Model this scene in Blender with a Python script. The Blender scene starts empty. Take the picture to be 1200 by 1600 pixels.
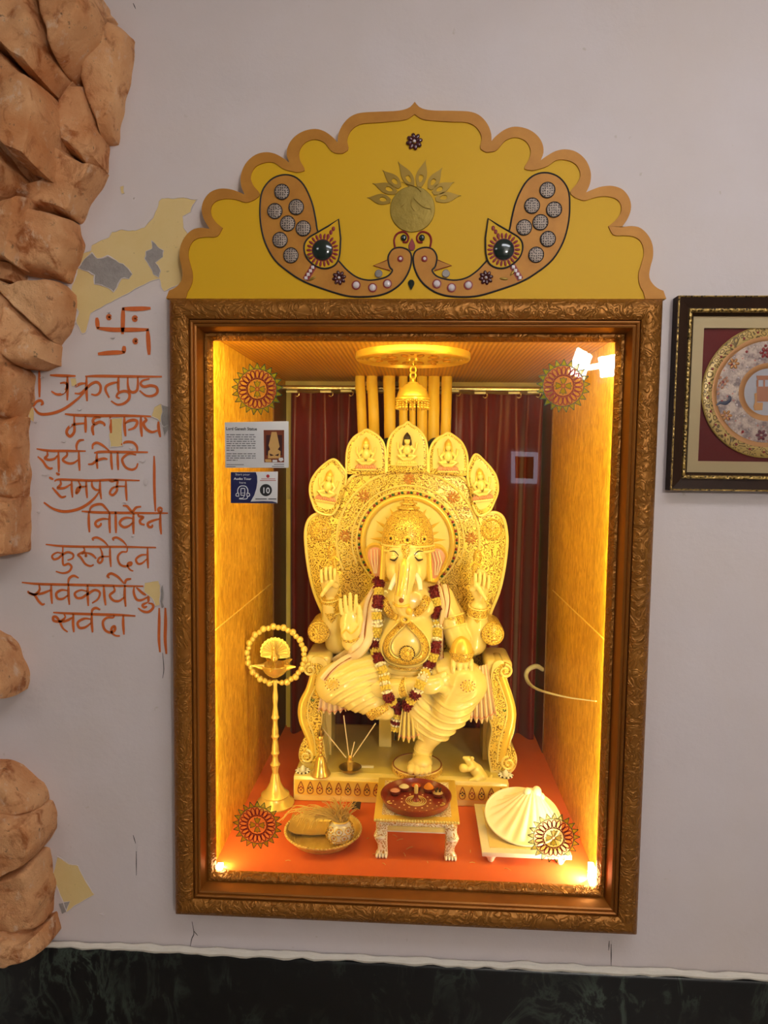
import bpy, bmesh, math, random
import numpy as np
from mathutils import Vector, Matrix, noise, Euler
from mathutils.geometry import tessellate_polygon
random.seed(7)
SC = bpy.context.scene
COL = SC.collection
PI = math.pi

# ------------------------------------------------------------------ camera, world, light, exposure
CAM_F, CAM_P, CAM_Y, CAM_R = 1070.6, -0.0734629, 0.0482344, -0.0122401
CAM_C = Vector((0.01957, -1.63969, 1.42639))
def _rot(p, y, r):
    cp, sp = math.cos(p), math.sin(p); cy, sy = math.cos(y), math.sin(y); cr, sr = math.cos(r), math.sin(r)
    Rz = Matrix(((cy, -sy, 0), (sy, cy, 0), (0, 0, 1)))
    Rx = Matrix(((1, 0, 0), (0, cp, -sp), (0, sp, cp)))
    Ry = Matrix(((cr, 0, sr), (0, 1, 0), (-sr, 0, cr)))
    return Rz @ Rx @ Ry
CAM_M = _rot(CAM_P, CAM_Y, CAM_R)
cam_data = bpy.data.cameras.new('camera'); cam = bpy.data.objects.new('camera', cam_data); COL.objects.link(cam)
cx_, cy_, cz_ = CAM_M.col[0], CAM_M.col[1], CAM_M.col[2]
m4 = Matrix(((cx_[0], cz_[0], -cy_[0]), (cx_[1], cz_[1], -cy_[1]), (cx_[2], cz_[2], -cy_[2]))).to_4x4()
m4.translation = CAM_C
cam.matrix_world = m4
cam_data.sensor_fit = 'HORIZONTAL'; cam_data.sensor_width = 36.0; cam_data.lens = 36.0 * CAM_F / 1200.0
cam_data.clip_start = 0.01
SC.camera = cam
SC.view_settings.view_transform = 'Standard'
SC.view_settings.look = 'None'
SC.view_settings.exposure = 0.0
SC.view_settings.gamma = 1.0
SC.view_settings.use_curve_mapping = False
SC.cycles.use_denoising = True
SC.cycles.max_bounces = 6; SC.cycles.transparent_max_bounces = 12
SC.cycles.sample_clamp_indirect = 6.0
wd = bpy.data.worlds.new('world'); SC.world = wd; wd.use_nodes = True
wd.node_tree.nodes['Background'].inputs[0].default_value = (0.86, 0.88, 1.0, 1)
wd.node_tree.nodes['Background'].inputs[1].default_value = 0.10

def area_light(name, loc, target, sx, sy, power, col, shape='RECTANGLE'):
    l = bpy.data.lights.new(name, 'AREA'); l.shape = shape; l.size = sx; l.size_y = sy
    l.energy = power; l.color = col
    o = bpy.data.objects.new(name, l); COL.objects.link(o)
    o.location = loc
    o.rotation_euler = (Vector(target) - Vector(loc)).to_track_quat('-Z', 'Y').to_euler()
    return o
# the room's floodlight on the far wall (the one the glass mirrors), and the ceiling panel lamps
KEY_POS = Vector((1.35, -3.86, 2.22))
# (the floodlight's own glowing faces light the room: see 'floodlight' below)
area_light('ceiling_lamp_glow', (0.75, -1.5, 2.86), (0.75, -1.2, 0), 1.2, 0.6, 15, (0.90, 0.92, 1.0))
area_light('ceiling_lamp_glow', (-1.6, -2.4, 2.86), (-1.6, -2.2, 0), 0.6, 0.6, 7, (1.0, 0.93, 0.84))
# LED strips behind the frame lip of the lit niche
WARM = (1.0, 0.84, 0.19)
area_light('led_glow', (-0.4775, 0.020, 1.052), (-0.36, 0.70, 1.052), 0.010, 1.27, 1.75, WARM)
area_light('led_glow', (0.4775, 0.020, 1.052), (0.36, 0.70, 1.052), 0.010, 1.27, 2.7, WARM)
area_light('led_glow', (-0.460, 0.016, 0.394), (-0.15, 0.40, 0.55), 0.012, 0.012, 0.25, WARM)
area_light('led_glow', (0.460, 0.020, 0.412), (0.22, 0.28, 0.50), 0.016, 0.040, 1.7, (1.0, 0.86, 0.45))
area_light('led_glow', (0.0, 0.022, 1.716), (0.0, 0.62, 1.0), 0.90, 0.012, 3.1, WARM)

def at(px, py, Y):
    d = CAM_M @ Vector(((px - 600.0) / CAM_F, 1.0, -(py - 800.0) / CAM_F))
    t = (Y - CAM_C.y) / d.y
    return CAM_C + d * t
def atz(px, py, Z):
    d = CAM_M @ Vector(((px - 600.0) / CAM_F, 1.0, -(py - 800.0) / CAM_F))
    t = (Z - CAM_C.z) / d.z
    return CAM_C + d * t
def mpp(Y):
    return (Y - CAM_C.y) / CAM_F

# ------------------------------------------------------------------ mesh helpers
def crom(pts, n=6, closed=False):
    P = [Vector(p) for p in pts]; out = []; N = len(P)
    if N < 3 and not closed: 
        return [P[0].lerp(P[-1], i / n) for i in range(n + 1)]
    rng = range(N if closed else N - 1)
    for i in rng:
        p1 = P[i]; p2 = P[(i + 1) % N]
        p0 = P[(i - 1) % N] if (closed or i > 0) else p1 * 2 - p2
        p3 = P[(i + 2) % N] if (closed or i + 2 < N) else p2 * 2 - p1
        for k in range(n):
            t = k / n
            out.append(0.5 * ((2 * p1) + (p2 - p0) * t + (2 * p0 - 5 * p1 + 4 * p2 - p3) * t * t + (3 * p1 - p0 - 3 * p2 + p3) * t * t * t))
    if not closed: out.append(P[-1].copy())
    return out

def resample(pts, n):
    P = [Vector(p) for p in pts]; L = [0]
    for a, b in zip(P, P[1:]): L.append(L[-1] + (b - a).length)
    out = []; j = 0
    for i in range(n):
        s = L[-1] * i / (n - 1)
        while j < len(P) - 2 and L[j + 1] < s: j += 1
        d = L[j + 1] - L[j]
        out.append(P[j].lerp(P[j + 1], 0 if d == 0 else min(1, (s - L[j]) / d)))
    return out

def woff(o):
    v = Vector((0, 0, 0))
    while o is not None:
        v += o.location; o = o.parent
    return v

class MB:
    def __init__(s): s.v = []; s.f = []; s.mi = []
    def add(s, vs, fs, mi=0):
        b = len(s.v); s.v += [tuple(v) for v in vs]
        for f in fs: s.f.append(tuple(i + b for i in f)); s.mi.append(mi)
        return s
    def box(s, x0, x1, y0, y1, z0, z1, mi=0, M=None):
        vs = [Vector((x, y, z)) for x in (x0, x1) for y in (y0, y1) for z in (z0, z1)]
        if M is not None: vs = [M @ v for v in vs]
        return s.add(vs, [(0, 1, 3, 2), (4, 6, 7, 5), (0, 4, 5, 1), (2, 3, 7, 6), (0, 2, 6, 4), (1, 5, 7, 3)], mi)
    def tube(s, pts, r, n=8, closed=False, mi=0, flat=1.0, up=None):
        P = [Vector(p) for p in pts]; N = len(P)
        R = list(r) if hasattr(r, '__len__') else [r] * N
        if len(R) != N:
            R = list(np.interp(np.linspace(0, 1, N), np.linspace(0, 1, len(R)), R))
        T = []
        for i in range(N):
            a = P[(i - 1) % N] if (closed or i > 0) else P[i]
            b = P[(i + 1) % N] if (closed or i < N - 1) else P[i]
            t = b - a
            T.append(t.normalized() if t.length > 1e-9 else (T[-1] if T else Vector((0, 0, 1))))
        u = Vector(up) if up is not None else (Vector((0, -1, 0)) if abs(T[0].y) < 0.9 else Vector((1, 0, 0)))
        vs = []; 
        for i in range(N):
            if up is not None: u = Vector(up)
            u = u - T[i] * u.dot(T[i])
            if u.length < 1e-6: u = T[i].orthogonal()
            u.normalize(); w = T[i].cross(u)
            for k in range(n):
                a = 2 * PI * k / n
                vs.append(P[i] + (u * math.cos(a) * flat + w * math.sin(a)) * R[i])
        fs = []
        for i in range(N if closed else N - 1):
            j = (i + 1) % N
            for k in range(n):
                l = (k + 1) % n
                fs.append((i * n + k, i * n + l, j * n + l, j * n + k))
        if not closed:
            fs.append(tuple(range(n - 1, -1, -1))); fs.append(tuple((N - 1) * n + k for k in range(n)))
        return s.add(vs, fs, mi)
    def lathe(s, prof, c=(0, 0, 0), n=32, axis='z', mi=0, M=None, sx=1.0, sy=1.0, cap=True):
        c = Vector(c); vs = []; fs = []; N = len(prof)
        for (r, h) in prof:
            for k in range(n):
                a = 2 * PI * k / n
                x, y = r * math.cos(a) * sx, r * math.sin(a) * sy
                v = Vector((x, y, h)) if axis == 'z' else (Vector((x, -h, y)) if axis == 'y' else Vector((h, x, y)))
                vs.append((M @ v if M is not None else v) + c)
        for i in range(N - 1):
            for k in range(n):
                l = (k + 1) % n
                fs.append((i * n + k, i * n + l, (i + 1) * n + l, (i + 1) * n + k))
        if cap and prof[0][0] > 1e-6: fs.append(tuple(range(n - 1, -1, -1)))
        if cap and prof[-1][0] > 1e-6: fs.append(tuple((N - 1) * n + k for k in range(n)))
        return s.add(vs, fs, mi)
    def ell(s, c, r, nu=16, nv=10, M=None, mi=0):
        if not hasattr(r, '__len__'): r = (r, r, r)
        c = Vector(c); vs = [Vector((0, 0, -r[2]))]; fs = []
        for j in range(1, nv):
            t = -PI / 2 + PI * j / nv
            for k in range(nu):
                a = 2 * PI * k / nu
                vs.append(Vector((r[0] * math.cos(t) * math.cos(a), r[1] * math.cos(t) * math.sin(a), r[2] * math.sin(t))))
        vs.append(Vector((0, 0, r[2])))
        for k in range(nu):
            l = (k + 1) % nu
            fs.append((0, 1 + l, 1 + k))
            for j in range(nv - 2):
                fs.append((1 + j * nu + k, 1 + j * nu + l, 1 + (j + 1) * nu + l, 1 + (j + 1) * nu + k))
            fs.append((1 + (nv - 2) * nu + k, 1 + (nv - 2) * nu + l, len(vs) - 1))
        vs = [(M @ v if M is not None else v) + c for v in vs]
        return s.add(vs, fs, mi)
    def prism(s, poly, y0, y1, mi=0):
        """poly: (x,z) or Vector points; y0 is the front (towards the room), y1 the back"""
        P = [(p[0], p[-1]) for p in poly]
        ar = sum(P[i][0] * P[(i + 1) % len(P)][1] - P[(i + 1) % len(P)][0] * P[i][1] for i in range(len(P)))
        if ar < 0: P = P[::-1]
        n = len(P)
        tri = tessellate_polygon([[Vector((p[0], p[1], 0)) for p in P]])
        vs = [(x, y0, z) for x, z in P] + [(x, y1, z) for x, z in P]
        fs = []
        for t in tri:
            a, b, c = t
            q = (P[b][0] - P[a][0]) * (P[c][1] - P[a][1]) - (P[c][0] - P[a][0]) * (P[b][1] - P[a][1])
            if q < 0: a, c = c, a
            fs.append((a, b, c)); fs.append((c + n, b + n, a + n))
        for i in range(n):
            j = (i + 1) % n
            fs.append((i, i + n, j + n, j))
        return s.add(vs, fs, mi)
    def ring_prism(s, outer, inner, y0, y1, mi=0, closed=True):
        """flat band between two matching outlines"""
        n = len(outer); O = [(p[0], p[-1]) for p in outer]; I = [(p[0], p[-1]) for p in inner]
        vs = [(x, y0, z) for x, z in O] + [(x, y0, z) for x, z in I] + [(x, y1, z) for x, z in O] + [(x, y1, z) for x, z in I]
        fs = []
        for i in range(n if closed else n - 1):
            j = (i + 1) % n
            fs += [(i, j, n + j, n + i), (i, 2 * n + i, 2 * n + j, j), (n + i, n + j, 3 * n + j, 3 * n + i), (2 * n + i, 3 * n + i, 3 * n + j, 2 * n + j)]
        return s.add(vs, fs, mi)
    def ribbon(s, pts, w, Y, mi=0):
        """brush stroke lying in the plane y = Y"""
        P = [Vector((p[0], 0, p[-1])) for p in pts]; N = len(P)
        W = list(w) if hasattr(w, '__len__') else [w] * N
        if len(W) != N: W = list(np.interp(np.linspace(0, 1, N), np.linspace(0, 1, len(W)), W))
        vs = []
        for i in range(N):
            t = (P[min(i + 1, N - 1)] - P[max(i - 1, 0)])
            t = t.normalized() if t.length > 1e-9 else Vector((1, 0, 0))
            n_ = Vector((-t.z, 0, t.x)) * W[i] * 0.5
            vs += [(P[i].x + n_.x, Y, P[i].z + n_.z), (P[i].x - n_.x, Y, P[i].z - n_.z)]
        fs = [(2 * i, 2 * i + 1, 2 * i + 3, 2 * i + 2) for i in range(N - 1)]
        return s.add(vs, fs, mi)
    def build(s, name, mat, parent=None, smooth=True, ang=38, bevel=0, seg=2, fixn=True, local=False):
        me = bpy.data.meshes.new(name)
        off = woff(parent) if (parent is not None and not local) else Vector((0, 0, 0))
        vs = [(v[0] - off.x, v[1] - off.y, v[2] - off.z) for v in s.v]
        me.from_pydata(vs, [], s.f)
        mats = mat if isinstance(mat, (list, tuple)) else [mat]
        for m in mats: me.materials.append(m)
        if len(mats) > 1: me.polygons.foreach_set('material_index', s.mi)
        if bevel or fixn:
            bm = bmesh.new(); bm.from_mesh(me)
            if fixn: bmesh.ops.recalc_face_normals(bm, faces=bm.faces)
            if bevel:
                es = [e for e in bm.edges if len(e.link_faces) == 2 and e.calc_face_angle(0) > 0.5]
                bmesh.ops.bevel(bm, geom=es, offset=bevel, segments=seg, profile=0.5, affect='EDGES', clamp_overlap=True)
            bm.to_mesh(me); bm.free()
        if smooth:
            me.polygons.foreach_set('use_smooth', [True] * len(me.polygons))
            me.set_sharp_from_angle(angle=math.radians(ang))
        me.update()
        o = bpy.data.objects.new(name, me); COL.objects.link(o)
        if parent is not None: o.parent = parent
        return o

def mesh_np(name, V, F, mat, parent=None, smooth=True):
    off = woff(parent) if parent is not None else Vector((0, 0, 0))
    me = bpy.data.meshes.new(name)
    me.from_pydata((np.asarray(V) - np.array(off)).tolist(), [], np.asarray(F).tolist())
    me.materials.append(mat)
    if smooth: me.polygons.foreach_set('use_smooth', [True] * len(me.polygons))
    me.update()
    o = bpy.data.objects.new(name, me); COL.objects.link(o)
    if parent is not None: o.parent = parent
    return o

def tag(o, label=None, cat=None, group=None, kind=None):
    if label: o['label'] = label
    if cat: o['category'] = cat
    if group: o['group'] = group
    if kind: o['kind'] = kind
    return o
def thing(name, label, cat, loc=(0, 0, 0), group=None):
    o = bpy.data.objects.new(name, None); COL.objects.link(o); o.location = loc; o.empty_display_size = 0.02
    return tag(o, label, cat, group)
def dup(root, loc, label=None, rotz=None, scale=None):
    r = root.copy(); COL.objects.link(r); r.location = loc
    if rotz is not None: r.rotation_euler = (0, 0, rotz)
    if scale is not None: r.scale = scale
    if label: r['label'] = label
    for ch in list(root.children):
        c = ch.copy(); COL.objects.link(c); c.parent = r
        for g in list(ch.children):
            d = g.copy(); COL.objects.link(d); d.parent = c
    return r

# ------------------------------------------------------------------ materials
def srgb(r, g, b):
    f = lambda c: (c / 255 / 12.92) if c / 255 <= 0.04045 else ((c / 255 + 0.055) / 1.055) ** 2.4
    return (f(r), f(g), f(b), 1.0)
class NT:
    def __init__(s, name):
        s.m = bpy.data.materials.new(name); s.m.use_nodes = True
        s.t = s.m.node_tree; s.b = s.t.nodes['Principled BSDF']; s.out = s.t.nodes['Material Output']
        s.tc = None
    def n(s, typ, **kw):
        nd = s.t.nodes.new(typ)
        for k, v in kw.items():
            if k in nd.inputs.keys(): 
                i = nd.inputs[k]
                if hasattr(v, 'is_output') or isinstance(v, bpy.types.NodeSocket): s.t.links.new(v, i)
                else: i.default_value = v
            else: setattr(nd, k, v)
        return nd
    def link(s, a, b): s.t.links.new(a, b)
    def co(s, scale=(1, 1, 1), rot=(0, 0, 0)):
        if s.tc is None: s.tc = s.t.nodes.new('ShaderNodeTexCoord')
        mp = s.n('ShaderNodeMapping'); s.link(s.tc.outputs['Object'], mp.inputs['Vector'])
        mp.inputs['Scale'].default_value = scale; mp.inputs['Rotation'].default_value = rot
        return mp.outputs['Vector']
    def noise(s, sc, detail=4, rough=0.55, scale=(1, 1, 1), dist=0.0, vec=None):
        nd = s.n('ShaderNodeTexNoise', Scale=sc, Detail=detail, Roughness=rough, Distortion=dist)
        s.link(vec if vec is not None else s.co(scale), nd.inputs['Vector']); return nd.outputs['Fac']
    def voro(s, sc, feature='F1', scale=(1, 1, 1), vec=None, rnd=1.0):
        nd = s.n('ShaderNodeTexVoronoi', feature=feature); nd.inputs['Scale'].default_value = sc; nd.inputs['Randomness'].default_value = rnd
        s.link(vec if vec is not None else s.co(scale), nd.inputs['Vector']); return nd.outputs['Distance']
    def wave(s, sc, dist=0.0, dsc=1.0, scale=(1, 1, 1), typ='BANDS', d='X', vec=None):
        nd = s.n('ShaderNodeTexWave', wave_type=typ, Scale=sc, Distortion=dist); nd.inputs['Detail Scale'].default_value = dsc
        if typ == 'BANDS': nd.bands_direction = d
        s.link(vec if vec is not None else s.co(scale), nd.inputs['Vector']); return nd.outputs['Fac']
    def ramp(s, fac, stops, interp='LINEAR'):
        nd = s.t.nodes.new('ShaderNodeValToRGB'); nd.color_ramp.interpolation = interp
        e = nd.color_ramp.elements
        while len(e) < len(stops): e.new(0.5)
        for el, (p, c) in zip(e, stops):
            el.position = p; el.color = c if hasattr(c, '__len__') else (c, c, c, 1)
        s.link(fac, nd.inputs['Fac']); return nd.outputs['Color']
    def mix(s, fac, a, b, mode='MIX'):
        nd = s.t.nodes.new('ShaderNodeMix'); nd.data_type = 'RGBA'; nd.blend_type = mode
        for i, v in ((0, fac), (6, a), (7, b)):
            if isinstance(v, bpy.types.NodeSocket): s.link(v, nd.inputs[i])
            else: nd.inputs[i].default_value = v
        return nd.outputs[2]
    def math(s, op, a, b=None):
        nd = s.t.nodes.new('ShaderNodeMath'); nd.operation = op
        for i, v in ((0, a), (1, b)):
            if v is None: continue
            if isinstance(v, bpy.types.NodeSocket): s.link(v, nd.inputs[i])
            else: nd.inputs[i].default_value = v
        return nd.outputs[0]
    def bump(s, h, st=0.3, dist=0.002, prev=None):
        nd = s.n('ShaderNodeBump', Strength=st, Distance=dist); s.link(h, nd.inputs['Height'])
        if prev is not None: s.link(prev, nd.inputs['Normal'])
        s.link(nd.outputs['Normal'], s.b.inputs['Normal']); return nd.outputs['Normal']
    def col(s, c):
        if isinstance(c, bpy.types.NodeSocket): s.link(c, s.b.inputs['Base Color'])
        else: s.b.inputs['Base Color'].default_value = c
        return s
    def set(s, rough=None, metal=None, spec=None, coat=None):
        if rough is not None: s.b.inputs['Roughness'].default_value = rough
        if metal is not None: s.b.inputs['Metallic'].default_value = metal
        if spec is not None: s.b.inputs['Specular IOR Level'].default_value = spec
        if coat is not None: s.b.inputs['Coat Weight'].default_value = coat; s.b.inputs['Coat Roughness'].default_value = 0.15
        return s
MATS = {}
def flat(name, c, rough=0.5, metal=0.0, var=0.12, vs=40, bump=0.0, spec=None, coat=None):
    """plain procedural material: a colour with a little noise in it"""
    if name in MATS: return MATS[name]
    n = NT(name); c2 = tuple(max(0, x * (1 - var)) for x in c[:3]) + (1,)
    f = n.noise(vs, 3); n.col(n.mix(f, c2, c)); n.set(rough, metal, spec, coat)
    if bump: n.bump(n.noise(vs * 3, 3), bump)
    MATS[name] = n.m; return n.m
# ------------------------------------------------------------------ materials of the setting
n = NT('plaster')
st = n.ramp(n.noise(2.2, 5, 0.6), [(0.40, 0), (0.72, 1)])
c = n.mix(n.noise(6, 4), srgb(203, 192, 190), srgb(214, 204, 204))
c = n.mix(n.math('MULTIPLY', st, 0.35), c, srgb(205, 188, 170))
sm = n.ramp(n.noise(38, 3, 0.5), [(0.71, 0), (0.76, 1)])
c = n.mix(n.math('MULTIPLY', sm, 0.5), c, srgb(180, 168, 150))
n.col(c).set(0.62, 0, 0.35)
b1 = n.bump(n.noise(9, 6, 0.65), 0.35, 0.006)
n.bump(n.noise(70, 4, 0.6), 0.25, 0.0012, b1)
M_PLASTER = n.m
n = NT('black_marble')
v1 = n.ramp(n.noise(7, 8, 0.62, scale=(1.4, 1, 0.8), dist=1.6), [(0.50, 0), (0.56, 1), (0.62, 0)])
v2 = n.ramp(n.noise(26, 6, 0.7, dist=0.8), [(0.60, 0), (0.78, 1)])
v3 = n.ramp(n.noise(3.2, 4, 0.6), [(0.42, 0), (0.68, 1)])
c = n.mix(n.math('MULTIPLY', v2, v3), srgb(9, 10, 10), srgb(42, 52, 42))
c = n.mix(n.math('MULTIPLY', n.math('MULTIPLY', v1, v3), 0.5), c, srgb(84, 96, 84))
n.col(c).set(0.32, 0, 0.4); M_MARBLE = n.m
n = NT('gold_wallpaper')
f = n.noise(60, 4, 0.6, scale=(1, 1, 0.34), dist=1.4)
c = n.mix(n.ramp(f, [(0.38, 0), (0.66, 1)]), srgb(208, 150, 30), srgb(250, 202, 76))
n.col(c).set(0.45, 0.25); n.bump(n.noise(80, 4, 0.6, scale=(1, 1, 0.40), dist=1.6), 0.8, 0.004); M_WALLPAPER = n.m
n = NT('gold_cane_ceiling')
w1 = n.wave(26, 0, scale=(1, 1, 1), d='X'); w2 = n.wave(26, 0, d='Y')
h = n.math('MULTIPLY', w1, w2)
n.col(n.mix(h, srgb(176, 116, 28), srgb(240, 178, 66))).set(0.4, 0.35); n.bump(h, 0.7, 0.003); M_CANE = n.m
n = NT('orange_felt')
f = n.noise(5, 4); n.col(n.mix(f, srgb(204, 94, 38), srgb(222, 106, 48))).set(0.85); n.bump(n.noise(160, 3), 0.2, 0.001); M_FELT = n.m
n = NT('embossed_copper')
vo = n.voro(72, 'SMOOTH_F1', vec=n.n('ShaderNodeVectorMath', operation='ADD').outputs[0])
t = n.t; va = vo.node.inputs['Vector'].links[0].from_node
ns = n.n('ShaderNodeTexNoise', Scale=14.0, Detail=2.0); n.link(n.co(), ns.inputs['Vector'])
sc_ = n.n('ShaderNodeVectorMath', operation='SCALE'); n.link(ns.outputs['Color'], sc_.inputs[0]); sc_.inputs['Scale'].default_value = 0.11
n.link(n.co(), va.inputs[0]); n.link(sc_.outputs[0], va.inputs[1])
wv = n.ramp(n.math('FRACT', n.math('MULTIPLY', vo, 3.4)), [(0.0, 0), (0.18, 1), (0.5, 0.25), (1, 0)])
c = n.mix(n.noise(12, 4), srgb(126, 76, 22), srgb(164, 108, 38))
n.col(n.mix(n.math('MULTIPLY', wv, 0.25), c, srgb(190, 128, 56))).set(0.45, 0.6); n.bump(wv, 0.8, 0.0026); M_EMBOSS = n.m
n = NT('copper_moulding')
c = n.mix(n.noise(10, 4, scale=(1, 1, 0.3)), srgb(120, 68, 18), srgb(158, 100, 34))
n.col(c).set(0.42, 0.6); n.bump(n.noise(60, 3), 0.15, 0.001); M_MOULD = n.m
n = NT('clear_glass')
tr = n.n('ShaderNodeBsdfTransparent'); gl = n.n('ShaderNodeBsdfGlossy', Roughness=0.0); fr = n.n('ShaderNodeFresnel', IOR=1.5)
mx = n.n('ShaderNodeMixShader'); n.link(fr.outputs[0], mx.inputs[0]); n.link(tr.outputs[0], mx.inputs[1]); n.link(gl.outputs[0], mx.inputs[2])
n.link(mx.outputs[0], n.out.inputs['Surface']); M_GLASS = n.m
def emis(name, c, s):
    n = NT(name); n.col((0.8, 0.8, 0.8, 1)); n.b.inputs['Emission Color'].default_value = (*c[:3], 1); n.b.inputs['Emission Strength'].default_value = s; return n.m
M_LED = emis('led_strip_light', (1.0, 0.80, 0.36), 14)
M_FLOOD = emis('floodlight_face', (1.0, 0.95, 0.89), 200)
M_PANEL = emis('ceiling_panel_light', (0.93, 0.95, 1.0), 4)
M_OLDPAINT = None
n = NT('old_yellow_paint')
c = n.mix(n.noise(16, 5, 0.6), srgb(212, 182, 116), srgb(222, 198, 142)); d_ = n.ramp(n.noise(90, 4, 0.6), [(0.66, 0), (0.72, 1)])
n.col(n.mix(n.math('MULTIPLY', d_, 0.6), c, srgb(150, 132, 96))).set(0.8); n.bump(n.noise(60, 5, 0.6), 0.3, 0.002); M_OLDPAINT = n.m
n = NT('bare_cement')
n.col(n.mix(n.noise(30, 6, 0.65), srgb(120, 114, 110), srgb(176, 168, 162))).set(0.9); n.bump(n.noise(60, 6, 0.7), 0.8, 0.005); M_CEMENT = n.m
M_WHITE = flat('white_paint', srgb(226, 222, 218), 0.6, bump=0.1)
M_TILE = flat('beige_floor_tile', srgb(150, 140, 128), 0.4, vs=3)
M_ROOMWALL = flat('room_paint', srgb(176, 170, 164), 0.7, vs=3)
M_DARKGAP = flat('dark_crack', srgb(40, 32, 28), 0.9)

OX, OZ0, OZ1, DEP = 0.4743, 0.3878, 1.7141, 0.9645     # lit niche: half width, floor, ceiling, depth
FX, FZ0, FZ1, FY = 0.565, 0.30, 1.80, -0.062           # display frame

# ------------------------------------------------------------------ the room
def struct(name, mb, m, parent=None, **k):
    o = mb.build(name, m, parent, **k)
    if parent is None: o['kind'] = 'structure'
    return o
wall = MB()
xs = [-3.0, -OX, OX, 3.0]; zs = [-0.10, OZ0, OZ1, 2.90]
vs = [(x, 0, z) for x in xs for z in zs]; fs = []
for i in range(3):
    for j in range(3):
        if i == 1 and j == 1: continue
        a = i * 4 + j; fs.append((a, a + 4, a + 5, a + 1))
wall.add(vs, fs)
WALL = struct('wall_front', wall, M_PLASTER, smooth=False, fixn=False)
struct('floor', MB().box(-3, 3, -4, 0, -0.16, -0.10), M_TILE, smooth=False)
struct('ceiling', MB().box(-3, 3, -4, 0, 2.90, 2.96), M_WHITE, smooth=False)
struct('wall_rear', MB().box(-3, 3, -4.08, -4.0, -0.1, 2.9), M_ROOMWALL, smooth=False)
struct('wall_room_left', MB().box(-3.08, -3.0, -4, 0, -0.1, 2.9), M_ROOMWALL, smooth=False)
struct('wall_room_right', MB().box(3.0, 3.08, -4, 0, -0.1, 2.9), M_ROOMWALL, smooth=False)

# marble skirting that swings out round the rock pillar, with a bead of white filler on top
pL0 = atz(-60, 1512, 0.178); pL1 = atz(0, 1499, 0.178); pL2 = atz(45, 1486, 0.178); pL3 = atz(82, 1478, 0.178)
plan = [(pL0.x - .05, pL0.y - .03), (pL0.x, pL0.y), (pL1.x, pL1.y), (pL2.x, pL2.y), (pL3.x, min(-0.022, pL3.y)), (pL3.x + .06, -0.022), (-0.3, -0.022), (0.3, -0.022), (0.7, -0.022), (2.9, -0.022)]
sk = MB(); v = []; f = []
for (x, y) in plan: v += [(x, y, -0.10), (x, y, 0.170), (x, y + 0.004, 0.176), (x, 0.0, 0.178)]
for i in range(len(plan) - 1):
    for k in range(3): f.append((i * 4 + k, i * 4 + 4 + k, i * 4 + 5 + k, i * 4 + 1 + k))
sk.add(v, f); struct('baseboard_front', sk, M_MARBLE)
bead = MB(); rr = []; bp = []
for p in resample(crom([(x, y + 0.010, 0.183) for x, y in plan], 4), 260):
    bp.append(p + Vector((0, 0.002 * noise.noise(p * 30), 0.004 * noise.noise(p * 22)))); rr.append(0.0085 + 0.004 * noise.noise(p * 26))
bead.tube(bp, rr, 8); struct('trim_1', bead, flat('white_filler', srgb(222, 214, 200), 0.7, bump=0.4))

# niche shell (a little wider than the frame opening, so that the LED tapes sit out of sight behind the lip)
NX, NZ1 = OX + .012, OZ1 + .012
nl = MB().box(-NX - .03, -NX, 0.0, DEP, OZ0 - .03, NZ1 + .03); struct('wall_left', nl, M_WALLPAPER, smooth=False)
nr = MB().box(NX, NX + .03, 0.0, DEP, OZ0 - .03, NZ1 + .03); struct('wall_right', nr, M_WALLPAPER, smooth=False)
struct('wall_back', MB().box(-NX - .03, NX + .03, DEP, DEP + .03, OZ0 - .03, NZ1 + .03), flat('cream_board', srgb(226, 204, 150), 0.7), smooth=False)
struct('ceiling_niche', MB().box(-NX, NX, 0.0, DEP, NZ1, NZ1 + .03), M_CANE, smooth=False)
struct('floor_niche', MB().box(-NX, NX, 0.0, DEP, OZ0 - .03, OZ0), M_FELT, smooth=False)
# wallpaper joints on the side walls, and the darker plywood strip near the back of each side wall
M_JOINT = flat('wallpaper_joint', srgb(250, 214, 110), 0.4)
M_PLY = flat('brown_plywood', srgb(120, 74, 22), 0.5, 0.1, 0.4, 22)
for s, nm in ((-1, 'trim_2'), (1, 'trim_3')):
    z = at(336, 992, 0.0).z
    struct(nm, MB().box(s * NX - .0015, s * NX + .0015, 0.004, 0.70, z - 0.0016, z + 0.0016), M_JOINT, smooth=False)
struct('trim_4', MB().box(-NX, -NX + .004, 0.74, DEP, OZ0, OZ1 - .02), M_PLY, smooth=False)
struct('trim_5', MB().box(NX - .004, NX, 0.78, DEP, OZ0, OZ1 - .02), M_PLY, smooth=False)
# glass
win = MB().box(-OX + .0, OX - .0, 0.0, 0.0008, OZ0, OZ1)
WIN = MB().add([(-OX, 0.0, OZ0), (OX, 0.0, OZ0), (OX, 0.0, OZ1), (-OX, 0.0, OZ1)], [(0, 1, 2, 3)])
struct('window_1', WIN, M_GLASS, smooth=False, fixn=False)

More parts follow.
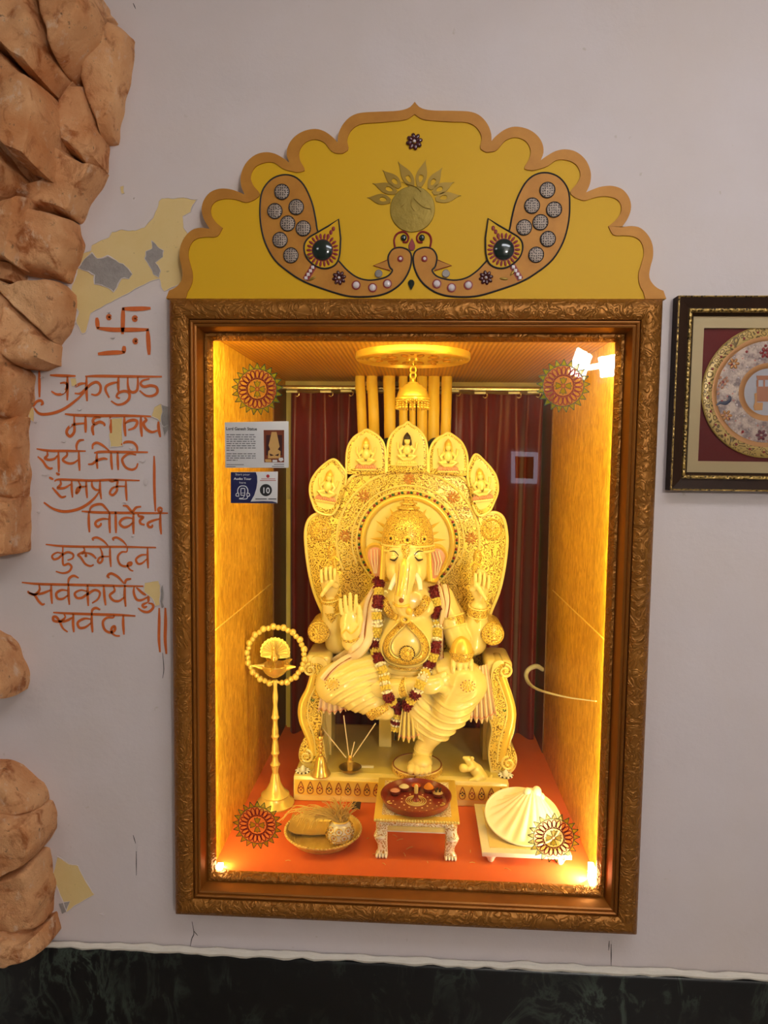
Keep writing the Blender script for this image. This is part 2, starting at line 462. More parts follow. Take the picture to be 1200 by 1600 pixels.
# ------------------------------------------------------------------ display frame
fr = thing('display_frame', 'embossed copper gold frame around the lit shrine window', 'frame', (0, -0.02, FZ0))
PROF = [(0.0, 0.0), (0.0, -.034), (.003, -.046), (.010, -.057), (.020, -.063), (.032, -.064), (.043, -.060), (.050, -.053)]
PROF2 = [(.050, -.053), (.0505, -.047), (.0525, -.050), (.0555, -.051), (.0585, -.049), (.0595, -.045), (.0625, -.046), (.066, -.044), (.070, -.034), (.074, -.020), (.0755, -.014)]
PROF3 = [(.0755, -.014), (.0765, -.017), (.082, -.0175), (.0845, -.015), (.086, -.010), (.089, -.006), (.0907, -.003), (.0907, .006)]
def rail(side, prof):
    v = []; f = []
    for (t, y) in prof:
        if side == 'top': a, b = (-FX + t, FZ1 - t), (FX - t, FZ1 - t)
        if side == 'bottom': a, b = (-FX + t, FZ0 + t * .97), (FX - t, FZ0 + t * .97)
        if side == 'left': a, b = (-FX + t, FZ0 + t * .97), (-FX + t, FZ1 - t)
        if side == 'right': a, b = (FX - t, FZ0 + t * .97), (FX - t, FZ1 - t)
        v += [(a[0], y, a[1]), (b[0], y, b[1])]
    for i in range(len(prof) - 1): f.append((2 * i, 2 * i + 1, 2 * i + 3, 2 * i + 2))
    m = MB(); m.add(v, f); return m
for side in ('top', 'bottom', 'left', 'right'):
    r = rail(side, PROF).build('frame_rail', M_EMBOSS, fr, ang=60)
    rail(side, PROF2).build('moulding', M_MOULD, r, ang=30)
    rail(side, PROF3).build('inner_lip', M_EMBOSS, r, ang=40)

# ------------------------------------------------------------------ LED strips (seen at the right edge and at both lower corners)
t = thing('led_strip', 'glowing LED strip up the left edge inside the shrine window', 'light strip', (-OX + .004, .012, OZ0))
MB().box(-NX + .001, -NX + .004, .006, .018, OZ0 + .012, OZ1 - .01).build('led_tape', M_LED, t)
MB().box(-OX + .001, -OX + .014, .004, .018, OZ0 + .001, OZ0 + .012).build('end_lamp', emis('led_end', (1, .90, .55), 30), t)
t = thing('led_strip', 'glowing LED strip up the right edge inside the shrine window', 'light strip', (OX - .004, .012, OZ0))
MB().box(NX - .004, NX - .001, .006, .018, OZ0 + .045, OZ1 - .01).build('led_tape', M_LED, t)
MB().box(OX - .013, OX - .001, .004, .030, OZ0 + .001, OZ0 + .045).build('end_lamp', emis('led_end_wide', (1, .90, .55), 30), t)
t = thing('led_strip', 'glowing LED strip along the top edge inside the shrine window', 'light strip', (0, .012, OZ1))
MB().box(-OX + .02, OX - .02, .006, .018, NZ1 - .004, NZ1 - .001).build('led_tape', M_LED, t)

# ------------------------------------------------------------------ what the glass mirrors: floodlight, white framed picture, ceiling lamps
t = thing('floodlight', 'white double floodlight on a bracket, mirrored in the upper right of the glass', 'lamp', KEY_POS)
def mir(px, py, Y):                       # the real point behind the camera that the pane (y = 0) shows at this pixel
    p = at(px, py, -Y); return Vector((p.x, Y, p.z))
YR = -3.90
hp = [mir(*q, YR) for q in ((888, 583), (902, 543), (925, 556), (912, 594))]
MB().prism([(p.x, p.z) for p in hp], YR + .02, YR - .02).build('lamp_head', M_FLOOD, t, bevel=.004)
MB().tube([mir(912, 576, YR), mir(945, 570, YR)], .022, 8).build('lamp_arm', M_FLOOD, t)
hp = [mir(*q, YR) for q in ((936, 558), (966, 553), (966, 586), (940, 590))]
MB().prism([(p.x, p.z) for p in hp], YR + .02, YR - .04).build('lamp_box', M_FLOOD, t, bevel=.006)
MB().box(1.30, 1.42, -4.0, YR - .02, 2.10, 2.20).build('wall_bracket', flat('grey_metal', srgb(120, 120, 124), .4, .8), t)
t = thing('picture_frame', 'small white framed picture mirrored over the right curtain', 'picture', mir(820, 730, -3.98))
q = [mir(*p, -3.98) for p in ((799, 705), (841, 707), (839, 756), (799, 755))]
i_ = [mir(*p, -3.98) for p in ((805, 713), (834, 714), (833, 748), (805, 747))]
MB().ring_prism(q, i_, -3.972, -4.0).build('mount', emis('glowing_mount', (.72, .78, 1), 4.0), t)  # mount given its own glow so it mirrors bright; it is no lamp
MB().prism(i_, -3.976, -4.0).build('print', flat('dark_print', srgb(40, 36, 40), .5), t)
for i, (x, y, sx, sy) in enumerate(((0.75, -1.5, 1.2, .6), (-1.6, -2.4, .6, .6))):
    t = thing('ceiling_lamp', ('long' if i == 0 else 'square') + ' flat ceiling panel lamp', 'lamp', (x, y, 2.88))
    MB().box(x - sx / 2, x + sx / 2, y - sy / 2, y + sy / 2, 2.872, 2.888).build('diffuser', M_PANEL, t, smooth=False)
    MB().box(x - sx / 2 - .02, x + sx / 2 + .02, y - sy / 2 - .02, y + sy / 2 + .02, 2.888, 2.90).build('housing', M_WHITE, t, smooth=False)
# ------------------------------------------------------------------ peeled paint on the plaster wall
def zp(pts, ox, oy, s): return [(ox + x / s, oy + y / s) for x, y in pts]
def wallpoly(pts, Y):
    return [at(x, y, Y) for x, y in pts]
def rough_outline(P, amp=0.0022, n=5, fq=60):
    out = []; N = len(P)
    for i in range(N):
        a, b = P[i], P[(i + 1) % N]
        for k in range(n):
            q = a.lerp(b, k / n)
            out.append(q + Vector((noise.noise(q * fq), 0, noise.noise(q * fq + Vector((7, 3, 1))))) * amp)
    return out
def peel(pts, m, Y, lip=True, lab=None, r=.0011):
    P = rough_outline(wallpoly(pts, Y), .0034 if m is M_CEMENT else .0026)
    o = MB().prism(P, Y, 0.002).build('peeled_patch', m, WALL, smooth=False)
    if lab: o['label'] = lab
    if lip:
        rr = [max(.0004, r * (0.75 + 1.2 * noise.noise(p * 45))) for p in P]
        MB().tube([p + Vector((0, -.0004, 0)) for p in P], rr, 6, closed=True).build('paint_edge', M_PLASTER, o)
    return o
Z6 = (100, 290, 5.714)
peel(zp([(870, 110), (960, 118), (1060, 105), (1190, 130), (1150, 170), (1130, 240), (1060, 270), (1070, 370), (1110, 440), (1110, 640), (1110, 830), (1010, 890), (895, 945), (865, 900),
         (855, 830), (790, 850), (700, 890), (600, 950), (480, 1010), (330, 1090), (240, 1140), (215, 1240), (195, 1320), (165, 1330), (110, 1225), (130, 1120), (65, 1040), (65, 920), (110, 800),
         (150, 610), (240, 580), (250, 530), (400, 460), (430, 410), (520, 395), (640, 400), (720, 370), (790, 290), (830, 210), (845, 140)], *Z6), M_OLDPAINT, -.0007, lab='large patch of old yellow paint')
peel(zp([(250, 600), (300, 650), (390, 630), (450, 660), (530, 700), (610, 790), (580, 830), (510, 830), (440, 950), (390, 910), (270, 880), (280, 800), (130, 740), (150, 690), (220, 620)], *Z6), M_CEMENT, -.0012, lab='bare grey cement', r=.0016)
peel(zp([(790, 490), (830, 540), (890, 580), (880, 640), (820, 680), (860, 760), (850, 815), (800, 790), (750, 700), (720, 650), (730, 590), (780, 560)], *Z6), M_CEMENT, -.0012, lab='bare grey cement')
peel([(226, 911), (248, 907), (251, 915), (250, 945), (243, 947), (238, 935), (225, 925)], M_OLDPAINT, -.0012)
peel([(172, 655), (191, 652), (192, 697), (172, 699), (170, 668)], M_OLDPAINT, -.0012)
peel([(236, 650), (241, 636), (252, 631), (263, 636), (264, 664), (256, 668), (246, 655)], M_OLDPAINT, -.0012)
peel([(253, 633), (263, 636), (264, 672), (256, 680), (252, 660)], M_CEMENT, -.0016)
peel([(90, 1338), (108, 1350), (122, 1353), (133, 1375), (147, 1398), (118, 1415), (105, 1425), (95, 1400), (82, 1370)], M_OLDPAINT, -.0012)
peel([(92, 1412), (108, 1408), (104, 1425), (96, 1428)], M_CEMENT, -.0015)
peel([(110, 592), (118, 590), (120, 602), (112, 604)], M_OLDPAINT, -.0012, r=.0007)
peel([(46, 640), (54, 636), (53, 660), (44, 655)], M_OLDPAINT, -.0012, r=.0007)
peel([(188, 291), (193, 290), (195, 302), (190, 303)], M_OLDPAINT, -.0012, r=.0006)
peel([(252, 917), (255, 913), (256, 948), (252, 952), (250, 935)], M_CEMENT, -.0014, r=.0008)
# curled flakes of wall paint round the lettering
rs = random.Random(9)
for px, py, w, h in ((228, 752, 9, 16), (222, 720, 12, 5), (66, 590, 8, 5), (98, 612, 10, 9), (124, 640, 8, 4), (110, 665, 5, 7), (100, 690, 9, 4), (70, 742, 12, 3), (176, 408 + 120, 8, 3), (170, 488, 7, 3), (205, 700, 8, 5), (208, 838, 7, 4), (196, 785, 9, 3), (118, 505, 6, 5), (56, 660, 5, 4), (104, 1428, 8, 4), (160, 1428, 10, 3), (90, 1440, 8, 3), (210, 310, 4, 3), (60, 800, 7, 4)):
    P = []
    for i in range(9):
        a = 2 * PI * i / 9; q = at(px + w * .5 * math.cos(a) * rs.uniform(.7, 1.2), py + h * .5 * math.sin(a) * rs.uniform(.7, 1.2), 0); P.append(Vector((q.x, -.0012 - max(0, math.sin(a + 1)) * .0035, q.z)))
    c = sum(P, Vector()) / 9; c.y = -.0028
    MB().add(P + [c] + [p * 1 + Vector((0, .0011, 0)) for p in P], [(9, i, (i + 1) % 9) for i in range(9)] + [(i, 10 + i, 10 + (i + 1) % 9, (i + 1) % 9) for i in range(9)]).build('paint_flake', M_PLASTER, WALL, ang=20)
# hairline cracks
ck = MB()
for pts in ([(300, 1440), (303, 1458), (300, 1466), (297, 1480)], [(303, 1455), (309, 1462)], [(955, 1475), (955, 1510)], [(254, 1020), (256, 1045), (254, 1060)], [(208, 1305), (212, 1318)], [(213, 1330), (213, 1368)],
            [(952, 1470), (951, 1485)], [(853, 1395), (853, 1396)], [(208, 5), (212, 14)]):
    P = [at(x, y, -.0006) for x, y in pts]; ck.ribbon(crom(P, 4), [.0012, .002, .001], -.0006)
ck.build('hairline_crack', M_DARKGAP, WALL, smooth=False, fixn=False)

# ------------------------------------------------------------------ brushed lettering (orange paint on the wall)
n = NT('orange_sign_paint'); n.col(n.mix(n.noise(70, 4), srgb(186, 84, 22), srgb(214, 108, 42))).set(0.55); M_ORANGE = n.m
def lettering(name, strokes, ox, oy, s, w, label=None):
    m = MB(); Y = -.0016
    for st in strokes:
        ww = w
        if isinstance(st, dict): ww = st['w']; st = st['p']
        P = [at(ox + x / s, oy + y / s, Y) for x, y in st]
        if len(P) > 2: P = crom(P, 5)
        else: P = [P[0].lerp(P[1], k / 6) for k in range(7)]
        k = mpp(0.0) / s * 1.28
        m.ribbon(P, [ww * k * .55, ww * k, ww * k * 1.05, ww * k, ww * k * .6], Y)
    o = m.build(name, M_ORANGE, WALL, smooth=False, fixn=False)
    if label: o['label'] = label
    return o
c16 = lambda cx, cy, r: [(cx + r * math.cos(a), cy + r * math.sin(a)) for a in [i * PI / 4 for i in range(9)]]
# auspicious cross with dots above the verse
lettering('painted_emblem', [[(605, 385), (612, 455)], [(608, 450), (700, 460), (800, 461), (930, 460)], [(922, 458), (928, 540), (932, 618)], [(942, 326), (850, 330), (765, 330)], [(770, 322), (768, 400), (766, 488)], [(776, 562), (774, 605)], [(780, 602), (700, 604), (612, 612)],
          c16(683, 382, 7), c16(845, 391, 8), c16(848, 532, 7)], 0, 400, 4, 21, 'orange painted cross with bent arms and dots')
L1 = [[(65, 45), (66, 150), (67, 290)], [(160, 92), (270, 97), (390, 100)], [(475, 103), (600, 100), (820, 103), (1160, 106)],
      [(316, 100), (317, 200), (315, 318)], [(250, 165), (290, 160), (314, 180), (300, 230), (260, 262), (215, 262), (172, 235)],
      [(487, 105), (486, 220), (492, 325)], [(485, 165), (430, 170), (392, 190), (395, 180)], [(380, 255), (430, 255), (480, 215), (530, 170), (580, 155), (612, 190), (605, 245), (570, 270), (528, 262)],
      {'p': [(470, 245), (400, 310), (300, 385), (200, 428), (100, 442), (50, 425), (12, 375)], 'w': 20}, [(12, 375), (40, 330), (80, 320), (95, 345), (78, 360)],
      [(772, 105), (770, 170), (772, 240)], [(768, 155), (715, 165), (665, 190), (658, 230), (690, 295)], [(705, 322), (760, 355), (820, 345), (865, 305), (868, 255), (830, 235), (775, 250), (755, 285), (785, 300)],
      [(855, 105), (856, 180), (870, 230), (905, 245), (938, 225), (945, 170), (944, 105)], [(1050, 125), (990, 140), (970, 170), (1000, 195), (1060, 185), (1110, 200), (1118, 245), (1080, 275), (1020, 275), (960, 230)]]
lettering('painted_verse_line', L1, 50, 570, 5.714, 19)
L2 = [[(75, 112), (200, 125), (450, 130), (700, 130), (980, 138)], [(172, 125), (174, 220), (172, 300), (130, 345), (95, 310), (110, 260), (170, 222), (285, 208)], [(290, 130), (291, 220), (292, 308)],
      [(450, 148), (395, 150), (368, 180), (385, 215), (440, 195), (485, 215), (488, 240)], [(385, 215), (362, 260), (375, 335)], [(548, 135), (550, 220), (557, 312)],
      [(695, 135), (697, 240), (708, 345)], [(700, 215), (740, 185), (800, 175), (830, 200), (800, 255), (735, 280)], [(868, 140), (868, 240), (878, 350)], [(905, 150), (925, 175), (895, 210), (920, 265), (980, 300), (1040, 285)], [(1050, 190), (1052, 260), (1070, 355)]]
lettering('painted_verse_line', L2, 90, 630, 6.667, 24)
L3 = [[(40, 122), (150, 138), (300, 140), (480, 142)], [(135, 140), (138, 180), (115, 205), (150, 220), (200, 210), (228, 180)], [(50, 190), (95, 230), (130, 280), (160, 298), (185, 292)], [(235, 145), (238, 240), (240, 330)], [(215, 335), (235, 350), (245, 340)],
      [(310, 145), (312, 180), (275, 220), (320, 250), (370, 248), (412, 220)], [(418, 145), (420, 230), (425, 318)], [(400, 135), (398, 90), (420, 50), (465, 42)],
      [(555, 158), (620, 148), (800, 150), (1035, 152)], [(580, 160), (578, 230), (585, 300)], [(500, 260), (540, 255), (580, 225), (640, 208), (675, 215)], [(540, 125), (545, 85), (580, 68), (630, 90), (690, 140)],
      [(706, 150), (708, 230), (716, 310)], [(764, 150), (766, 230), (770, 312)], [(795, 85), (840, 60), (900, 65), (935, 100), (940, 145)], [(930, 175), (870, 165), (825, 190), (805, 225), (835, 285), (890, 308), (930, 290), (945, 250)],
      {'p': [(1090, 185), (1092, 290), (1092, 430), (1096, 560), (1102, 680)], 'w': 19}]
lettering('painted_verse_line', L3, 50, 680, 5.714, 18)
L4 = [[(150, 102), (190, 85), (350, 90), (510, 95), (700, 88), (950, 95)], [(205, 90), (210, 130), (180, 165), (240, 165), (305, 130)], [(130, 160), (170, 205), (215, 250), (260, 242)], [(312, 92), (312, 170), (320, 255)],
      [(370, 95), (392, 140), (380, 190), (355, 215), (365, 170), (400, 155), (450, 152)], [(448, 95), (450, 180), (458, 260)], [(500, 100), (505, 150), (535, 180), (575, 185)], [(578, 95), (578, 180), (590, 270)],
      {'p': [(570, 200), (520, 265), (440, 330), (350, 370), (240, 385), (140, 360), (50, 300)], 'w': 21}, [(660, 95), (690, 105), (740, 95), (735, 150), (735, 190), (700, 230), (670, 215), (690, 170), (740, 150), (815, 150)], [(820, 95), (822, 190), (828, 285)], [(100, 65), (140, 85)]]
lettering('painted_verse_line', L4, 60, 735, 6, 18)
L5 = [[(60, 150), (200, 162), (400, 168), (700, 172), (1140, 175)], [(150, 160), (150, 290), (158, 415)], [(160, 160), (175, 105), (230, 70), (310, 65), (360, 110), (405, 160)], [(410, 165), (408, 290), (415, 425)], [(400, 250), (330, 245), (255, 270), (232, 310), (262, 345), (300, 320), (300, 295)],
      [(485, 150), (487, 290), (490, 425)], [(708, 175), (706, 300), (710, 435)], [(700, 240), (620, 230), (555, 260), (540, 310), (590, 350), (650, 335), (700, 290)], [(575, 80), (630, 90), (690, 155), (740, 105), (805, 92)],
      [(765, 180), (775, 210), (830, 225), (790, 265), (800, 305), (850, 320)], [(1040, 245), (960, 265), (890, 300), (900, 345), (940, 345), (945, 315)], [(1045, 175), (1043, 310), (1055, 440)], c16(1042, 132, 24)]
lettering('painted_verse_line', L5, 120, 780, 8, 26)
L6 = [[(40, 98), (200, 115), (500, 122), (800, 122), (1130, 130)], [(210, 120), (208, 210), (215, 300), (265, 290), (295, 320), (270, 365), (210, 382), (140, 365)], [(205, 185), (150, 180), (105, 210), (120, 245), (165, 235), (205, 200), (260, 175), (310, 195), (305, 235), (255, 255)],
      [(415, 125), (420, 165), (360, 200), (385, 225), (430, 290), (480, 312), (515, 298)], [(395, 195), (430, 180), (440, 215), (425, 210)], [(440, 180), (500, 200), (540, 240)],
      [(575, 130), (595, 180), (600, 250), (575, 282), (555, 260), (585, 222), (665, 218)], [(675, 120), (676, 220), (684, 322)], [(655, 110), (610, 65), (550, 32), (505, 40), (512, 62)],
      [(845, 125), (840, 170), (790, 175), (752, 220), (770, 290), (820, 315), (880, 300), (885, 278), (855, 285), (850, 315), (875, 350), (905, 362)], [(840, 110), (800, 65), (745, 32), (705, 40), (712, 62)], [(1046, 130), (1046, 230), (1052, 335)], [(1040, 200), (980, 205), (932, 245), (950, 288), (990, 285), (1042, 240)]]
lettering('painted_verse_line', L6, 65, 835, 6.316, 18)
L7 = [[(20, 100), (150, 112), (400, 118), (700, 125), (970, 130)], [(155, 115), (158, 160), (120, 195), (75, 180), (70, 165)], [(75, 180), (120, 200), (150, 245), (180, 272), (200, 266)], [(115, 195), (180, 185), (245, 160)], [(250, 115), (250, 190), (257, 268)],
      [(385, 115), (385, 190), (392, 275)], [(382, 165), (330, 160), (290, 185), (300, 225), (340, 228), (382, 200)], [(382, 115), (390, 70), (425, 48), (465, 66)],
      [(535, 120), (535, 200), (540, 285)], [(532, 170), (480, 160), (435, 185), (450, 220), (490, 220), (535, 190), (590, 160), (630, 180), (615, 230), (570, 262)], [(660, 122), (665, 200), (675, 280)],
      [(735, 125), (745, 165), (708, 200), (735, 240), (780, 245), (822, 215)], [(825, 120), (824, 200), (832, 290)], [(820, 110), (775, 60), (720, 30), (690, 50), (705, 66)], [(825, 112), (838, 80), (875, 72)],
      [(898, 130), (895, 180), (915, 230), (950, 240), (1005, 215)], [(915, 140), (960, 180), (990, 200)], [(1010, 200), (1010, 255)], [(1005, 255), (965, 275), (975, 295), (1000, 288)], [(1008, 262), (1040, 270), (1045, 300), (1010, 330), (965, 325), (930, 300)]]
lettering('painted_verse_line', L7, 30, 890, 5, 16)
L8 = [[(78, 102), (250, 112), (500, 120), (700, 125), (850, 135)], [(180, 115), (190, 150), (140, 185), (85, 180), (80, 145), (110, 145), (140, 190), (170, 250), (215, 285)], [(130, 190), (200, 180), (260, 150)], [(268, 112), (265, 200), (272, 288)],
      [(440, 115), (440, 200), (448, 290)], [(435, 165), (370, 160), (310, 195), (325, 245), (380, 240), (435, 200)], [(440, 115), (448, 75), (480, 60), (520, 76)],
      [(650, 125), (640, 150), (585, 150), (545, 190), (560, 260), (610, 290), (655, 270), (655, 232), (630, 245), (625, 285), (660, 318), (705, 322)], [(735, 128), (735, 215), (742, 310)],
      {'p': [(1072, 60), (1072, 200), (1070, 350), (1080, 475)], 'w': 21}, {'p': [(1130, 58), (1132, 200), (1128, 350), (1140, 492)], 'w': 24}]
lettering('painted_verse_line', L8, 70, 940, 6, 20)

# ------------------------------------------------------------------ moulded rock pillar at the left
n = NT('terracotta_rock')
f1 = n.noise(5.5, 6, 0.62); f2 = n.noise(19, 6, 0.65, dist=0.6)
c = n.mix(n.ramp(f1, [(0.32, 0), (0.68, 1)]), srgb(204, 130, 74), srgb(240, 188, 136))
c = n.mix(n.ramp(f2, [(0.52, 0), (0.66, 0.9)]), c, srgb(166, 92, 40))
dr = n.ramp(n.noise(30, 6, 0.7, scale=(1, 1, .6)), [(0.57, 0), (0.68, 0.8)])
c = n.mix(dr, c, srgb(230, 198, 166))
dk = n.ramp(n.noise(44, 5, 0.7), [(0.62, 0), (0.70, 0.8)])
c = n.mix(dk, c, srgb(84, 58, 40))
n.col(c).set(0.72, 0, 0.35); b_ = n.bump(n.noise(16, 8, 0.7), 0.9, 0.016); n.bump(n.noise(70, 6, 0.7), 0.7, 0.005, b_); M_ROCK = n.m
RP = thing('rock_pillar', 'orange brown moulded rock pillar climbing the left edge of the wall', 'pillar', (-1.0, -0.05, 0.2))
def rockface(pts, d_base, d_top, tilt=(0, 0), ridge=0.5, seed=0, steep=0.2):
    """a facet: outline at depth d_base from the wall, swelling to d_top; tilt leans the face in x and z"""
    P = [at(x, y, -d_base) for x, y in pts]
    N = 72; O = resample(P + [P[0]], N + 1)[:-1]
    c = sum(P, Vector()) / len(P)
    O = [o + Vector((noise.noise(o * 25 + Vector((seed, 0, 0))), 0, noise.noise(o * 25 + Vector((0, seed, 0))))) * .006 for o in O]
    ext = max((o - c).length for o in O)
    rings = [1.0, .985, .96, .92, .86, .78, .68, .57, .45, .33, .21, .1]
    vs = []
    for ri, s in enumerate(rings):
        h = min(1.0, (1 - s) / steep); h = math.sin(h * PI / 2) ** .8
        for o in O:
            q = c + (o - c) * s
            dx, dz = (q.x - c.x) / ext, (q.z - c.z) / ext
            y = -d_base - (d_top - d_base) * h * (1 + tilt[0] * dx + tilt[1] * dz)
            w = min(1, (1 - s) * 6)
            y -= w * (.010 * noise.noise(q * 13 + Vector((seed, 2, 0))) + .005 * noise.noise(q * 33))
            vs.append(Vector((q.x, y, q.z)))
    back = [Vector((o.x, 0.0, o.z)) for o in O]
    b = len(vs); vs += back; vs.append(Vector((c.x, vs[(len(rings) - 1) * N].y, c.z)))
    fs = []
    for r in range(len(rings) - 1):
        for k in range(N): fs.append((r * N + k, r * N + (k + 1) % N, (r + 1) * N + (k + 1) % N, (r + 1) * N + k))
    for k in range(N):
        fs.append((b + k, b + (k + 1) % N, (k + 1) % N, k)); fs.append(((len(rings) - 1) * N + k, (len(rings) - 1) * N + (k + 1) % N, len(vs) - 1))
    return MB().add(vs, fs).build('rock', M_ROCK, RP, ang=55)
rocks = [
 ([(-40, -30), (38, -30), (36, 0), (0, 28), (-40, 45)], .10, .15, (0, -.3)),
 ([(-40, 40), (0, 30), (35, 2), (62, -15), (85, 60), (103, 120), (84, 146), (60, 135), (22, 95), (-40, 55)], .07, .16, (-.2, -.3)),
 ([(64, -20), (150, -20), (160, 30), (150, 65), (130, 95), (105, 120), (86, 60)], .07, .15, (.2, -.2)),
 ([(160, 10), (178, 30), (152, 72), (126, 130), (98, 176), (85, 150), (103, 122), (135, 85)], .02, .045, (-.4, 0)),
 ([(182, 40), (210, 60), (210, 80), (196, 150), (181, 226), (166, 226), (150, 180), (133, 140), (140, 100), (156, 65)], .01, .055, (-.3, .2)),
 ([(120, 138), (135, 138), (166, 226), (167, 265), (150, 271), (97, 232), (100, 180)], .015, .075, (-.2, -.3)),
 ([(-40, 62), (20, 97), (60, 137), (85, 152), (97, 180), (97, 232), (93, 292), (60, 280), (0, 196), (-40, 150)], .07, .17, (.0, -.45)),
 ([(-40, 150), (0, 192), (60, 282), (92, 298), (58, 304), (0, 226), (-40, 190)], .04, .07, (0, .3)),
 ([(-40, 190), (0, 228), (45, 282), (56, 310), (0, 330), (-40, 340)], .07, .12, (.2, .2)),
 ([(97, 236), (150, 270), (165, 268), (147, 300), (122, 346), (60, 332), (55, 310), (95, 296)], .02, .085, (-.2, .2)),
 ([(-40, 342), (57, 312), (47, 370), (35, 422), (0, 402), (-40, 395)], .07, .13, (.1, .2)),
 ([(58, 330), (118, 345), (126, 380), (122, 400), (108, 440), (36, 426), (43, 380)], .02, .085, (-.2, .3)),
 ([(-40, 400), (0, 404), (32, 420), (34, 446), (0, 437), (-40, 432)], .03, .05, (0, 0)),
 ([(0, 437), (30, 452), (95, 440), (111, 455), (109, 482), (101, 520), (88, 538), (55, 505), (20, 470)], .03, .09, (-.2, .3)),
 ([(20, 470), (55, 506), (88, 540), (86, 570), (64, 578), (40, 576), (20, 562), (8, 520)], .03, .095, (-.2, -.2)),
 ([(-40, 436), (-5, 442), (20, 472), (10, 520), (20, 565), (0, 600), (-40, 640)], .06, .11, (.1, 0)),
 ([(-40, 570), (0, 566), (20, 565), (41, 582), (40, 620), (34, 640), (28, 655), (-40, 660)], .04, .085, (0, 0)),
 ([(-40, 655), (29, 650), (27, 690), (31, 740), (29, 780), (-40, 785)], .05, .075, (0, 0)),
 ([(-40, 780), (29, 775), (32, 815), (30, 865), (0, 870), (-40, 872)], .05, .10, (0, -.2)),
 ([(-40, 985), (0, 1000), (10, 1012), (28, 1060), (26, 1088), (0, 1086), (-40, 1085)], .05, .11, (0, 0)),
 ([(-40, 1190), (0, 1199), (22, 1205), (55, 1235), (66, 1262), (0, 1268), (-40, 1266)], .04, .09, (0, .2)),
 ([(-40, 1262), (30, 1258), (64, 1268), (74, 1285), (73, 1310), (55, 1338), (0, 1362), (-40, 1372)], .05, .12, (.1, .1)),
 ([(-40, 1370), (0, 1360), (55, 1336), (66, 1340), (74, 1400), (70, 1442), (-40, 1446)], .04, .10, (.0, .3)),
 ([(-40, 1438), (20, 1436), (50, 1450), (76, 1444), (78, 1474), (40, 1486), (0, 1500), (-40, 1512)], .05, .11, (0, 0)),
]
for i, (pts, a, b, tl) in enumerate(rocks): rockface(pts, a, b, tl, seed=i * 3.7, steep=(.16, .22, .28)[i % 3])
# ------------------------------------------------------------------ scalloped pediment above the frame
n = NT('yellow_enamel'); n.col(n.mix(n.noise(2.5, 3), srgb(206, 158, 20), srgb(214, 168, 30))).set(0.5, 0, 0.2); M_YELLOW = n.m
n = NT('copper_gold_paint'); c = n.mix(n.noise(24, 5, .6), srgb(156, 98, 26), srgb(192, 134, 50)); n.col(c).set(0.5, 0.12, .3); n.bump(n.noise(70, 4), .15, .001); M_CGOLD = n.m
M_BLACK = flat('black_cord', srgb(26, 22, 24), .6)
M_RED = flat('dark_red_paint', srgb(132, 24, 22), .5)
M_MAROON = flat('maroon_gem', srgb(70, 14, 20), .12, 0, .3, coat=.6)
M_DGREEN = flat('dark_green_gem', srgb(14, 34, 26), .1, 0, .3, coat=.8)
M_PEARL = flat('pearl_bead', srgb(214, 200, 200), .2, 0, .15, coat=.5)
M_MIRROR = flat('cut_mirror_gem', srgb(196, 190, 186), .18, .75, .3, 160)
M_BRASSLEAF = flat('brass_sheet', srgb(148, 116, 34), .36, .5, .2, 30)
n = NT('lattice_silver'); v_ = n.voro(190, 'F1', rnd=.35); n.col(n.mix(n.ramp(v_, [(.24, 0), (.36, 1)]), srgb(50, 40, 38), srgb(150, 134, 120))).set(.45, .3); n.bump(v_, .5, .002); M_LATTICE = n.m
PD = thing('scalloped_pediment', 'yellow scalloped arch board with painted peacocks on top of the frame', 'pediment', (0, -.02, FZ1))
YB, YP = -.004, -.030
o_ = [[(0, 948), (35, 935), (62, 912), (78, 880), (74, 835), (64, 790), (68, 735), (90, 690), (125, 658), (165, 650), (205, 655)],
      [(205, 655), (180, 615), (167, 570), (175, 525), (205, 485), (250, 467), (300, 469), (340, 482), (368, 494)],
      [(368, 494), (352, 455), (350, 405), (372, 350), (415, 310), (465, 296), (510, 303), (550, 325), (578, 345)],
      [(578, 345), (565, 310), (572, 265), (600, 225), (645, 197), (700, 187), (745, 200), (785, 230), (803, 251)],
      [(803, 251), (806, 215), (825, 170), (860, 132), (905, 113), (980, 107), (1060, 104), (1110, 98), (1143, 84), (1164, 60)]]
i_ = [[(92, 958), (110, 935), (123, 900), (124, 860), (112, 815), (104, 770), (118, 722), (150, 698), (195, 692), (240, 690), (265, 650)],
      [(265, 650), (235, 625), (212, 590), (212, 552), (235, 525), (280, 513), (330, 518), (375, 531), (415, 518)],
      [(415, 518), (440, 492), (408, 450), (396, 410), (415, 368), (455, 346), (505, 344), (550, 374), (610, 390)],
      [(610, 390), (650, 380), (628, 335), (624, 292), (650, 252), (695, 236), (740, 250), (780, 295), (825, 302)],
      [(825, 302), (854, 282), (848, 235), (870, 190), (915, 163), (990, 157), (1070, 150), (1125, 142), (1164, 118)]]
half = lambda segs: [p for k, s_ in enumerate(segs) for p in resample(crom([at(260 + x / 3, 140 + y / 3, YP) for x, y in s_], 5), 30)[(1 if k else 0):]]
Lo, Li = half(o_), half(i_)
xc = Lo[-1].x
mirx = lambda P, c: [Vector((2 * c - p.x, p.y, p.z)) for p in P]
z0 = FZ1 + .0006
Lo[0].z = z0; Li[0].z = z0
for P in (Lo, Li):
    for p in P: p.z = max(p.z, z0)
OUT = Lo + mirx(Lo[:-1][::-1], xc); INN = Li + mirx(Li[:-1][::-1], xc)
MB().prism(OUT, YP, YB).build('board', M_YELLOW, PD, ang=30)
MB().ring_prism(OUT, INN, YP - .003, YP + .001, closed=False).build('scalloped_border', M_CGOLD, PD, ang=30)
Z1 = (260, 140, 3.0)
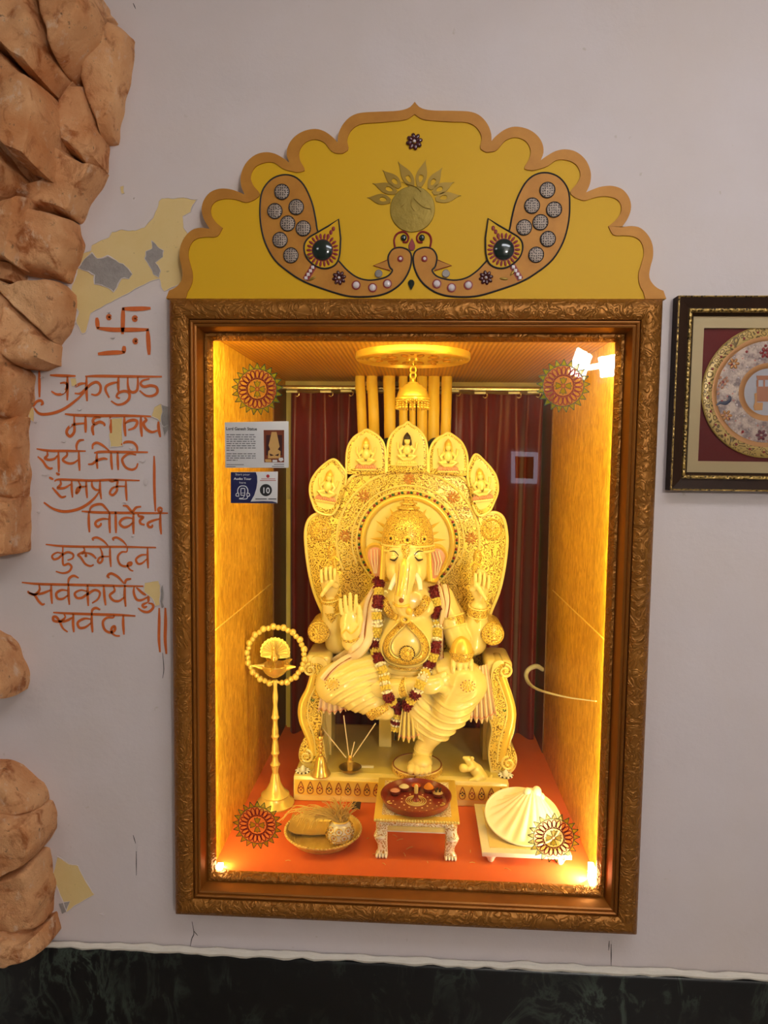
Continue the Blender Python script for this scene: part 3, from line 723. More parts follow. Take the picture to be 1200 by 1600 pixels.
xm = at(644.5, 400, YP).x
ymid = YP
def P1(pts): return [at(260 + x / 3, 140 + y / 3, YP) for x, y in pts]
def cord(P, r, name, m, par, closed=False, n=6):
    return MB().tube([Vector((p.x, YP - .0008, p.z)) for p in P], r, n, closed=closed).build(name, m, par)
def disc(c, r, y, h=.003, prof=None, n=20):
    prof = prof or [(r, 0), (r, h * .6), (r * .85, h), (0, h)]
    return MB().lathe(prof, (c.x, y, c.z), n, 'y')
bodyL = [(712, 672), (700, 610), (682, 530), (645, 450), (600, 410), (545, 402), (490, 425), (450, 480), (440, 560), (445, 640), (465, 720), (510, 800), (580, 860), (650, 902), (740, 936), (840, 966), (920, 972), (1000, 964), (1060, 940), (1110, 897), (1140, 842),
         (1149, 790), (1137, 757), (1100, 742), (1062, 750), (1040, 785), (1046, 830), (1060, 850), (1030, 880), (960, 895), (900, 884), (850, 850), (808, 805), (760, 760)]
leafL = [(808, 610), (818, 700), (812, 780), (790, 825), (740, 841), (690, 822), (655, 782), (647, 735), (665, 700), (712, 670), (760, 642)]
def peacock(mirrored):
    f = (lambda P: mirx(P, xm)) if mirrored else (lambda P: P)
    pk = crom(f(P1(bodyL)), 4, closed=True)
    b = MB().prism(pk, YP - .0022, YP + .001).build('peacock_relief', M_CGOLD, PD, ang=30)
    cord(pk, .0024, 'outline_cord', M_BLACK, b, True)
    lp = P1(leafL); lf = f([lp[0]] + crom(lp[1:], 4))
    w = MB().prism(lf, YP - .0032, YP).build('wing', M_YELLOW, PD, ang=30)
    MB().tube([Vector((p.x, YP - .0034, p.z)) for p in lf], .0020, 6, closed=True).build('outline_cord', M_BLACK, w)
    c = f(P1([(733, 755)]))[0]; k = mpp(YP) / 3
    m = MB()
    for q in range(22):
        a = 2 * PI * q / 22
        e = Vector((c.x + math.cos(a) * 62 * k, YP - .004, c.z + math.sin(a) * 62 * k))
        m.ell(e, (13 * k, .0012, 6 * k), 8, 6, Matrix.Rotation(-a, 3, 'Y'))
    m.lathe([(50 * k, 0), (50 * k, .0016), (44 * k, .0018)], (c.x, YP - .003, c.z), 24, 'y')
    for q in f(P1([(760, 690), (772, 672), (784, 655)])): m.ell((q.x, YP - .004, q.z), (8 * k, .0012, 11 * k), 8, 6)
    m.build('petal_ring', M_RED, w)
    disc(c, 47 * k, YP - .003, .006, [(47 * k, 0), (46 * k, .003), (34 * k, .0065), (15 * k, .008), (0, .0083)], 28).build('gem', M_DGREEN, w)
    for q in f(P1([(543, 482), (510, 572), (610, 553), (570, 630), (643, 653), (534, 707), (585, 779)])):
        d = disc(q, 33 * k, YP - .002, .003, n=24).build('mirror_disc', M_LATTICE, PD)
        MB().tube([Vector((q.x + 33.5 * k * math.cos(a), YP - .004, q.z + 33.5 * k * math.sin(a))) for a in np.linspace(0, 2 * PI, 24, endpoint=False)], .0012, 6, closed=True).build('rim', M_BLACK, d)
    q = f(P1([(810, 884)]))[0]; flower_gem(q, 33 * k, PD)
    for q in f(P1([(890, 918), (967, 930), (1036, 912)])):
        d = MB().lathe([(21 * k, 0), (21 * k, .0016), (17 * k, .002)], (q.x, YP - .002, q.z), 18, 'y').build('bead_setting', M_RED, PD)
        MB().ell((q.x, YP - .003, q.z), (16 * k, .0042, 16 * k), 14, 10).build('pearl', M_PEARL, d)
    q = f(P1([(995, 864)]))[0]; d = disc(q, 18 * k, YP - .001, .003).build('round_mirror', M_MIRROR, PD)
    a, b2 = f(P1([(652, 892)]))[0], f(P1([(692, 828)]))[0]
    st = MB().tube([Vector((a.x, YP - .002, a.z)), Vector((b2.x, YP - .002, b2.z))], 17 * k, 4, flat=.15).build('neck_band', M_RED, PD)
    m = MB()
    for t in (.1, .36, .62, .88):
        p = a.lerp(b2, t); m.box(p.x - 7 * k, p.x + 7 * k, YP - .0062, YP - .002, p.z - 7 * k, p.z + 7 * k)
    m.build('square_gem_row', M_PEARL, st, bevel=.0006)
    q = f(P1([(1097, 795)]))[0]
    d = MB().lathe([(14 * k, 0), (14 * k, .002), (9 * k, .003)], (q.x, YP - .002, q.z), 18, 'y').build('eye', M_RED, PD); 
    MB().ell((q.x, YP - .004, q.z), (8 * k, .002, 8 * k), 12, 8).build('pupil_bead', M_PEARL, d)
    bk = f(P1([(1036, 800), (970, 826), (1050, 850)]))
    d = MB().prism(bk, YP - .002, YP).build('beak', M_CGOLD, PD, smooth=False)
    MB().tube([Vector((p.x, YP - .002, p.z)) for p in bk], .0010, 6).build('outline_cord', M_RED, d)
    cr = crom(f(P1([(1073, 745), (1068, 705), (1083, 676), (1115, 668), (1135, 690), (1128, 715), (1108, 716)])), 5)
    d = cord(cr, .0024, 'crest_curl', M_RED, PD)
    q = f(P1([(1112, 696)]))[0]; MB().ell((q.x, YP - .002, q.z), (14 * k, .004, 15 * k), 14, 8).build('crest_gem', M_DGREEN, d)
def flower_gem(c, r, par, mat_=None):
    m = MB()
    for q in range(8):
        a = 2 * PI * q / 8 + .2
        m.ell((c.x + math.cos(a) * r * .62, YP - .003, c.z + math.sin(a) * r * .62), (r * .40, .0028, r * .27), 10, 6, Matrix.Rotation(-a, 3, 'Y'))
    d = m.build('flower_gem', mat_ or M_MAROON, par)
    MB().ell((c.x, YP - .005, c.z), (r * .2, .003, r * .2), 10, 6).build('bead', M_PEARL, d)
peacock(False); peacock(True)
flower_gem(at(647.5, 222, YP), 12.5 * mpp(YP), PD)
# teardrops between the two heads
for (px, py, m_, s_) in ((643.5, 384, M_RED, 1), (642.5, 444, M_DGREEN, 1)):
    c = at(px, py, YP); k = mpp(YP)
    tp = [(0, 10.5), (2.6, 5), (4.6, 0), (4.2, -4), (2, -7), (-2, -7), (-4.2, -4), (-4.6, 0), (-2.6, 5)]
    sgn = 1 if m_ is M_RED else -.85
    P = [Vector((c.x + x * k, YP, c.z + y * k * sgn)) for x, y in tp]
    d = MB().prism(P, YP - .0025, YP).build('teardrop_gem', m_, PD, ang=30)
    MB().tube([Vector((p.x, YP - .0012, p.z)) for p in P], .0010, 6, closed=True).build('setting', M_BLACK if m_ is M_RED else M_BRASSLEAF, d)
# brass lotus pot
c = at(570 + 558 / 7.5, 240 + 655 / 7.5, YP); k = mpp(YP) / 7.5
n = NT('hammered_brass'); n.col(n.mix(n.noise(30, 4), srgb(120, 98, 26), srgb(150, 124, 44))).set(.42, .5); n.bump(n.noise(55, 5, .6), .5, .003); M_HAMMER = n.m
pot = MB().lathe([(255 * k, 0), (255 * k, .0015), (250 * k, .0026), (150 * k, .0034), (0, .0036)], (c.x, YP, c.z), 44, 'y').build('lotus_pot', M_HAMMER, PD)
m = MB()
for pts in ([(575, 535), (640, 600), (700, 640), (770, 655)], [(430, 340), (520, 370), (600, 400), (660, 450)], [(545, 545), (545, 620), (580, 680)], [(420, 640), (460, 600)]):
    P = [at(570 + x / 7.5, 240 + y / 7.5, YP) for x, y in pts]; m.tube([Vector((p.x, YP - .0036, p.z)) for p in crom(P, 4)], .0008, 6)
m.build('chased_line', M_BRASSLEAF, pot)
tips = [(35, 490), (105, 325), (232, 178), (418, 85), (688, 65), (882, 155), (1030, 312), (1120, 465)]
bases = [(300, 560), (370, 460), (410, 400), (560, 395), (640, 395), (760, 420), (800, 470), (830, 540)]
for (tx, ty), (bx, by) in zip(tips, bases):
    B = Vector((bx, 0, by)); T = Vector((tx, 0, ty)); d = T - B; L = d.length; u = d / L; w = Vector((-u.z, 0, u.x))
    side = 1 if tx < 560 else -1
    O = []; I = []
    for s in np.linspace(0, 1, 15):
        wd_ = 68 * math.sin(PI * min(1, s * .92 + .08)) ** .8 * (1 - s ** 3)
        bend = side * 38 * math.sin(s * PI) * (1 if abs(tx - 560) > 200 else .5)
        O.append((B + u * L * s + w * (wd_ + bend * .0 - side * 30 * s * s), s)); I.append((B + u * L * s + w * (-wd_ - side * 30 * s * s), s))
    outl = [p for p, s in O] + [p for p, s in I[::-1][1:]]
    hc = B + u * L * .30
    hole = [hc + (p - hc) * (.42 if (p - hc).length < 110 else .42 * 110 / (p - hc).length) for p in outl]
    cv = lambda P: [at(570 + p.x / 7.5, 240 + p.z / 7.5, YP) for p in P]
    MB().ring_prism(cv(outl), cv(hole), YP - .0022, YP).build('lotus_petal', M_BRASSLEAF, PD, ang=30)
# little gold leaves on the birds' tails
for (px, py, a) in ((787, 436, .1), (801, 426, -.9), (483, 402, .6), (488, 436, -.5)):
    q = at(px, py, YP); MB().ell((q.x, YP - .003, q.z), (.010, .0012, .003), 10, 6, Matrix.Rotation(a, 3, 'Y')).build('gold_leaf_sprig', M_BRASSLEAF, PD)

# ------------------------------------------------------------------ stickers on the glass
n = NT('sticker_film'); tr = n.n('ShaderNodeBsdfTransparent'); tl = n.n('ShaderNodeBsdfTranslucent'); df = n.n('ShaderNodeBsdfDiffuse'); m2_ = n.n('ShaderNodeMixShader'); mx = n.n('ShaderNodeMixShader')
tl.inputs[0].default_value = df.inputs[0].default_value = srgb(236, 170, 84); m2_.inputs[0].default_value = .6; n.link(df.outputs[0], m2_.inputs[1]); n.link(tl.outputs[0], m2_.inputs[2]); mx.inputs[0].default_value = .42; n.link(tr.outputs[0], mx.inputs[1]); n.link(m2_.outputs[0], mx.inputs[2]); n.link(mx.outputs[0], n.out.inputs['Surface']); M_FILM = n.m
n = NT('green_film'); tr = n.n('ShaderNodeBsdfTransparent'); tl = n.n('ShaderNodeBsdfTranslucent'); df = n.n('ShaderNodeBsdfDiffuse'); m2_ = n.n('ShaderNodeMixShader'); mx = n.n('ShaderNodeMixShader')
tl.inputs[0].default_value = df.inputs[0].default_value = srgb(160, 172, 36); m2_.inputs[0].default_value = .6; n.link(df.outputs[0], m2_.inputs[1]); n.link(tl.outputs[0], m2_.inputs[2]); mx.inputs[0].default_value = .6; n.link(tr.outputs[0], mx.inputs[1]); n.link(m2_.outputs[0], mx.inputs[2]); n.link(mx.outputs[0], n.out.inputs['Surface']); M_GFILM = n.m
M_DKGREEN = flat('green_ink', srgb(22, 70, 28), .5); M_REDINK = flat('red_ink', srgb(140, 20, 18), .5)
YG = -.0012
def mandala(px, py, label, r=37.5):
    c = at(px, py, YG); k = mpp(YG) * r / 37.5
    t = thing('mandala_sticker', label, 'sticker', c, 'round mandala stickers on the shrine glass')
    V = lambda rr, a: Vector((c.x + rr * k * math.sin(a), YG, c.z + rr * k * math.cos(a)))
    N = 21
    d = MB(); d.add([V(0, 0)] + [V(31, 2 * PI * i / 48) for i in range(48)], [(0, 1 + i, 1 + (i + 1) % 48) for i in range(48)]); d.build('backing_film', M_FILM, t, smooth=False, fixn=False)
    g = MB(); ln = MB()
    YL = YG - .0006
    F = lambda p: Vector((p.x, YL, p.z))
    for i in range(N):
        a = 2 * PI * i / N; h = PI / N * .92
        A, T, B = V(31.5, a - h), V(40.5, a), V(31.5, a + h)
        g.add([F(A) + Vector((0, .0003, 0)), F(T) + Vector((0, .0003, 0)), F(B) + Vector((0, .0003, 0))], [(0, 1, 2)])
        ln.ribbon([A.lerp(T, s) for s in (0, .5, 1)], 1.15 * k, YL); ln.ribbon([T.lerp(B, s) for s in (0, .5, 1)], 1.15 * k, YL)
    g.build('ray_fill', M_GFILM, t, smooth=False, fixn=False)
    ln.ribbon([V(31, 2 * PI * i / 60) for i in range(61)], 1.1 * k, YL)
    ln.build('ray_border', M_DKGREEN, t, smooth=False, fixn=False)
    rd = MB()
    for i in range(N):
        a = 2 * PI * i / N; pts = []
        for q in range(17):
            b = 2 * PI * q / 16; rr = 22.6 + 6.6 * math.cos(b); ww = 2.9 * math.sin(b) * (1 + .25 * math.cos(b)); pts.append(V(rr, a) + (V(1, a + PI / 2) - V(0, 0)) * ww)
        rd.ribbon(pts, 1.6 * k, YL)
    rd.ribbon([V(15.8, 2 * PI * i / 40) for i in range(41)], 1.4 * k, YL); rd.ribbon([V(2.8, 2 * PI * i / 20) for i in range(21)], 1.2 * k, YL)
    rd.build('petal_ring', M_REDINK, t, smooth=False, fixn=False)
    fg = MB(); fl = MB()
    for i in range(4):
        a = PI / 2 * i
        pts = [V(3.5, a - .5), V(9, a - .45), V(12.5, a - .42), V(10.6, a - .18), V(13.2, a), V(10.6, a + .18), V(12.5, a + .42), V(9, a + .45), V(3.5, a + .5)]
        fg.add([F(p) + Vector((0, .0002, 0)) for p in pts], [tuple(range(9))]); fl.ribbon([pts[0], pts[1], pts[2]], 1.0 * k, YL); fl.ribbon([pts[2], pts[3], pts[4], pts[5], pts[6]], 1.0 * k, YL); fl.ribbon([pts[6], pts[7], pts[8]], 1.0 * k, YL)
    fg.build('flower_fill', M_GFILM, t, smooth=False, fixn=False); fl.build('flower_outline', M_DKGREEN, t, smooth=False, fixn=False)
mandala(402, 608, 'round mandala sticker on the glass above the white information card')
mandala(880, 603, 'round mandala sticker on the glass near the mirrored white floodlight')
mandala(402, 1289, 'round mandala sticker on the glass in front of the brass lamp base')
mandala(865, 1309, 'round mandala sticker on the glass in front of the white shell tray', 38.5)

# ------------------------------------------------------------------ cards on the glass
def text(body, x, y, size, Y, m, name, par, align='LEFT', bold=0.0, width=None):
    """writing as flat mesh: x, y in photo pixels are the baseline start (or centre)"""
    cu = bpy.data.curves.new(name, 'FONT'); cu.body = body; cu.size = 1.0; cu.align_x = align; cu.resolution_u = 3; cu.offset = bold
    ob = bpy.data.objects.new(name, cu); COL.objects.link(ob)
    bpy.context.view_layer.update()
    me = bpy.data.meshes.new_from_object(ob.evaluated_get(bpy.context.evaluated_depsgraph_get()))
    bpy.data.objects.remove(ob); bpy.data.curves.remove(cu)
    p = at(x, y, Y); k = mpp(Y) * size; off = woff(par)
    wx = 1.0
    if width: 
        xs_ = [v.co.x for v in me.vertices]; wx = width * mpp(Y) / ((max(xs_) - min(xs_)) * k)
    for v in me.vertices: v.co = Vector((p.x + v.co.x * k * wx - off.x, Y - off.y, p.z + v.co.y * k - off.z))
    me.materials.clear(); me.materials.append(m)
    o = bpy.data.objects.new(name, me); COL.objects.link(o); o.parent = par; return o
M_CARD = flat('white_card', srgb(214, 212, 210), .5, vs=8); M_NAVY = flat('navy_print', srgb(18, 22, 74), .45); M_INK = flat('black_ink', srgb(24, 24, 26), .5); M_GREYINK = flat('grey_ink', srgb(120, 116, 116), .6)
M_WHITEINK = flat('white_ink', srgb(230, 230, 230), .5); M_REDLOGO = flat('red_logo', srgb(170, 30, 34), .5)
YC = -.0022
t = thing('information_card', 'white printed card with a small statue photograph, upper left of the glass', 'card', at(401, 695, YC))
cp = [at(*p, YC) for p in ((351, 660), (451, 658), (451, 731), (352, 731))]
MB().prism(cp, YC, -.0006).build('card_sheet', M_CARD, t, bevel=.0004)
text('Lord Ganesh Statue', 353, 672, 6.6, YC - .0004, M_INK, 'printed_heading', t, bold=.022, width=49)
par = ["This beautiful marble statue is made", "of single Makrana stone. The", "exquisite carving is done by hand in", "pure white. The crown and a", "base with 24 carat gold leaf,", "colours. It was made in 1992 and it", "has taken 12 years to complete", "this work."]
M_FINE = flat('fine_print', srgb(92, 90, 92), .6)
ys = [679.3 + 3.45 * i for i in range(8)] + [709 + 3.35 * i for i in range(4)]
rs = random.Random(3); m = MB()
for i, y in enumerate(ys):
    if i == 8: m.build('small_print', M_FINE, t, smooth=False, fixn=False); m = MB()          # body text too small to read in the photograph: runs of word-long strokes
    x = 354.0; end = {7: 366, 11: 371}.get(i, 399.5)
    while x < end:
        w = rs.choice((3, 4, 5, 6.5, 8)); w = min(w, end - x)
        if w > 1: m.ribbon([at(x, y, YC), at(x + w * .5, y, YC), at(x + w, y, YC)], 1.25 * mpp(0), YC - .0004)
        x += w + 1.3
m.build('small_print', M_FINE, t, smooth=False, fixn=False); m = MB()
for (x0, x1, y) in ((354, 381, 726), (354, 368, 729.3), (428, 444, 725.5), (425, 444, 728.6)):
    if x0 == 428: m.build('caption_print', M_FINE, t, smooth=False, fixn=False); m = MB()
    m.ribbon([at(x0, y, YC), at((x0 + x1) / 2, y, YC), at(x1, y, YC)], 1.0 * mpp(0), YC - .0004)
m.build('caption_print', M_FINE, t, smooth=False, fixn=False)
ph = [at(*p, YC) for p in ((412, 672), (444, 672), (444, 722.5), (413, 722.5))]
pho = MB().prism(ph, YC - .0005, YC).build('photograph', flat('photo_brown', srgb(120, 52, 22), .4, vs=60), t, smooth=False)
M_PHT = flat('photo_tan', srgb(206, 160, 92), .4, vs=90); M_PHD = flat('photo_dark', srgb(58, 16, 18), .4)
def pic(pts, m, dy, nm): MB().prism([at(345 + x / 10.43, 650 + y / 10.43, YC) for x, y in pts], YC - dy, YC - dy + .0001).build(nm, m, pho, smooth=False)
pic([(740, 310), (1000, 310), (1000, 640), (740, 640)], M_PHD, .0007, 'printed_shade')
pic([(830, 260), (910, 260), (940, 400), (960, 500), (930, 545), (975, 575), (970, 690), (770, 690), (775, 575), (805, 545), (780, 480), (800, 400)], M_PHT, .0009, 'printed_statue')
pic([(795, 610), (870, 640), (810, 655)], M_PHD, .0011, 'printed_shade'); pic([(950, 610), (880, 640), (940, 655)], M_PHD, .0011, 'printed_shade')
pic([(720, 705), (820, 705), (830, 750), (730, 750)], M_PHT, .0009, 'printed_statue'); pic([(950, 680), (1010, 680), (1022, 720), (980, 745), (945, 720)], M_CARD, .0009, 'printed_shell'); pic([(845, 715), (920, 715), (920, 750), (845, 750)], M_CARD, .0009, 'printed_table')

t = thing('audio_tour_card', 'navy and white audio tour card numbered 10, below the information card', 'card', at(398, 761, YC))
A = lambda x, y: (345 + x / 10.43, 650 + y / 10.43)
cp = [at(*A(*p), YC) for p in ((160, 915), (930, 905), (922, 1425), (160, 1420))]
MB().prism(cp, YC, -.0006).build('card_sheet', M_CARD, t, bevel=.0003)
nv = [(162, 917), (570, 917), (592, 980), (595, 1080), (580, 1180), (545, 1290), (485, 1395), (700, 1388), (840, 1392), (900, 1408), (920, 1422), (162, 1418)]
MB().prism([at(*A(*p), YC) for p in nv], YC - .0003, YC).build('navy_panel', M_NAVY, t, smooth=False)
YT = YC - .0007
text('Start your', *A(355, 968), 4.6, YT, M_WHITEINK, 'printed_line', t, 'CENTER', width=23)
text('Audio Tour', *A(355, 1040), 4.9, YT, M_WHITEINK, 'printed_line', t, 'CENTER', .02, width=28)
text('here', *A(355, 1100), 4.2, YT, M_WHITEINK, 'printed_line', t, 'CENTER', width=10)
c = at(*A(735, 1208), YC); k = mpp(0) / 10.43
MB().lathe([(100 * k, 0), (100 * k, .0003), (0, .0003)], (c.x, YC, c.z), 36, 'y').build('number_disc', M_INK, t, smooth=False)
text('10', *A(735, 1258), 13.0, YT, M_WHITEINK, 'printed_number', t, 'CENTER', .012)
c = at(*A(768, 980), YC)
MB().lathe([(28 * k, 0), (28 * k, .0003), (0, .0003)], (c.x, YC, c.z), 20, 'y').build('round_logo', M_REDLOGO, t, smooth=False)
m = MB()
for (x0, x1, y, w) in ((660, 890, 1022, 10), (640, 900, 1050, 12), ): m.ribbon([at(*A(x0, y), YC), at(*A((x0 + x1) / 2, y), YC), at(*A(x1, y), YC)], w * k, YT)
m.build('red_small_print', flat('red_print', srgb(190, 110, 106), .6), t, smooth=False, fixn=False)
m = MB()
for (x0, x1, y, w) in ((565, 750, 1352, 13), (775, 905, 1352, 13)): m.ribbon([at(*A(x0, y), YC), at(*A((x0 + x1) / 2, y), YC), at(*A(x1, y), YC)], w * k, YT)
m.build('black_small_print', M_INK, t, smooth=False, fixn=False)
m = MB()
hd = lambda pts, w, cl=False: m.ribbon(crom([at(*A(*p), YC) for p in pts], 6) if len(pts) > 2 else [at(*A(*pts[0]), YC), at(*A(*pts[1]), YC)], w * k, YT)
hd([(280, 1260), (278, 1200), (310, 1150), (358, 1138), (410, 1150), (440, 1200), (440, 1260)], 14)
hd([(330, 1180), (328, 1240), (330, 1292)], 12); hd([(330, 1180), (392, 1180)], 12); hd([(392, 1180), (392, 1292)], 12); hd([(328, 1292), (392, 1292)], 12); hd([(332, 1255), (392, 1255)], 8)
hd([(290, 1255), (255, 1265), (250, 1300), (290, 1310)], 12); hd([(292, 1255), (295, 1310)], 12); hd([(430, 1255), (465, 1265), (470, 1300), (432, 1310)], 12); hd([(428, 1255), (426, 1310)], 12)
hd([(440, 1310), (430, 1340), (400, 1352), (300, 1352)], 12); hd([(300, 1338), (360, 1335), (385, 1300)], 9)
m.build('headphone_symbol', M_WHITEINK, t, smooth=False, fixn=False)
# ------------------------------------------------------------------ curtains and rod at the back of the niche
n = NT('maroon_satin'); n.col(n.mix(n.noise(5, 2, scale=(1, 1, .1)), srgb(92, 14, 18), srgb(112, 22, 24))).set(.40, 0, .4); n.b.inputs['Sheen Weight'].default_value = .2; M_MAROONCL = n.m
M_ROD = flat('steel_rod', srgb(214, 206, 190), .25, .9)
M_HOOK = flat('white_plastic_hook', srgb(232, 228, 214), .4)
YCU = .915
def curtain(x0, x1, z0, z1, label, seed, nf):
    t = thing('curtain', label, 'curtain', ((x0 + x1) / 2, YCU, z0), 'maroon curtains behind the statue')
    rs = random.Random(seed); NX_, NZ_ = 150, 30
    ph = [rs.uniform(0, 6.3) for _ in range(4)]
    v = []; f = []
    for j in range(NZ_ + 1):
        s = j / NZ_; z = z1 + (z0 - z1) * s
        for i in range(NX_ + 1):
            u = i / NX_
            x = x0 + (x1 - x0) * u + .006 * math.sin(s * 3 + ph[0]) * math.sin(u * PI)
            ff = nf * (u + .02 * math.sin(6 * u + ph[1]) + .012 * math.sin(2.2 * s + ph[2]))
            pin = math.exp(-s * 9)
            a = .030 * math.sin(2 * PI * ff + ph[3]) + .012 * math.sin(2 * PI * ff * 1.6 + ph[1] + s) * (1 - pin) + .006 * math.sin(2 * PI * ff * 2.9 + ph[2]) * pin
            v.append((x, YCU + a * (.45 + .55 * min(1, s * 4 + .15)) + .004 * noise.noise(Vector((x * 20, s * 4, seed))), z))
    for j in range(NZ_):
        for i in range(NX_):
            a = j * (NX_ + 1) + i; f.append((a, a + 1, a + NX_ + 2, a + NX_ + 1))
    MB().add(v, f).build('cloth', M_MAROONCL, t, fixn=False, ang=180)
    return t
zr = at(500, 606, YCU - .062).z
x0 = at(455, 900, YCU).x; xm_ = at(628, 900, YCU).x; x1 = at(838, 900, YCU).x
zt = at(500, 614, YCU).z; zb = OZ0 + .002
curtain(x0, xm_, zb, zt, 'maroon satin curtain hanging left of the yellow fabric tubes', 3, 4.2)
curtain(xm_ + .004, x1 + .004, zb, zt, 'maroon satin curtain hanging right of the yellow fabric tubes', 8, 5.1)
rod = MB().tube([(-NX + .001, YCU - .062, zr), (NX - .001, YCU - .062, zr)], .0085, 12).build('curtain_rod', M_ROD)
tag(rod, 'thin steel curtain rod running across the back under the ceiling', 'curtain rod')
HK = thing('curtain_hook', '', 'hook', (0, 0, 0), 'white curtain hooks below the rod')
px_h = [(456, 612), (509, 612), (541, 611), (594, 611), (708, 611), (750, 614), (803, 614), (833, 613)]
lab = ['far left, beside the left mandala sticker', 'second from the left, over the dark curtain fold', 'third from the left', 'behind the yellow tubes at left', 'just right of the yellow tubes', 'middle of the right curtain', 'over the bright fold of the right curtain', 'beside the right mandala sticker']
for i, (px, py) in enumerate(px_h):
    p = at(px, py, YCU - .066)
    t = HK if i == 0 else HK.copy()
    if i: COL.objects.link(t)
    t.location = p; t['label'] = 'white curtain hook under the rod, ' + lab[i]
    if i == 0:
        MB().box(-.020, .020, -.006, .004, -.004, .004).build('clip_bar', M_HOOK, t, local=True, bevel=.0015)
        MB().tube([Vector((.018, 0, 0)) + Vector((.008 * math.cos(a), 0, -.008 + .009 * math.sin(a))) for a in np.linspace(1.6, -2.6, 10)], .0022, 6).build('ring', M_ROD, t, local=True)
    else:
        for ch in HK.children:
            c = ch.copy(); COL.objects.link(c); c.parent = t

# pale batten in the gap left of the curtain
b0 = at(449, 1000, .955).x; b1 = at(457, 1000, .955).x
tag(MB().box(b0, b1, .945, .9635, OZ0, at(452, 780, .95).z).build('batten', flat('pale_yellow_batten', srgb(236, 214, 120), .5), bevel=.001), 'pale yellow upright batten in the gap left of the left curtain', 'batten')

# ------------------------------------------------------------------ ceiling canopy, the yellow cloth tubes below it, and dark blue bolsters
M_GOLDCLOTH = flat('golden_cloth', srgb(248, 206, 70), .5, 0, .12, 18, .1)
M_GOLD = flat('polished_gold', srgb(240, 200, 84), .3, .55, .12, 40)
YCN = .30
c0 = at(645, 565, YCN)
rC = .160
zC = NZ1
t = thing('ceiling_canopy', 'round golden carved canopy disc fixed to the ceiling above the statue', 'canopy', (c0.x, YCN, zC))
prof = [(rC, 0), (rC, -.013)]
for i in range(5): r = rC - .003 - i * .0055; prof += [(r, -.018), (r - .0028, -.0145)]
prof += [(.126, -.019), (.122, -.014), (.02, -.014), (.018, -.020), (0, -.020)]
MB().lathe([(r, z) for r, z in prof], (c0.x, YCN, zC), 64).build('disc', M_GOLD, t, ang=25)
m = MB()
for i in range(10):
    a = 2 * PI * i / 10
    for q, (rr, s) in enumerate(((.070, .019), (.100, .012))):
        m.ell((c0.x + rr * math.cos(a + q * .3), YCN + rr * math.sin(a + q * .3), zC - .015), (s, s * .5, .004), 10, 6, Matrix.Rotation(a + q * .3, 3, 'Z'))
m.build('carved_leaf', flat('amber_gold', srgb(206, 150, 40), .35, .5), t)
# hanging silver-gilt umbrella
YU = .30
pc = at(645, 614, YU)
t = thing('hanging_umbrella', 'small golden bell-shaped ceremonial umbrella hanging by a two-link chain', 'ornament', (pc.x, YU, pc.z))
k = mpp(YU)
dome = [(0, 22), (2.5, 21), (3, 17.5), (8, 16), (9, 13.5), (14, 12), (15.5, 9.5), (20, 6), (22.5, 2), (24, -3), (24.5, -6), (27, -8), (27, -11), (25, -11), (22, -6), (18, 2), (0, 8)]
MB().lathe([(r * k, z * k) for r, z in dome], (pc.x, YU, pc.z), 36).build('dome', M_GOLD, t, ang=30)
m = MB(); 
for i in range(26):
    a = 2 * PI * i / 26; ex = Vector((pc.x + 25 * k * math.cos(a), YU + 25 * k * math.sin(a), pc.z - 9 * k))
    for q in range(5): m.ell(ex - Vector((0, 0, q * 3.6 * k)), 1.8 * k * (1.2 if q == 4 else .8), 6, 5)
    b = a + PI / 26; e2 = Vector((pc.x + 25 * k * math.cos(b), YU + 25 * k * math.sin(b), pc.z - 13 * k)); m.ell(e2, 1.4 * k, 6, 5)
m.build('bead_fringe', M_GOLD, t)
z = pc.z + 22 * k
for i in range(2):
    m = MB(); m.tube([(pc.x + 4.3 * k * math.cos(a), YU, z + (4.6 + i * 9) * k + 5.2 * k * math.sin(a)) for a in np.linspace(0, 2 * PI, 16, endpoint=False)], 1.2 * k, 6, closed=True)
    m.build('chain_link', M_GOLD, t)
MB().tube([(pc.x, YU, z + 17 * k), (pc.x, YU, zC - .019)], .6 * k, 6).build('hook_wire', M_GOLD, t)
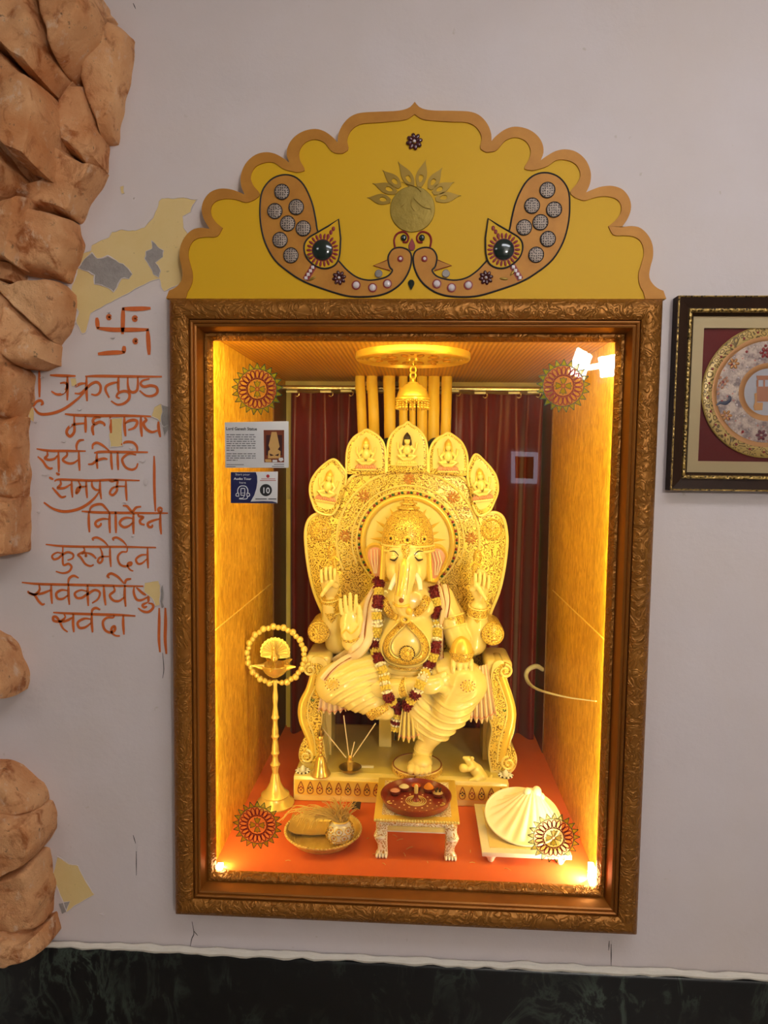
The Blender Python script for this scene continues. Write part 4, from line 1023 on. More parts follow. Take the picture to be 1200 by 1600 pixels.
# cloth-covered tubes behind the statue
YT_ = .80
tubes = [(562.5, 567, 7.4, 'first from the left'), (581, 586, 8.2, 'second from the left'), (608, 610, 9.0, 'third from the left, beside the dark gap'), (630, 631, 6.7, 'fourth from the left'), (644.8, 644.5, 5.0, 'the thin one behind the hanging umbrella'), (659.5, 659.5, 8, 'third from the right'), (678, 677, 8.8, 'second from the right'), (698, 696, 8.0, 'last on the right')]
zt_ = NZ1 - .0
for i, (xa, xb, r, lb) in enumerate(tubes):
    p0 = at(xa, 594, YT_ + .0 * (i % 2)); p1 = at(xb, 690, YT_ + .0 * (i % 2)); k = mpp(YT_)
    t = thing('fabric_tube', 'yellow cloth tube hanging behind the statue, ' + lb, 'fabric tube', (p1.x, p1.y, 1.30), 'yellow cloth tubes behind the statue')
    P = [Vector((p0.x, p0.y, zt_ - .001)), p0, p0.lerp(p1, .4), p1, p1 + Vector(((p1.x - p0.x) * 1.5, 0, -.22))]
    PP = resample(crom(P, 5), 36); rs = random.Random(i)
    v = []; f = []; n_ = 20
    for j, p in enumerate(PP):
        for q in range(n_):
            a = 2 * PI * q / n_; rr = r * k * (1 + .05 * math.sin(3 * a + j * .15 + i) + .05 * noise.noise(Vector((a, j * .3, i * 5))))
            v.append((p.x + rr * math.cos(a), p.y + rr * math.sin(a), p.z))
    for j in range(len(PP) - 1):
        for q in range(n_): f.append((j * n_ + q, j * n_ + (q + 1) % n_, (j + 1) * n_ + (q + 1) % n_, (j + 1) * n_ + q))
    MB().add(v, f).build('cloth_sleeve', M_GOLDCLOTH, t, ang=70)
    MB().lathe([(r * k * 1.0, -.0), (r * k * 1.04, -.012), (r * k * 1.0, -.05)], (p0.x, p0.y, zt_), 18).build('gathered_top', M_GOLDCLOTH, t)
M_NAVYCL = flat('dark_blue_cloth', srgb(20, 52, 78), .6)
for px, py, lb in ((606, 694, 'left'), (680, 694, 'right')):
    p = at(px, py + 14, .74); k = mpp(.74)
    tag(MB().ell(p, (17 * k, .035, 24 * k), 20, 14).build('bolster', M_NAVYCL), 'dark blue cloth bolster peeping between the two %s upper petals of the throne' % lb, 'bolster', 'dark blue bolsters behind the throne')

# ------------------------------------------------------------------ white reflection in the glass, added as a solid tube by the right wall
P = [at(848, 1046, .80), at(838, 1041, .76), at(826, 1046, .72), at(822, 1056, .70), at(827, 1068, .66), at(840, 1077, .56), at(862, 1084, .42), at(890, 1090, .28), at(920, 1094, .16), at(945, 1096, .08)]
P = [Vector((min(p.x, NX - .006), p.y, p.z)) for p in P]
t = thing('white_reflection', 'white curled tube standing in for a reflection in the glass', 'reflection', P[2])
PP = crom(P, 8)
MB().tube(PP, [.0075, .0085, .008, .0075, .006, .004, .003, .002, .0015, .0012], 10).build('reflection_tube', flat('reflected_white', srgb(232, 230, 228), .4), t)
# ------------------------------------------------------------------ sculpting: smooth union of rounded forms, meshed as one continuous surface
class Sculpt:
    def __init__(s, lo, hi, h):
        s.lo = np.array(lo, float); s.h = h; s.n = (np.ceil((np.array(hi) - s.lo) / h)).astype(int) + 1
        s.D = np.full(tuple(s.n), 0.2, np.float32)
    def block(s, lo, hi, m):
        a = np.clip(np.floor((np.array(lo) - m - s.lo) / s.h).astype(int), 0, s.n - 1); b = np.clip(np.ceil((np.array(hi) + m - s.lo) / s.h).astype(int) + 1, 1, s.n)
        ax = [(s.lo[i] + s.h * np.arange(a[i], b[i])).astype(np.float32) for i in range(3)]
        return tuple(slice(a[i], b[i]) for i in range(3)), ax[0][:, None, None], ax[1][None, :, None], ax[2][None, None, :]
    def put(s, lo, hi, fn, k=.008, sub=False):
        sl, X, Y, Z = s.block(lo, hi, k + 4 * s.h)
        if 0 in s.D[sl].shape: return s
        d = fn(X, Y, Z); o = s.D[sl]
        if sub:
            h = np.clip(.5 - .5 * (o + d) / k, 0, 1); s.D[sl] = o * (1 - h) - d * h + k * h * (1 - h)
        else:
            h = np.clip(.5 + .5 * (o - d) / k, 0, 1); s.D[sl] = o * (1 - h) + d * h - k * h * (1 - h)
        return s
    def cap(s, a, ra, b, rb, k=.008, sub=False):
        a = np.array(a); b = np.array(b); m = max(ra, rb); ba = b - a; L2 = max(float(ba @ ba), 1e-12)
        def fn(X, Y, Z):
            t = np.clip(((X - a[0]) * ba[0] + (Y - a[1]) * ba[1] + (Z - a[2]) * ba[2]) / L2, 0, 1)
            return np.sqrt((X - a[0] - ba[0] * t) ** 2 + (Y - a[1] - ba[1] * t) ** 2 + (Z - a[2] - ba[2] * t) ** 2) - (ra + (rb - ra) * t)
        return s.put(np.minimum(a, b) - m, np.maximum(a, b) + m, fn, k, sub)
    def chain(s, P, R, k=.008):
        for i in range(len(P) - 1): s.cap(P[i], R[i], P[i + 1], R[i + 1], k)
        return s
    def ell(s, c, r, k=.01, M=None, sub=False):
        c = np.array(c); r = np.array(r); m = r.max(); mn = r.min()
        A = None if M is None else np.array(M.transposed())
        def fn(X, Y, Z):
            x, y, z = X - c[0], Y - c[1], Z - c[2]
            if A is not None: x, y, z = (A[0, 0] * x + A[0, 1] * y + A[0, 2] * z, A[1, 0] * x + A[1, 1] * y + A[1, 2] * z, A[2, 0] * x + A[2, 1] * y + A[2, 2] * z)
            k0 = np.sqrt((x / r[0]) ** 2 + (y / r[1]) ** 2 + (z / r[2]) ** 2); k1 = np.sqrt((x / r[0] ** 2) ** 2 + (y / r[1] ** 2) ** 2 + (z / r[2] ** 2) ** 2) + 1e-9
            return k0 * (k0 - 1) / k1
        return s.put(c - m, c + m, fn, k, sub)
    def shift(s, lo, hi, fn):
        sl, X, Y, Z = s.block(lo, hi, 0); s.D[sl] = s.D[sl] + fn(X, Y, Z).astype(np.float32); return s
    def mesh(s):
        D = s.D; nx, ny, nz = D.shape
        D[0] = D[-1] = .2; D[:, 0] = D[:, -1] = .2; D[:, :, 0] = D[:, :, -1] = .2
        S = D < 0
        c = S[:-1, :-1, :-1].astype(np.int8)
        for dx, dy, dz in [(1, 0, 0), (0, 1, 0), (0, 0, 1), (1, 1, 0), (1, 0, 1), (0, 1, 1), (1, 1, 1)]: c = c + S[dx:nx - 1 + dx, dy:ny - 1 + dy, dz:nz - 1 + dz]
        I = np.argwhere((c > 0) & (c < 8)); ID = np.full((nx - 1, ny - 1, nz - 1), -1, np.int32); ID[tuple(I.T)] = np.arange(len(I))
        CO = np.array([[x, y, z] for x in (0, 1) for y in (0, 1) for z in (0, 1)]); val = np.stack([D[tuple((I + o).T)] for o in CO], 1)
        acc = np.zeros((len(I), 3)); cnt = np.zeros(len(I))
        for a in range(8):
            for b in range(a + 1, 8):
                if np.abs(CO[a] - CO[b]).sum() != 1: continue
                va, vb = val[:, a], val[:, b]; m = (va < 0) != (vb < 0); t = va / np.where(m, va - vb, 1)
                acc[m] += CO[a] + (CO[b] - CO[a]) * t[m][:, None]; cnt[m] += 1
        V = s.lo + (I + acc / cnt[:, None]) * s.h; F = []
        for ax in range(3):
            sl0 = [slice(None)] * 3; sl1 = [slice(None)] * 3; sl0[ax] = slice(0, -1); sl1[ax] = slice(1, None)
            A, B = S[tuple(sl0)], S[tuple(sl1)]; u, w = [i for i in range(3) if i != ax]
            E = np.argwhere(A != B); E = E[(E[:, u] > 0) & (E[:, w] > 0) & (E[:, u] < D.shape[u] - 1) & (E[:, w] < D.shape[w] - 1)]
            du = np.zeros(3, int); du[u] = 1; dw = np.zeros(3, int); dw[w] = 1
            q = np.stack([ID[tuple(p.T)] for p in (E - du - dw, E - dw, E, E - du)], 1)
            fl = A[tuple(E.T)] if ax != 1 else ~A[tuple(E.T)]
            q[~fl] = q[~fl][:, ::-1]; F.append(q)
        return V, np.concatenate(F)
    def build(s, name, mat, parent=None, relax=1):
        V, F = s.mesh()
        for _ in range(relax):
            acc = np.zeros_like(V); cnt = np.zeros(len(V))
            for a in range(4):
                np.add.at(acc, F[:, a], V[F[:, (a + 1) % 4]]); np.add.at(cnt, F[:, a], 1); np.add.at(acc, F[:, a], V[F[:, (a + 3) % 4]]); np.add.at(cnt, F[:, a], 1)
            V = V * .5 + acc / np.maximum(cnt, 1)[:, None] * .5
        o = mesh_np(name, V, F, mat, parent)
        s.D = None
        return o
from mathutils.bvhtree import BVHTree
class Surface:
    """the faces of finished parts, to lay ornaments on"""
    def __init__(s, objs):
        vs = []; fs = []
        for o in objs:
            b = len(vs); off = woff(o); vs += [v.co + off for v in o.data.vertices]; fs += [[i + b for i in p.vertices] for p in o.data.polygons]
        s.t = BVHTree.FromPolygons(vs, fs)
    def hit(s, px, py, lift=0.0, default=.5):
        d = (at(px, py, 1.0) - CAM_C).normalized(); loc, no, _, _ = s.t.ray_cast(CAM_C, d)
        if loc is None: return at(px, py, default)
        if no.dot(d) > 0: no = -no
        return loc + no * lift
    def path(s, pts, lift=0.0, n=6, default=.5):
        P = crom([Vector((x, y, 0)) for x, y in pts], n) if len(pts) > 2 else [Vector((pts[0][0], pts[0][1], 0)).lerp(Vector((pts[1][0], pts[1][1], 0)), i / 8) for i in range(9)]
        Q = [s.hit(p.x, p.y, lift, default) for p in P]
        return Q
def smooth_path(Q, it=2):
    for _ in range(it): Q = [Q[0]] + [(Q[i - 1] + Q[i] * 2 + Q[i + 1]) / 4 for i in range(1, len(Q) - 1)] + [Q[-1]]
    return Q
# ------------------------------------------------------------------ materials of the statue
n = NT('white_marble_carving')
n.col(n.mix(n.noise(5, 5, .6), srgb(226, 204, 126), srgb(238, 218, 148))).set(.22, 0, .5, .5); n.bump(n.noise(40, 3), .05, .002); M_STONE = n.m
def filigree(name, base, line, sc, st=.6):
    n = NT(name)
    ns = n.n('ShaderNodeTexNoise', Scale=sc * .35, Detail=1.0); n.link(n.co(), ns.inputs['Vector'])
    s1 = n.n('ShaderNodeVectorMath', operation='SCALE'); n.link(ns.outputs['Color'], s1.inputs[0]); s1.inputs['Scale'].default_value = .9 / sc * 3
    ad = n.n('ShaderNodeVectorMath', operation='ADD'); n.link(n.co(), ad.inputs[0]); n.link(s1.outputs[0], ad.inputs[1])
    v = n.voro(sc, 'F1', vec=ad.outputs[0])
    r = n.ramp(n.math('FRACT', n.math('MULTIPLY', v, 2.6)), [(0, 0), (.10, 1), (.66, 1), (.84, 0), (1, 0)])
    dots = n.ramp(n.voro(sc * 2.1, 'F1'), [(.12, 1), (.24, 0)])
    c = n.mix(r, line, base); c = n.mix(n.math('MULTIPLY', dots, .45), c, srgb(130, 70, 30))
    n.col(c).set(.3, .15); n.bump(r, st, .0022); return n.m
M_FILI = filigree('gilded_scroll_carving', srgb(238, 208, 100), srgb(130, 92, 26), 75)
M_FILI2 = filigree('gilded_fine_carving', srgb(236, 200, 90), srgb(136, 88, 26), 110)
M_GILT = flat('gilded_marble', srgb(242, 206, 92), .28, .25, .15, 50, .1)
M_PALEGILT = flat('pale_gilt_marble', srgb(244, 226, 140), .28, .1, .1, 30)
M_PINK = flat('pink_tinted_marble', srgb(226, 160, 130), .32, 0, .15, 30)
M_PINKCLOTH = flat('pink_edged_marble', srgb(238, 212, 178), .3, 0, .12, 16)
M_INKLINE = flat('dark_painted_line', srgb(52, 36, 24), .5)
M_BROWNLINE = flat('brown_painted_line', srgb(150, 84, 34), .5)
M_REDST = flat('red_stone', srgb(150, 26, 26), .3); M_GRNST = flat('green_stone', srgb(26, 92, 44), .3)

YPF, YPB = .372, .80
zDECK = at(500, 1213, YPF).z
ST = thing('elephant_headed_statue', 'gilded white marble statue of a four-armed elephant-headed figure seated on an arched throne', 'statue', (-.01, .58, OZ0))
kx = lambda px, Y=.44: at(px, 1100, Y).x
# plinth
xl, xr = at(458, 1240, YPF).x, at(795, 1250, YPF).x
pl = MB().box(xl, xr, YPF, YPB, OZ0, zDECK).build('plinth', M_STONE, ST, bevel=.006)
zb0, zb1 = OZ0 + .022, zDECK - .012
MB().box(xl + .006, xr - .006, YPF - .003, YPF + .003, zb0, zb1).build('painted_frieze', M_GILT, pl)
m = MB(); nL = 22; w_ = (xr - xl - .02) / nL
for i in range(nL):
    cx = xl + .01 + w_ * (i + .5); P = []
    for q in range(15):
        t = q / 14; P.append((cx + w_ * .46 * math.sin(t * 2 * PI) * (.6 + .4 * math.cos(t * PI * 2)), YPF - .0045, zb0 + .004 + (zb1 - zb0 - .008) * (.5 - .5 * math.cos(t * 2 * PI))))
    m.tube(P, .0014, 5)
m.build('frieze_arch_line', M_BROWNLINE, pl)
for nm, mm, o in (('red_lotus_dot', M_REDST, 0), ('green_lotus_dot', M_INKLINE, 1)):
    m = MB()
    for i in range(o, nL, 2):
        cx = xl + .01 + w_ * (i + .5); cz = (zb0 + zb1) / 2
        for dx, dz in ((0, .002), (-.005, -.002), (.005, -.002), (0, -.008)): m.ell((cx + dx, YPF - .004, cz + dz), (.0028, .0012, .0024), 7, 5)
    m.build(nm, mm, pl)
MB().box(xl + .03, xr - .03, YPF + .03, YPB - .02, zDECK - .002, zDECK + .0012).build('deck_inlay', flat('cream_deck', srgb(214, 192, 104), .3), pl, smooth=False)

# ------------------------------------------------------------------ throne: back board with petals, halo, bolsters, arm rests, legs, seat
YB0 = .605
bk = [(522, 1088), (517, 1000), (506, 962), (492, 928), (483, 892), (478, 852), (478, 826), (485, 809), (500, 801), (513, 800), (522, 797), (529, 776), (540, 757), (553, 743), (575, 735), (605, 731), (637, 729), (668, 731), (697, 735), (719, 743), (734, 758), (745, 778), (751, 797), (760, 801), (775, 801), (786, 809), (791, 828), (792, 852), (787, 892), (779, 926), (765, 962), (756, 1000), (752, 1088)]
BK = crom([at(x, y, YB0) for x, y in bk], 4)
back = MB().prism(BK, YB0, YB0 + .055).build('throne_back', M_FILI, ST, bevel=.004)
MB().tube([p + Vector((0, -.002, 0)) for p in BK[8:-8]], .0055, 8).build('edge_moulding', M_PALEGILT, back)
hc = at(637, 846, YB0); kB = mpp(YB0)
circ = lambda r, n=72, a0=0, a1=2 * PI, dy=0.0: [Vector((hc.x + r * kB * math.sin(a), YB0 + dy, hc.z + r * kB * math.cos(a))) for a in np.linspace(a0, a1, n, endpoint=(a1 - a0 < 6))]
MB().lathe([(72 * kB, 0), (72 * kB, .006), (0, .006)], (hc.x, YB0, hc.z), 64, 'y').build('halo_disc', M_PALEGILT, back, ang=30)
MB().tube(circ(70, dy=-.008), [4.6 * kB] * 72, 10, closed=True, flat=.8).build('halo_ring', M_GILT, back)
MB().tube(circ(80.5, dy=-.001), [1.6 * kB] * 72, 6, closed=True).build('halo_outer_ring', M_PALEGILT, back)
for nm, mm, o in (('red_bead_ring', M_REDST, 0), ('green_bead_ring', M_GRNST, 1), ('gold_bead_ring', M_GILT, 2)):
    m = MB()
    for i in range(o, 99, 3):
        a = 2 * PI * i / 99; m.ell((hc.x + 76.8 * kB * math.sin(a), YB0 - .002, hc.z + 76.8 * kB * math.cos(a)), (2.1 * kB, .002, 2.1 * kB), 6, 5)
    m.build(nm, mm, back)
m = MB()
for i, a in enumerate(np.linspace(-1.75, 1.75, 15)):
    r1 = 60 if i % 2 else 52
    if i == 7: continue
    c_, s_ = math.cos(a), math.sin(a); P = lambda r, w: Vector((hc.x + (r * s_ + w * c_) * kB, 0, hc.z + (r * c_ - w * s_) * kB))
    A, B, T = P(36, -4.5), P(36, 4.5), P(r1, 0); yf = YB0 - .006
    mid = P(38, 0)
    m.add([(A.x, yf, A.z), (B.x, yf, B.z), (T.x, yf - .001, T.z), (mid.x, yf - .007, mid.z)], [(0, 3, 2), (3, 1, 2), (0, 1, 3), (0, 2, 1)])
m.build('sun_ray', M_GILT, back, smooth=False)
# carved scroll bands following the arch, with flowers
for r, w in ((88, 1.5), (112, 2.0)): MB().tube(circ(r, 60, -2.0, 2.0, -.001), w * kB, 6).build('arch_band', M_PALEGILT, back)
def rosette(c, r, par, y, nm='rosette', mats=(M_GILT, M_FILI2)):
    m = MB(); m.lathe([(r, 0), (r, .003), (r * .86, .006), (r * .80, .004), (r * .5, .005), (r * .3, .008), (0, .009)], (c.x, y, c.z), 30, 'y')
    o = m.build(nm, mats[1], par); m = MB()
    for i in range(16):
        a = 2 * PI * i / 16; m.ell((c.x + r * .68 * math.cos(a), y - .005, c.z + r * .68 * math.sin(a)), (r * .10, .0025, r * .10), 7, 5)
    for i in range(8):
        a = 2 * PI * i / 8; m.ell((c.x + r * .38 * math.cos(a), y - .006, c.z + r * .38 * math.sin(a)), (r * .16, .003, r * .09), 8, 5, Matrix.Rotation(-a, 3, 'Y'))
    m.build('petal_ring', mats[0], o); return o
for px, py, r in ((502, 829, 17), (768, 827, 17)): rosette(at(px, py, YB0), r * kB, back, YB0)
M_BRFLOWER = flat('russet_flower_paint', srgb(190, 130, 56), .35)
for a, r in ((0, 99), (.78, 99), (-.78, 99), (1.5, 99), (-1.5, 99)):
    m = MB(); c = Vector((hc.x + r * kB * math.sin(a), YB0, hc.z + r * kB * math.cos(a)))
    for i in range(10):
        b = 2 * PI * i / 10; m.ell((c.x + 6 * kB * math.cos(b), YB0 - .001, c.z + 6 * kB * math.sin(b)), (4.5 * kB, .003, 1.7 * kB), 8, 5, Matrix.Rotation(-b, 3, 'Y'))
    m.build('carved_flower', M_BRFLOWER, back)
# raised scroll tendrils over the field
m = MB(); rs = random.Random(5)
for i in range(100):
    a = rs.uniform(-2.0, 2.0); r = rs.choice((93, 98, 103, 107)) + rs.uniform(-2, 2); c = Vector((hc.x + r * kB * math.sin(a), YB0 - .001, hc.z + r * kB * math.cos(a))); t0 = rs.uniform(0, 6.3); sg = rs.choice((-1, 1))
    m.tube([c + Vector((math.cos(t0 + sg * q * .6) * (5.2 - q * .5) * kB, -.0008, math.sin(t0 + sg * q * .6) * (5.2 - q * .5) * kB)) for q in range(10)], [.0014, .0012, .0009], 5)
m.build('scroll_tendril', M_PALEGILT, back)

def mini_deity(c, k, par, y, tilt, base, dark):
    """small seated relief figure on a lotus, within a petal"""
    Mr = Matrix.Rotation(tilt, 3, 'Y'); V = lambda x, z, d=0: Vector((c.x, y - d, c.z)) + Mr @ Vector((x * k, 0, z * k))
    m = MB()
    m.ell(V(0, 2, .004), (6.2 * k, .010, 8 * k), 12, 8, Mr); m.ell(V(0, 14, .008), (4.3 * k, .009, 5 * k), 12, 8, Mr)
    for s in (-1, 1):
        m.tube([V(3 * s, -5, .006), V(11 * s, -8, .010), V(5 * s, -11, .012), V(-6 * s, -10, .010)], [4 * k, 3.8 * k, 3 * k, 2 * k], 8)
        m.tube([V(5 * s, 7, .004), V(10 * s, 1, .006), V(7.5 * s, -4, .010)], [2.6 * k, 2.2 * k, 1.7 * k], 8)
        m.tube([V(5 * s, 6, .002), V(12 * s, 3, .002), V(13 * s, 12, .004)], [2.2 * k, 2 * k, 1.6 * k], 8)
    f = m.build('relief_figure', M_PALEGILT, par)
    m = MB(); m.lathe([(5 * k, 0), (5.2 * k, 2 * k), (4.2 * k, 5 * k), (2 * k, 8 * k), (0, 10 * k)], V(0, 16, .006), 12, 'z', M=Mr)
    for s in (-1, 1): m.tube([V(4.6 * s, 16, .004), V(5.4 * s, 8, .004), V(4 * s, 2, .008)], [1.2 * k, 1.4 * k, .8 * k], 6)
    m.build('crown_and_hair', M_INKLINE if dark else M_GILT, f)
    m = MB()
    for i in range(9):
        x = -12 + 3 * i; m.ell(V(x, -15, .006), (2.0 * k, .006, 3.8 * k), 8, 6, Mr @ Matrix.Rotation(-x * .05, 3, 'Y'))
    m.build('lotus_seat', base, f)
    MB().tube([V(-14, -19, .004), V(14, -19, .004)], 1.8 * k, 6).build('ledge', M_PALEGILT, f)
petals = [([(541, 741), (541, 715), (544, 697), (553, 683), (564, 676), (573, 671), (584, 676), (595, 685), (601, 697), (603, 715), (603, 740)], (572, 712), 0, M_PINK, 0),
          ([(604, 738), (605, 700), (610, 681), (622, 668), (631, 664), (637, 659), (643, 664), (652, 669), (663, 682), (668, 700), (669, 738)], (636, 705), 0, M_PALEGILT, 1),
          ([(670, 740), (670, 715), (673, 698), (681, 686), (692, 680), (700, 676), (711, 682), (722, 692), (729, 707), (731, 722), (731, 744)], (700, 715), 0, M_PINK, 0),
          ([(540, 758), (541, 740), (534, 728), (522, 717), (507, 725), (494, 738), (486, 752), (484, 768), (488, 785), (496, 800), (518, 805), (530, 790)], (512, 762), .16, M_PINK, 0),
          ([(733, 760), (730, 742), (734, 724), (743, 709), (757, 720), (770, 735), (777, 750), (778, 768), (772, 785), (764, 800), (748, 806), (738, 790)], (752, 760), -.14, M_PINK, 0)]
for pts, c, tl, bm_, dk in petals:
    P = crom([at(x, y, YB0 - .012) for x, y in pts], 5); 
    pt = MB().prism(P, YB0 - .014, YB0 + .04).build('throne_petal', M_FILI, ST, bevel=.003)
    cc = sum(P, Vector()) / len(P)
    MB().tube([cc + (p - cc) * .985 + Vector((0, -.003, 0)) for p in P], .0038, 8).build('rim', M_PALEGILT, pt)
    MB().prism([cc + (p - cc) * .80 for p in P], YB0 - .0155, YB0 - .013).build('plain_field', M_PALEGILT, pt, smooth=False)
    mini_deity(at(c[0], c[1], YB0 - .016), kB * 1.12, pt, YB0 - .016, tl, bm_, dk)
# bolsters
for px, py, s in ((498, 988, -1), (770, 991, 1)):
    c = at(px, py, .47); k = mpp(.47)
    MB().lathe([(0, -.13), (17 * k, -.13), (18.5 * k, -.12), (18.5 * k, -.01), (17 * k, 0), (0, 0)], (c.x, .47, c.z), 36, 'y').build('bolster', M_FILI2, ST, ang=40)
    rosette(c, 17.5 * k, ST, .47, 'bolster_end')
# seat
zs = at(640, 1082, .50).z
MB().box(at(500, 1080, .5).x, at(775, 1080, .5).x, .455, .64, zs - .035, zs).build('seat', M_STONE, ST, bevel=.006)
MB().box(at(592, 1140, .6).x, at(612, 1140, .6).x, .60, .64, zDECK, zs - .035).build('seat_support', M_STONE, ST, bevel=.004)
# carved arm-rest legs
YL0, YL1 = .435, .525
def swirl(c, r0, turns, a0, sg, k, y, n=26): return [Vector((c.x + (r0 * (1 - .86 * t)) * k * math.cos(a0 + sg * turns * 2 * PI * t), y, c.z + (r0 * (1 - .86 * t)) * k * math.sin(a0 + sg * turns * 2 * PI * t))) for t in np.linspace(0, 1, n)]
kL = mpp(YL0)
def arm_leg(outl, band, inner, vt, vb, sg):
    P = crom([at(x, y, YL0) for x, y in outl], 4, closed=True)
    lg = MB().prism(P, YL0, YL1).build('arm_leg', M_STONE, ST, bevel=.003)
    cc = sum(P, Vector()) / len(P)
    MB().prism([cc + (p - cc) * .90 for p in P], YL0 - .0025, YL0 + .001).build('carved_face', M_FILI, lg, smooth=False)
    B = crom([at(x, y, YL0 - .002) for x, y in band], 6)
    MB().tube(B, [5 * kL, 6.5 * kL, 7 * kL, 6 * kL, 4.5 * kL], 10, flat=.55).build('s_scroll', M_GILT, lg)
    I = crom([at(x, y, YL0 - .004) for x, y in inner], 6); MB().tube(I, 1.3 * kL, 6).build('pale_bead_line', M_PALEGILT, lg)
    for (vx, vy, r), a0, s2 in ((vt, PI / 2, -sg), (vb, PI / 2, sg)):
        c = at(vx, vy, YL0); MB().lathe([(r * kL, -.085), (r * kL, 0), (r * .8 * kL, .004), (0, .006)], (c.x, YL0, c.z), 26, 'y').build('volute', M_FILI2, lg, ang=45)
        MB().tube(swirl(c, r * .92, 1.6, a0 if s2 < 0 else PI - a0, s2, kL, YL0 - .006), [2.2 * kL, 1.6 * kL, 1.0 * kL], 7).build('volute_line', M_PALEGILT, lg)
    # tendril curls down the face
    m = MB()
    for i in range(5):
        t = (i + .6) / 5.4; q = B[int(t * (len(B) - 1))]; c = Vector((q.x - sg * 12 * kL, YL0 - .003, q.z)); m.tube(swirl(c, 6.5, 1.2, .5 + i, sg * (1 if i % 2 else -1), kL, YL0 - .004, 16), [1.2 * kL, .9 * kL, .6 * kL], 5)
    m.build('tendril', M_GILT, lg)
    c = at(outl[3][0] - sg * 18, outl[3][1], YL0); MB().tube([(c.x + .004 * math.cos(a), YL0 - .004, c.z + .008 * math.sin(a)) for a in np.linspace(PI, 2 * PI, 9)], .0016, 6).build('green_leaf_line', M_GRNST, lg)
arm_leg([(486, 1030), (487, 1058), (480, 1075), (471, 1091), (467, 1106), (467, 1120), (472, 1137), (479, 1152), (473, 1158), (468, 1170), (467, 1184), (473, 1194), (484, 1199), (498, 1199), (510, 1198), (507, 1168), (503, 1142), (504, 1120), (506, 1098), (509, 1070), (512, 1042), (502, 1028)],
        [(490, 1052), (483, 1078), (473, 1100), (473, 1125), (484, 1155), (489, 1180)], [(497, 1048), (494, 1070), (483, 1095), (481, 1122), (490, 1150), (494, 1180)], (485, 1046, 11), (479, 1181, 12.5), -1)
arm_leg([(787, 1034), (792, 1060), (801, 1087), (806, 1107), (806, 1124), (803, 1145), (797, 1165), (805, 1174), (808, 1188), (804, 1202), (794, 1210), (780, 1210), (768, 1210), (765, 1196), (763, 1180), (764, 1163), (768, 1141), (764, 1122), (767, 1104), (768, 1080), (767, 1058), (772, 1036)],
        [(784, 1056), (792, 1080), (799, 1105), (799, 1128), (790, 1160), (783, 1190)], [(776, 1056), (785, 1080), (792, 1105), (790, 1128), (780, 1160), (777, 1192)], (789, 1048, 12), (794, 1192, 13), 1)
# arm rests running back to the throne back
for px0, px1, s_ in ((480, 520, -1), (756, 798, 1)):
    x0, x1 = at(px0, 1020, .5).x, at(px1, 1020, .5).x; zt = at(640, 1021, .5).z
    MB().box(x0, x1, .445, .61, zt - .05, zt).build('arm_rest', M_STONE, ST, bevel=.016, seg=4)
    MB().box(x0 + .006, x1 - .006, .524, .63, zDECK, zt - .03).build('side_panel', M_STONE, ST)

# ------------------------------------------------------------------ the seated body (one continuous surface)
A3 = lambda px, py, Y: np.array(at(px, py, Y))
R_ = lambda r, Y: r * mpp(Y)
lo = np.array([at(470, 1000, .6).x, .335, zDECK - .004]); hi = np.array([at(800, 1000, .6).x, .62, at(637, 835, .6).z])
b = Sculpt(lo, hi, .0021)
def E(px, py, Y, rx, ry, rz, k=.012, rot=0, sub=False): b.ell(A3(px, py, Y), (R_(rx, Y), ry, R_(rz, Y)), k, Matrix.Rotation(rot, 3, 'Y') if rot else None, sub)
def CH(pts, k=.010): b.chain([A3(p[0], p[1], p[2]) for p in pts], [R_(p[3], p[2]) for p in pts], k)
# torso
E(637, 1000, .515, 56, .112, 52, .03); E(637, 940, .53, 50, .080, 40, .03); E(637, 1050, .52, 58, .10, 30, .02)
E(600, 928, .535, 20, .04, 18, .02); E(682, 930, .535, 20, .04, 18, .02)
for s in (-1, 1): E(637 + s * 27, 948, .475, 17, .030, 15, .012)
# head and trunk
E(635, 872, .500, 37, .076, 34, .012); E(635, 855, .495, 31, .07, 22, .012)
for s in (-1, 1): E(635 + s * 15, 893, .465, 17, .040, 20, .010); E(635 + s * 15, 866, .452, 14, .030, 14, .012)
E(635, 858, .445, 15, .025, 14, .010)
CH([(635, 872, .440, 15), (635, 888, .425, 15.5), (633, 905, .412, 15), (630, 922, .400, 13), (628, 936, .392, 11.5), (629, 947, .388, 10.5), (634, 957, .388, 10), (635, 966, .390, 8.5)], .008)
E(634, 970, .376, 4, .012, 4, .003, sub=True)
# rear arms
CH([(592, 932, .55, 17), (552, 985, .545, 18), (527, 1003, .53, 18), (519, 975, .505, 16), (516, 945, .488, 13)], .012)
CH([(692, 934, .55, 17), (722, 985, .545, 18), (740, 1004, .53, 19), (745, 975, .505, 17), (748, 948, .488, 13)], .012)
# rear left hand, fingers folded forward
E(516, 911, .485, 15, .020, 25, .008); 
for x, dy in ((502, 4), (509, 0), (516, -1), (523, 2)):
    CH([(x + 1.5, 908, .482, 3.3), (x, 893 + dy, .472, 3.1), (x, 888 + dy, .460, 3.0), (x, 897 + dy, .452, 2.9), (x + .5, 905 + dy, .455, 2.6)], .0009)
CH([(525, 915, .470, 5), (518, 910, .458, 4.5), (508, 922, .452, 4.0), (503, 930, .454, 3.2)], .003)
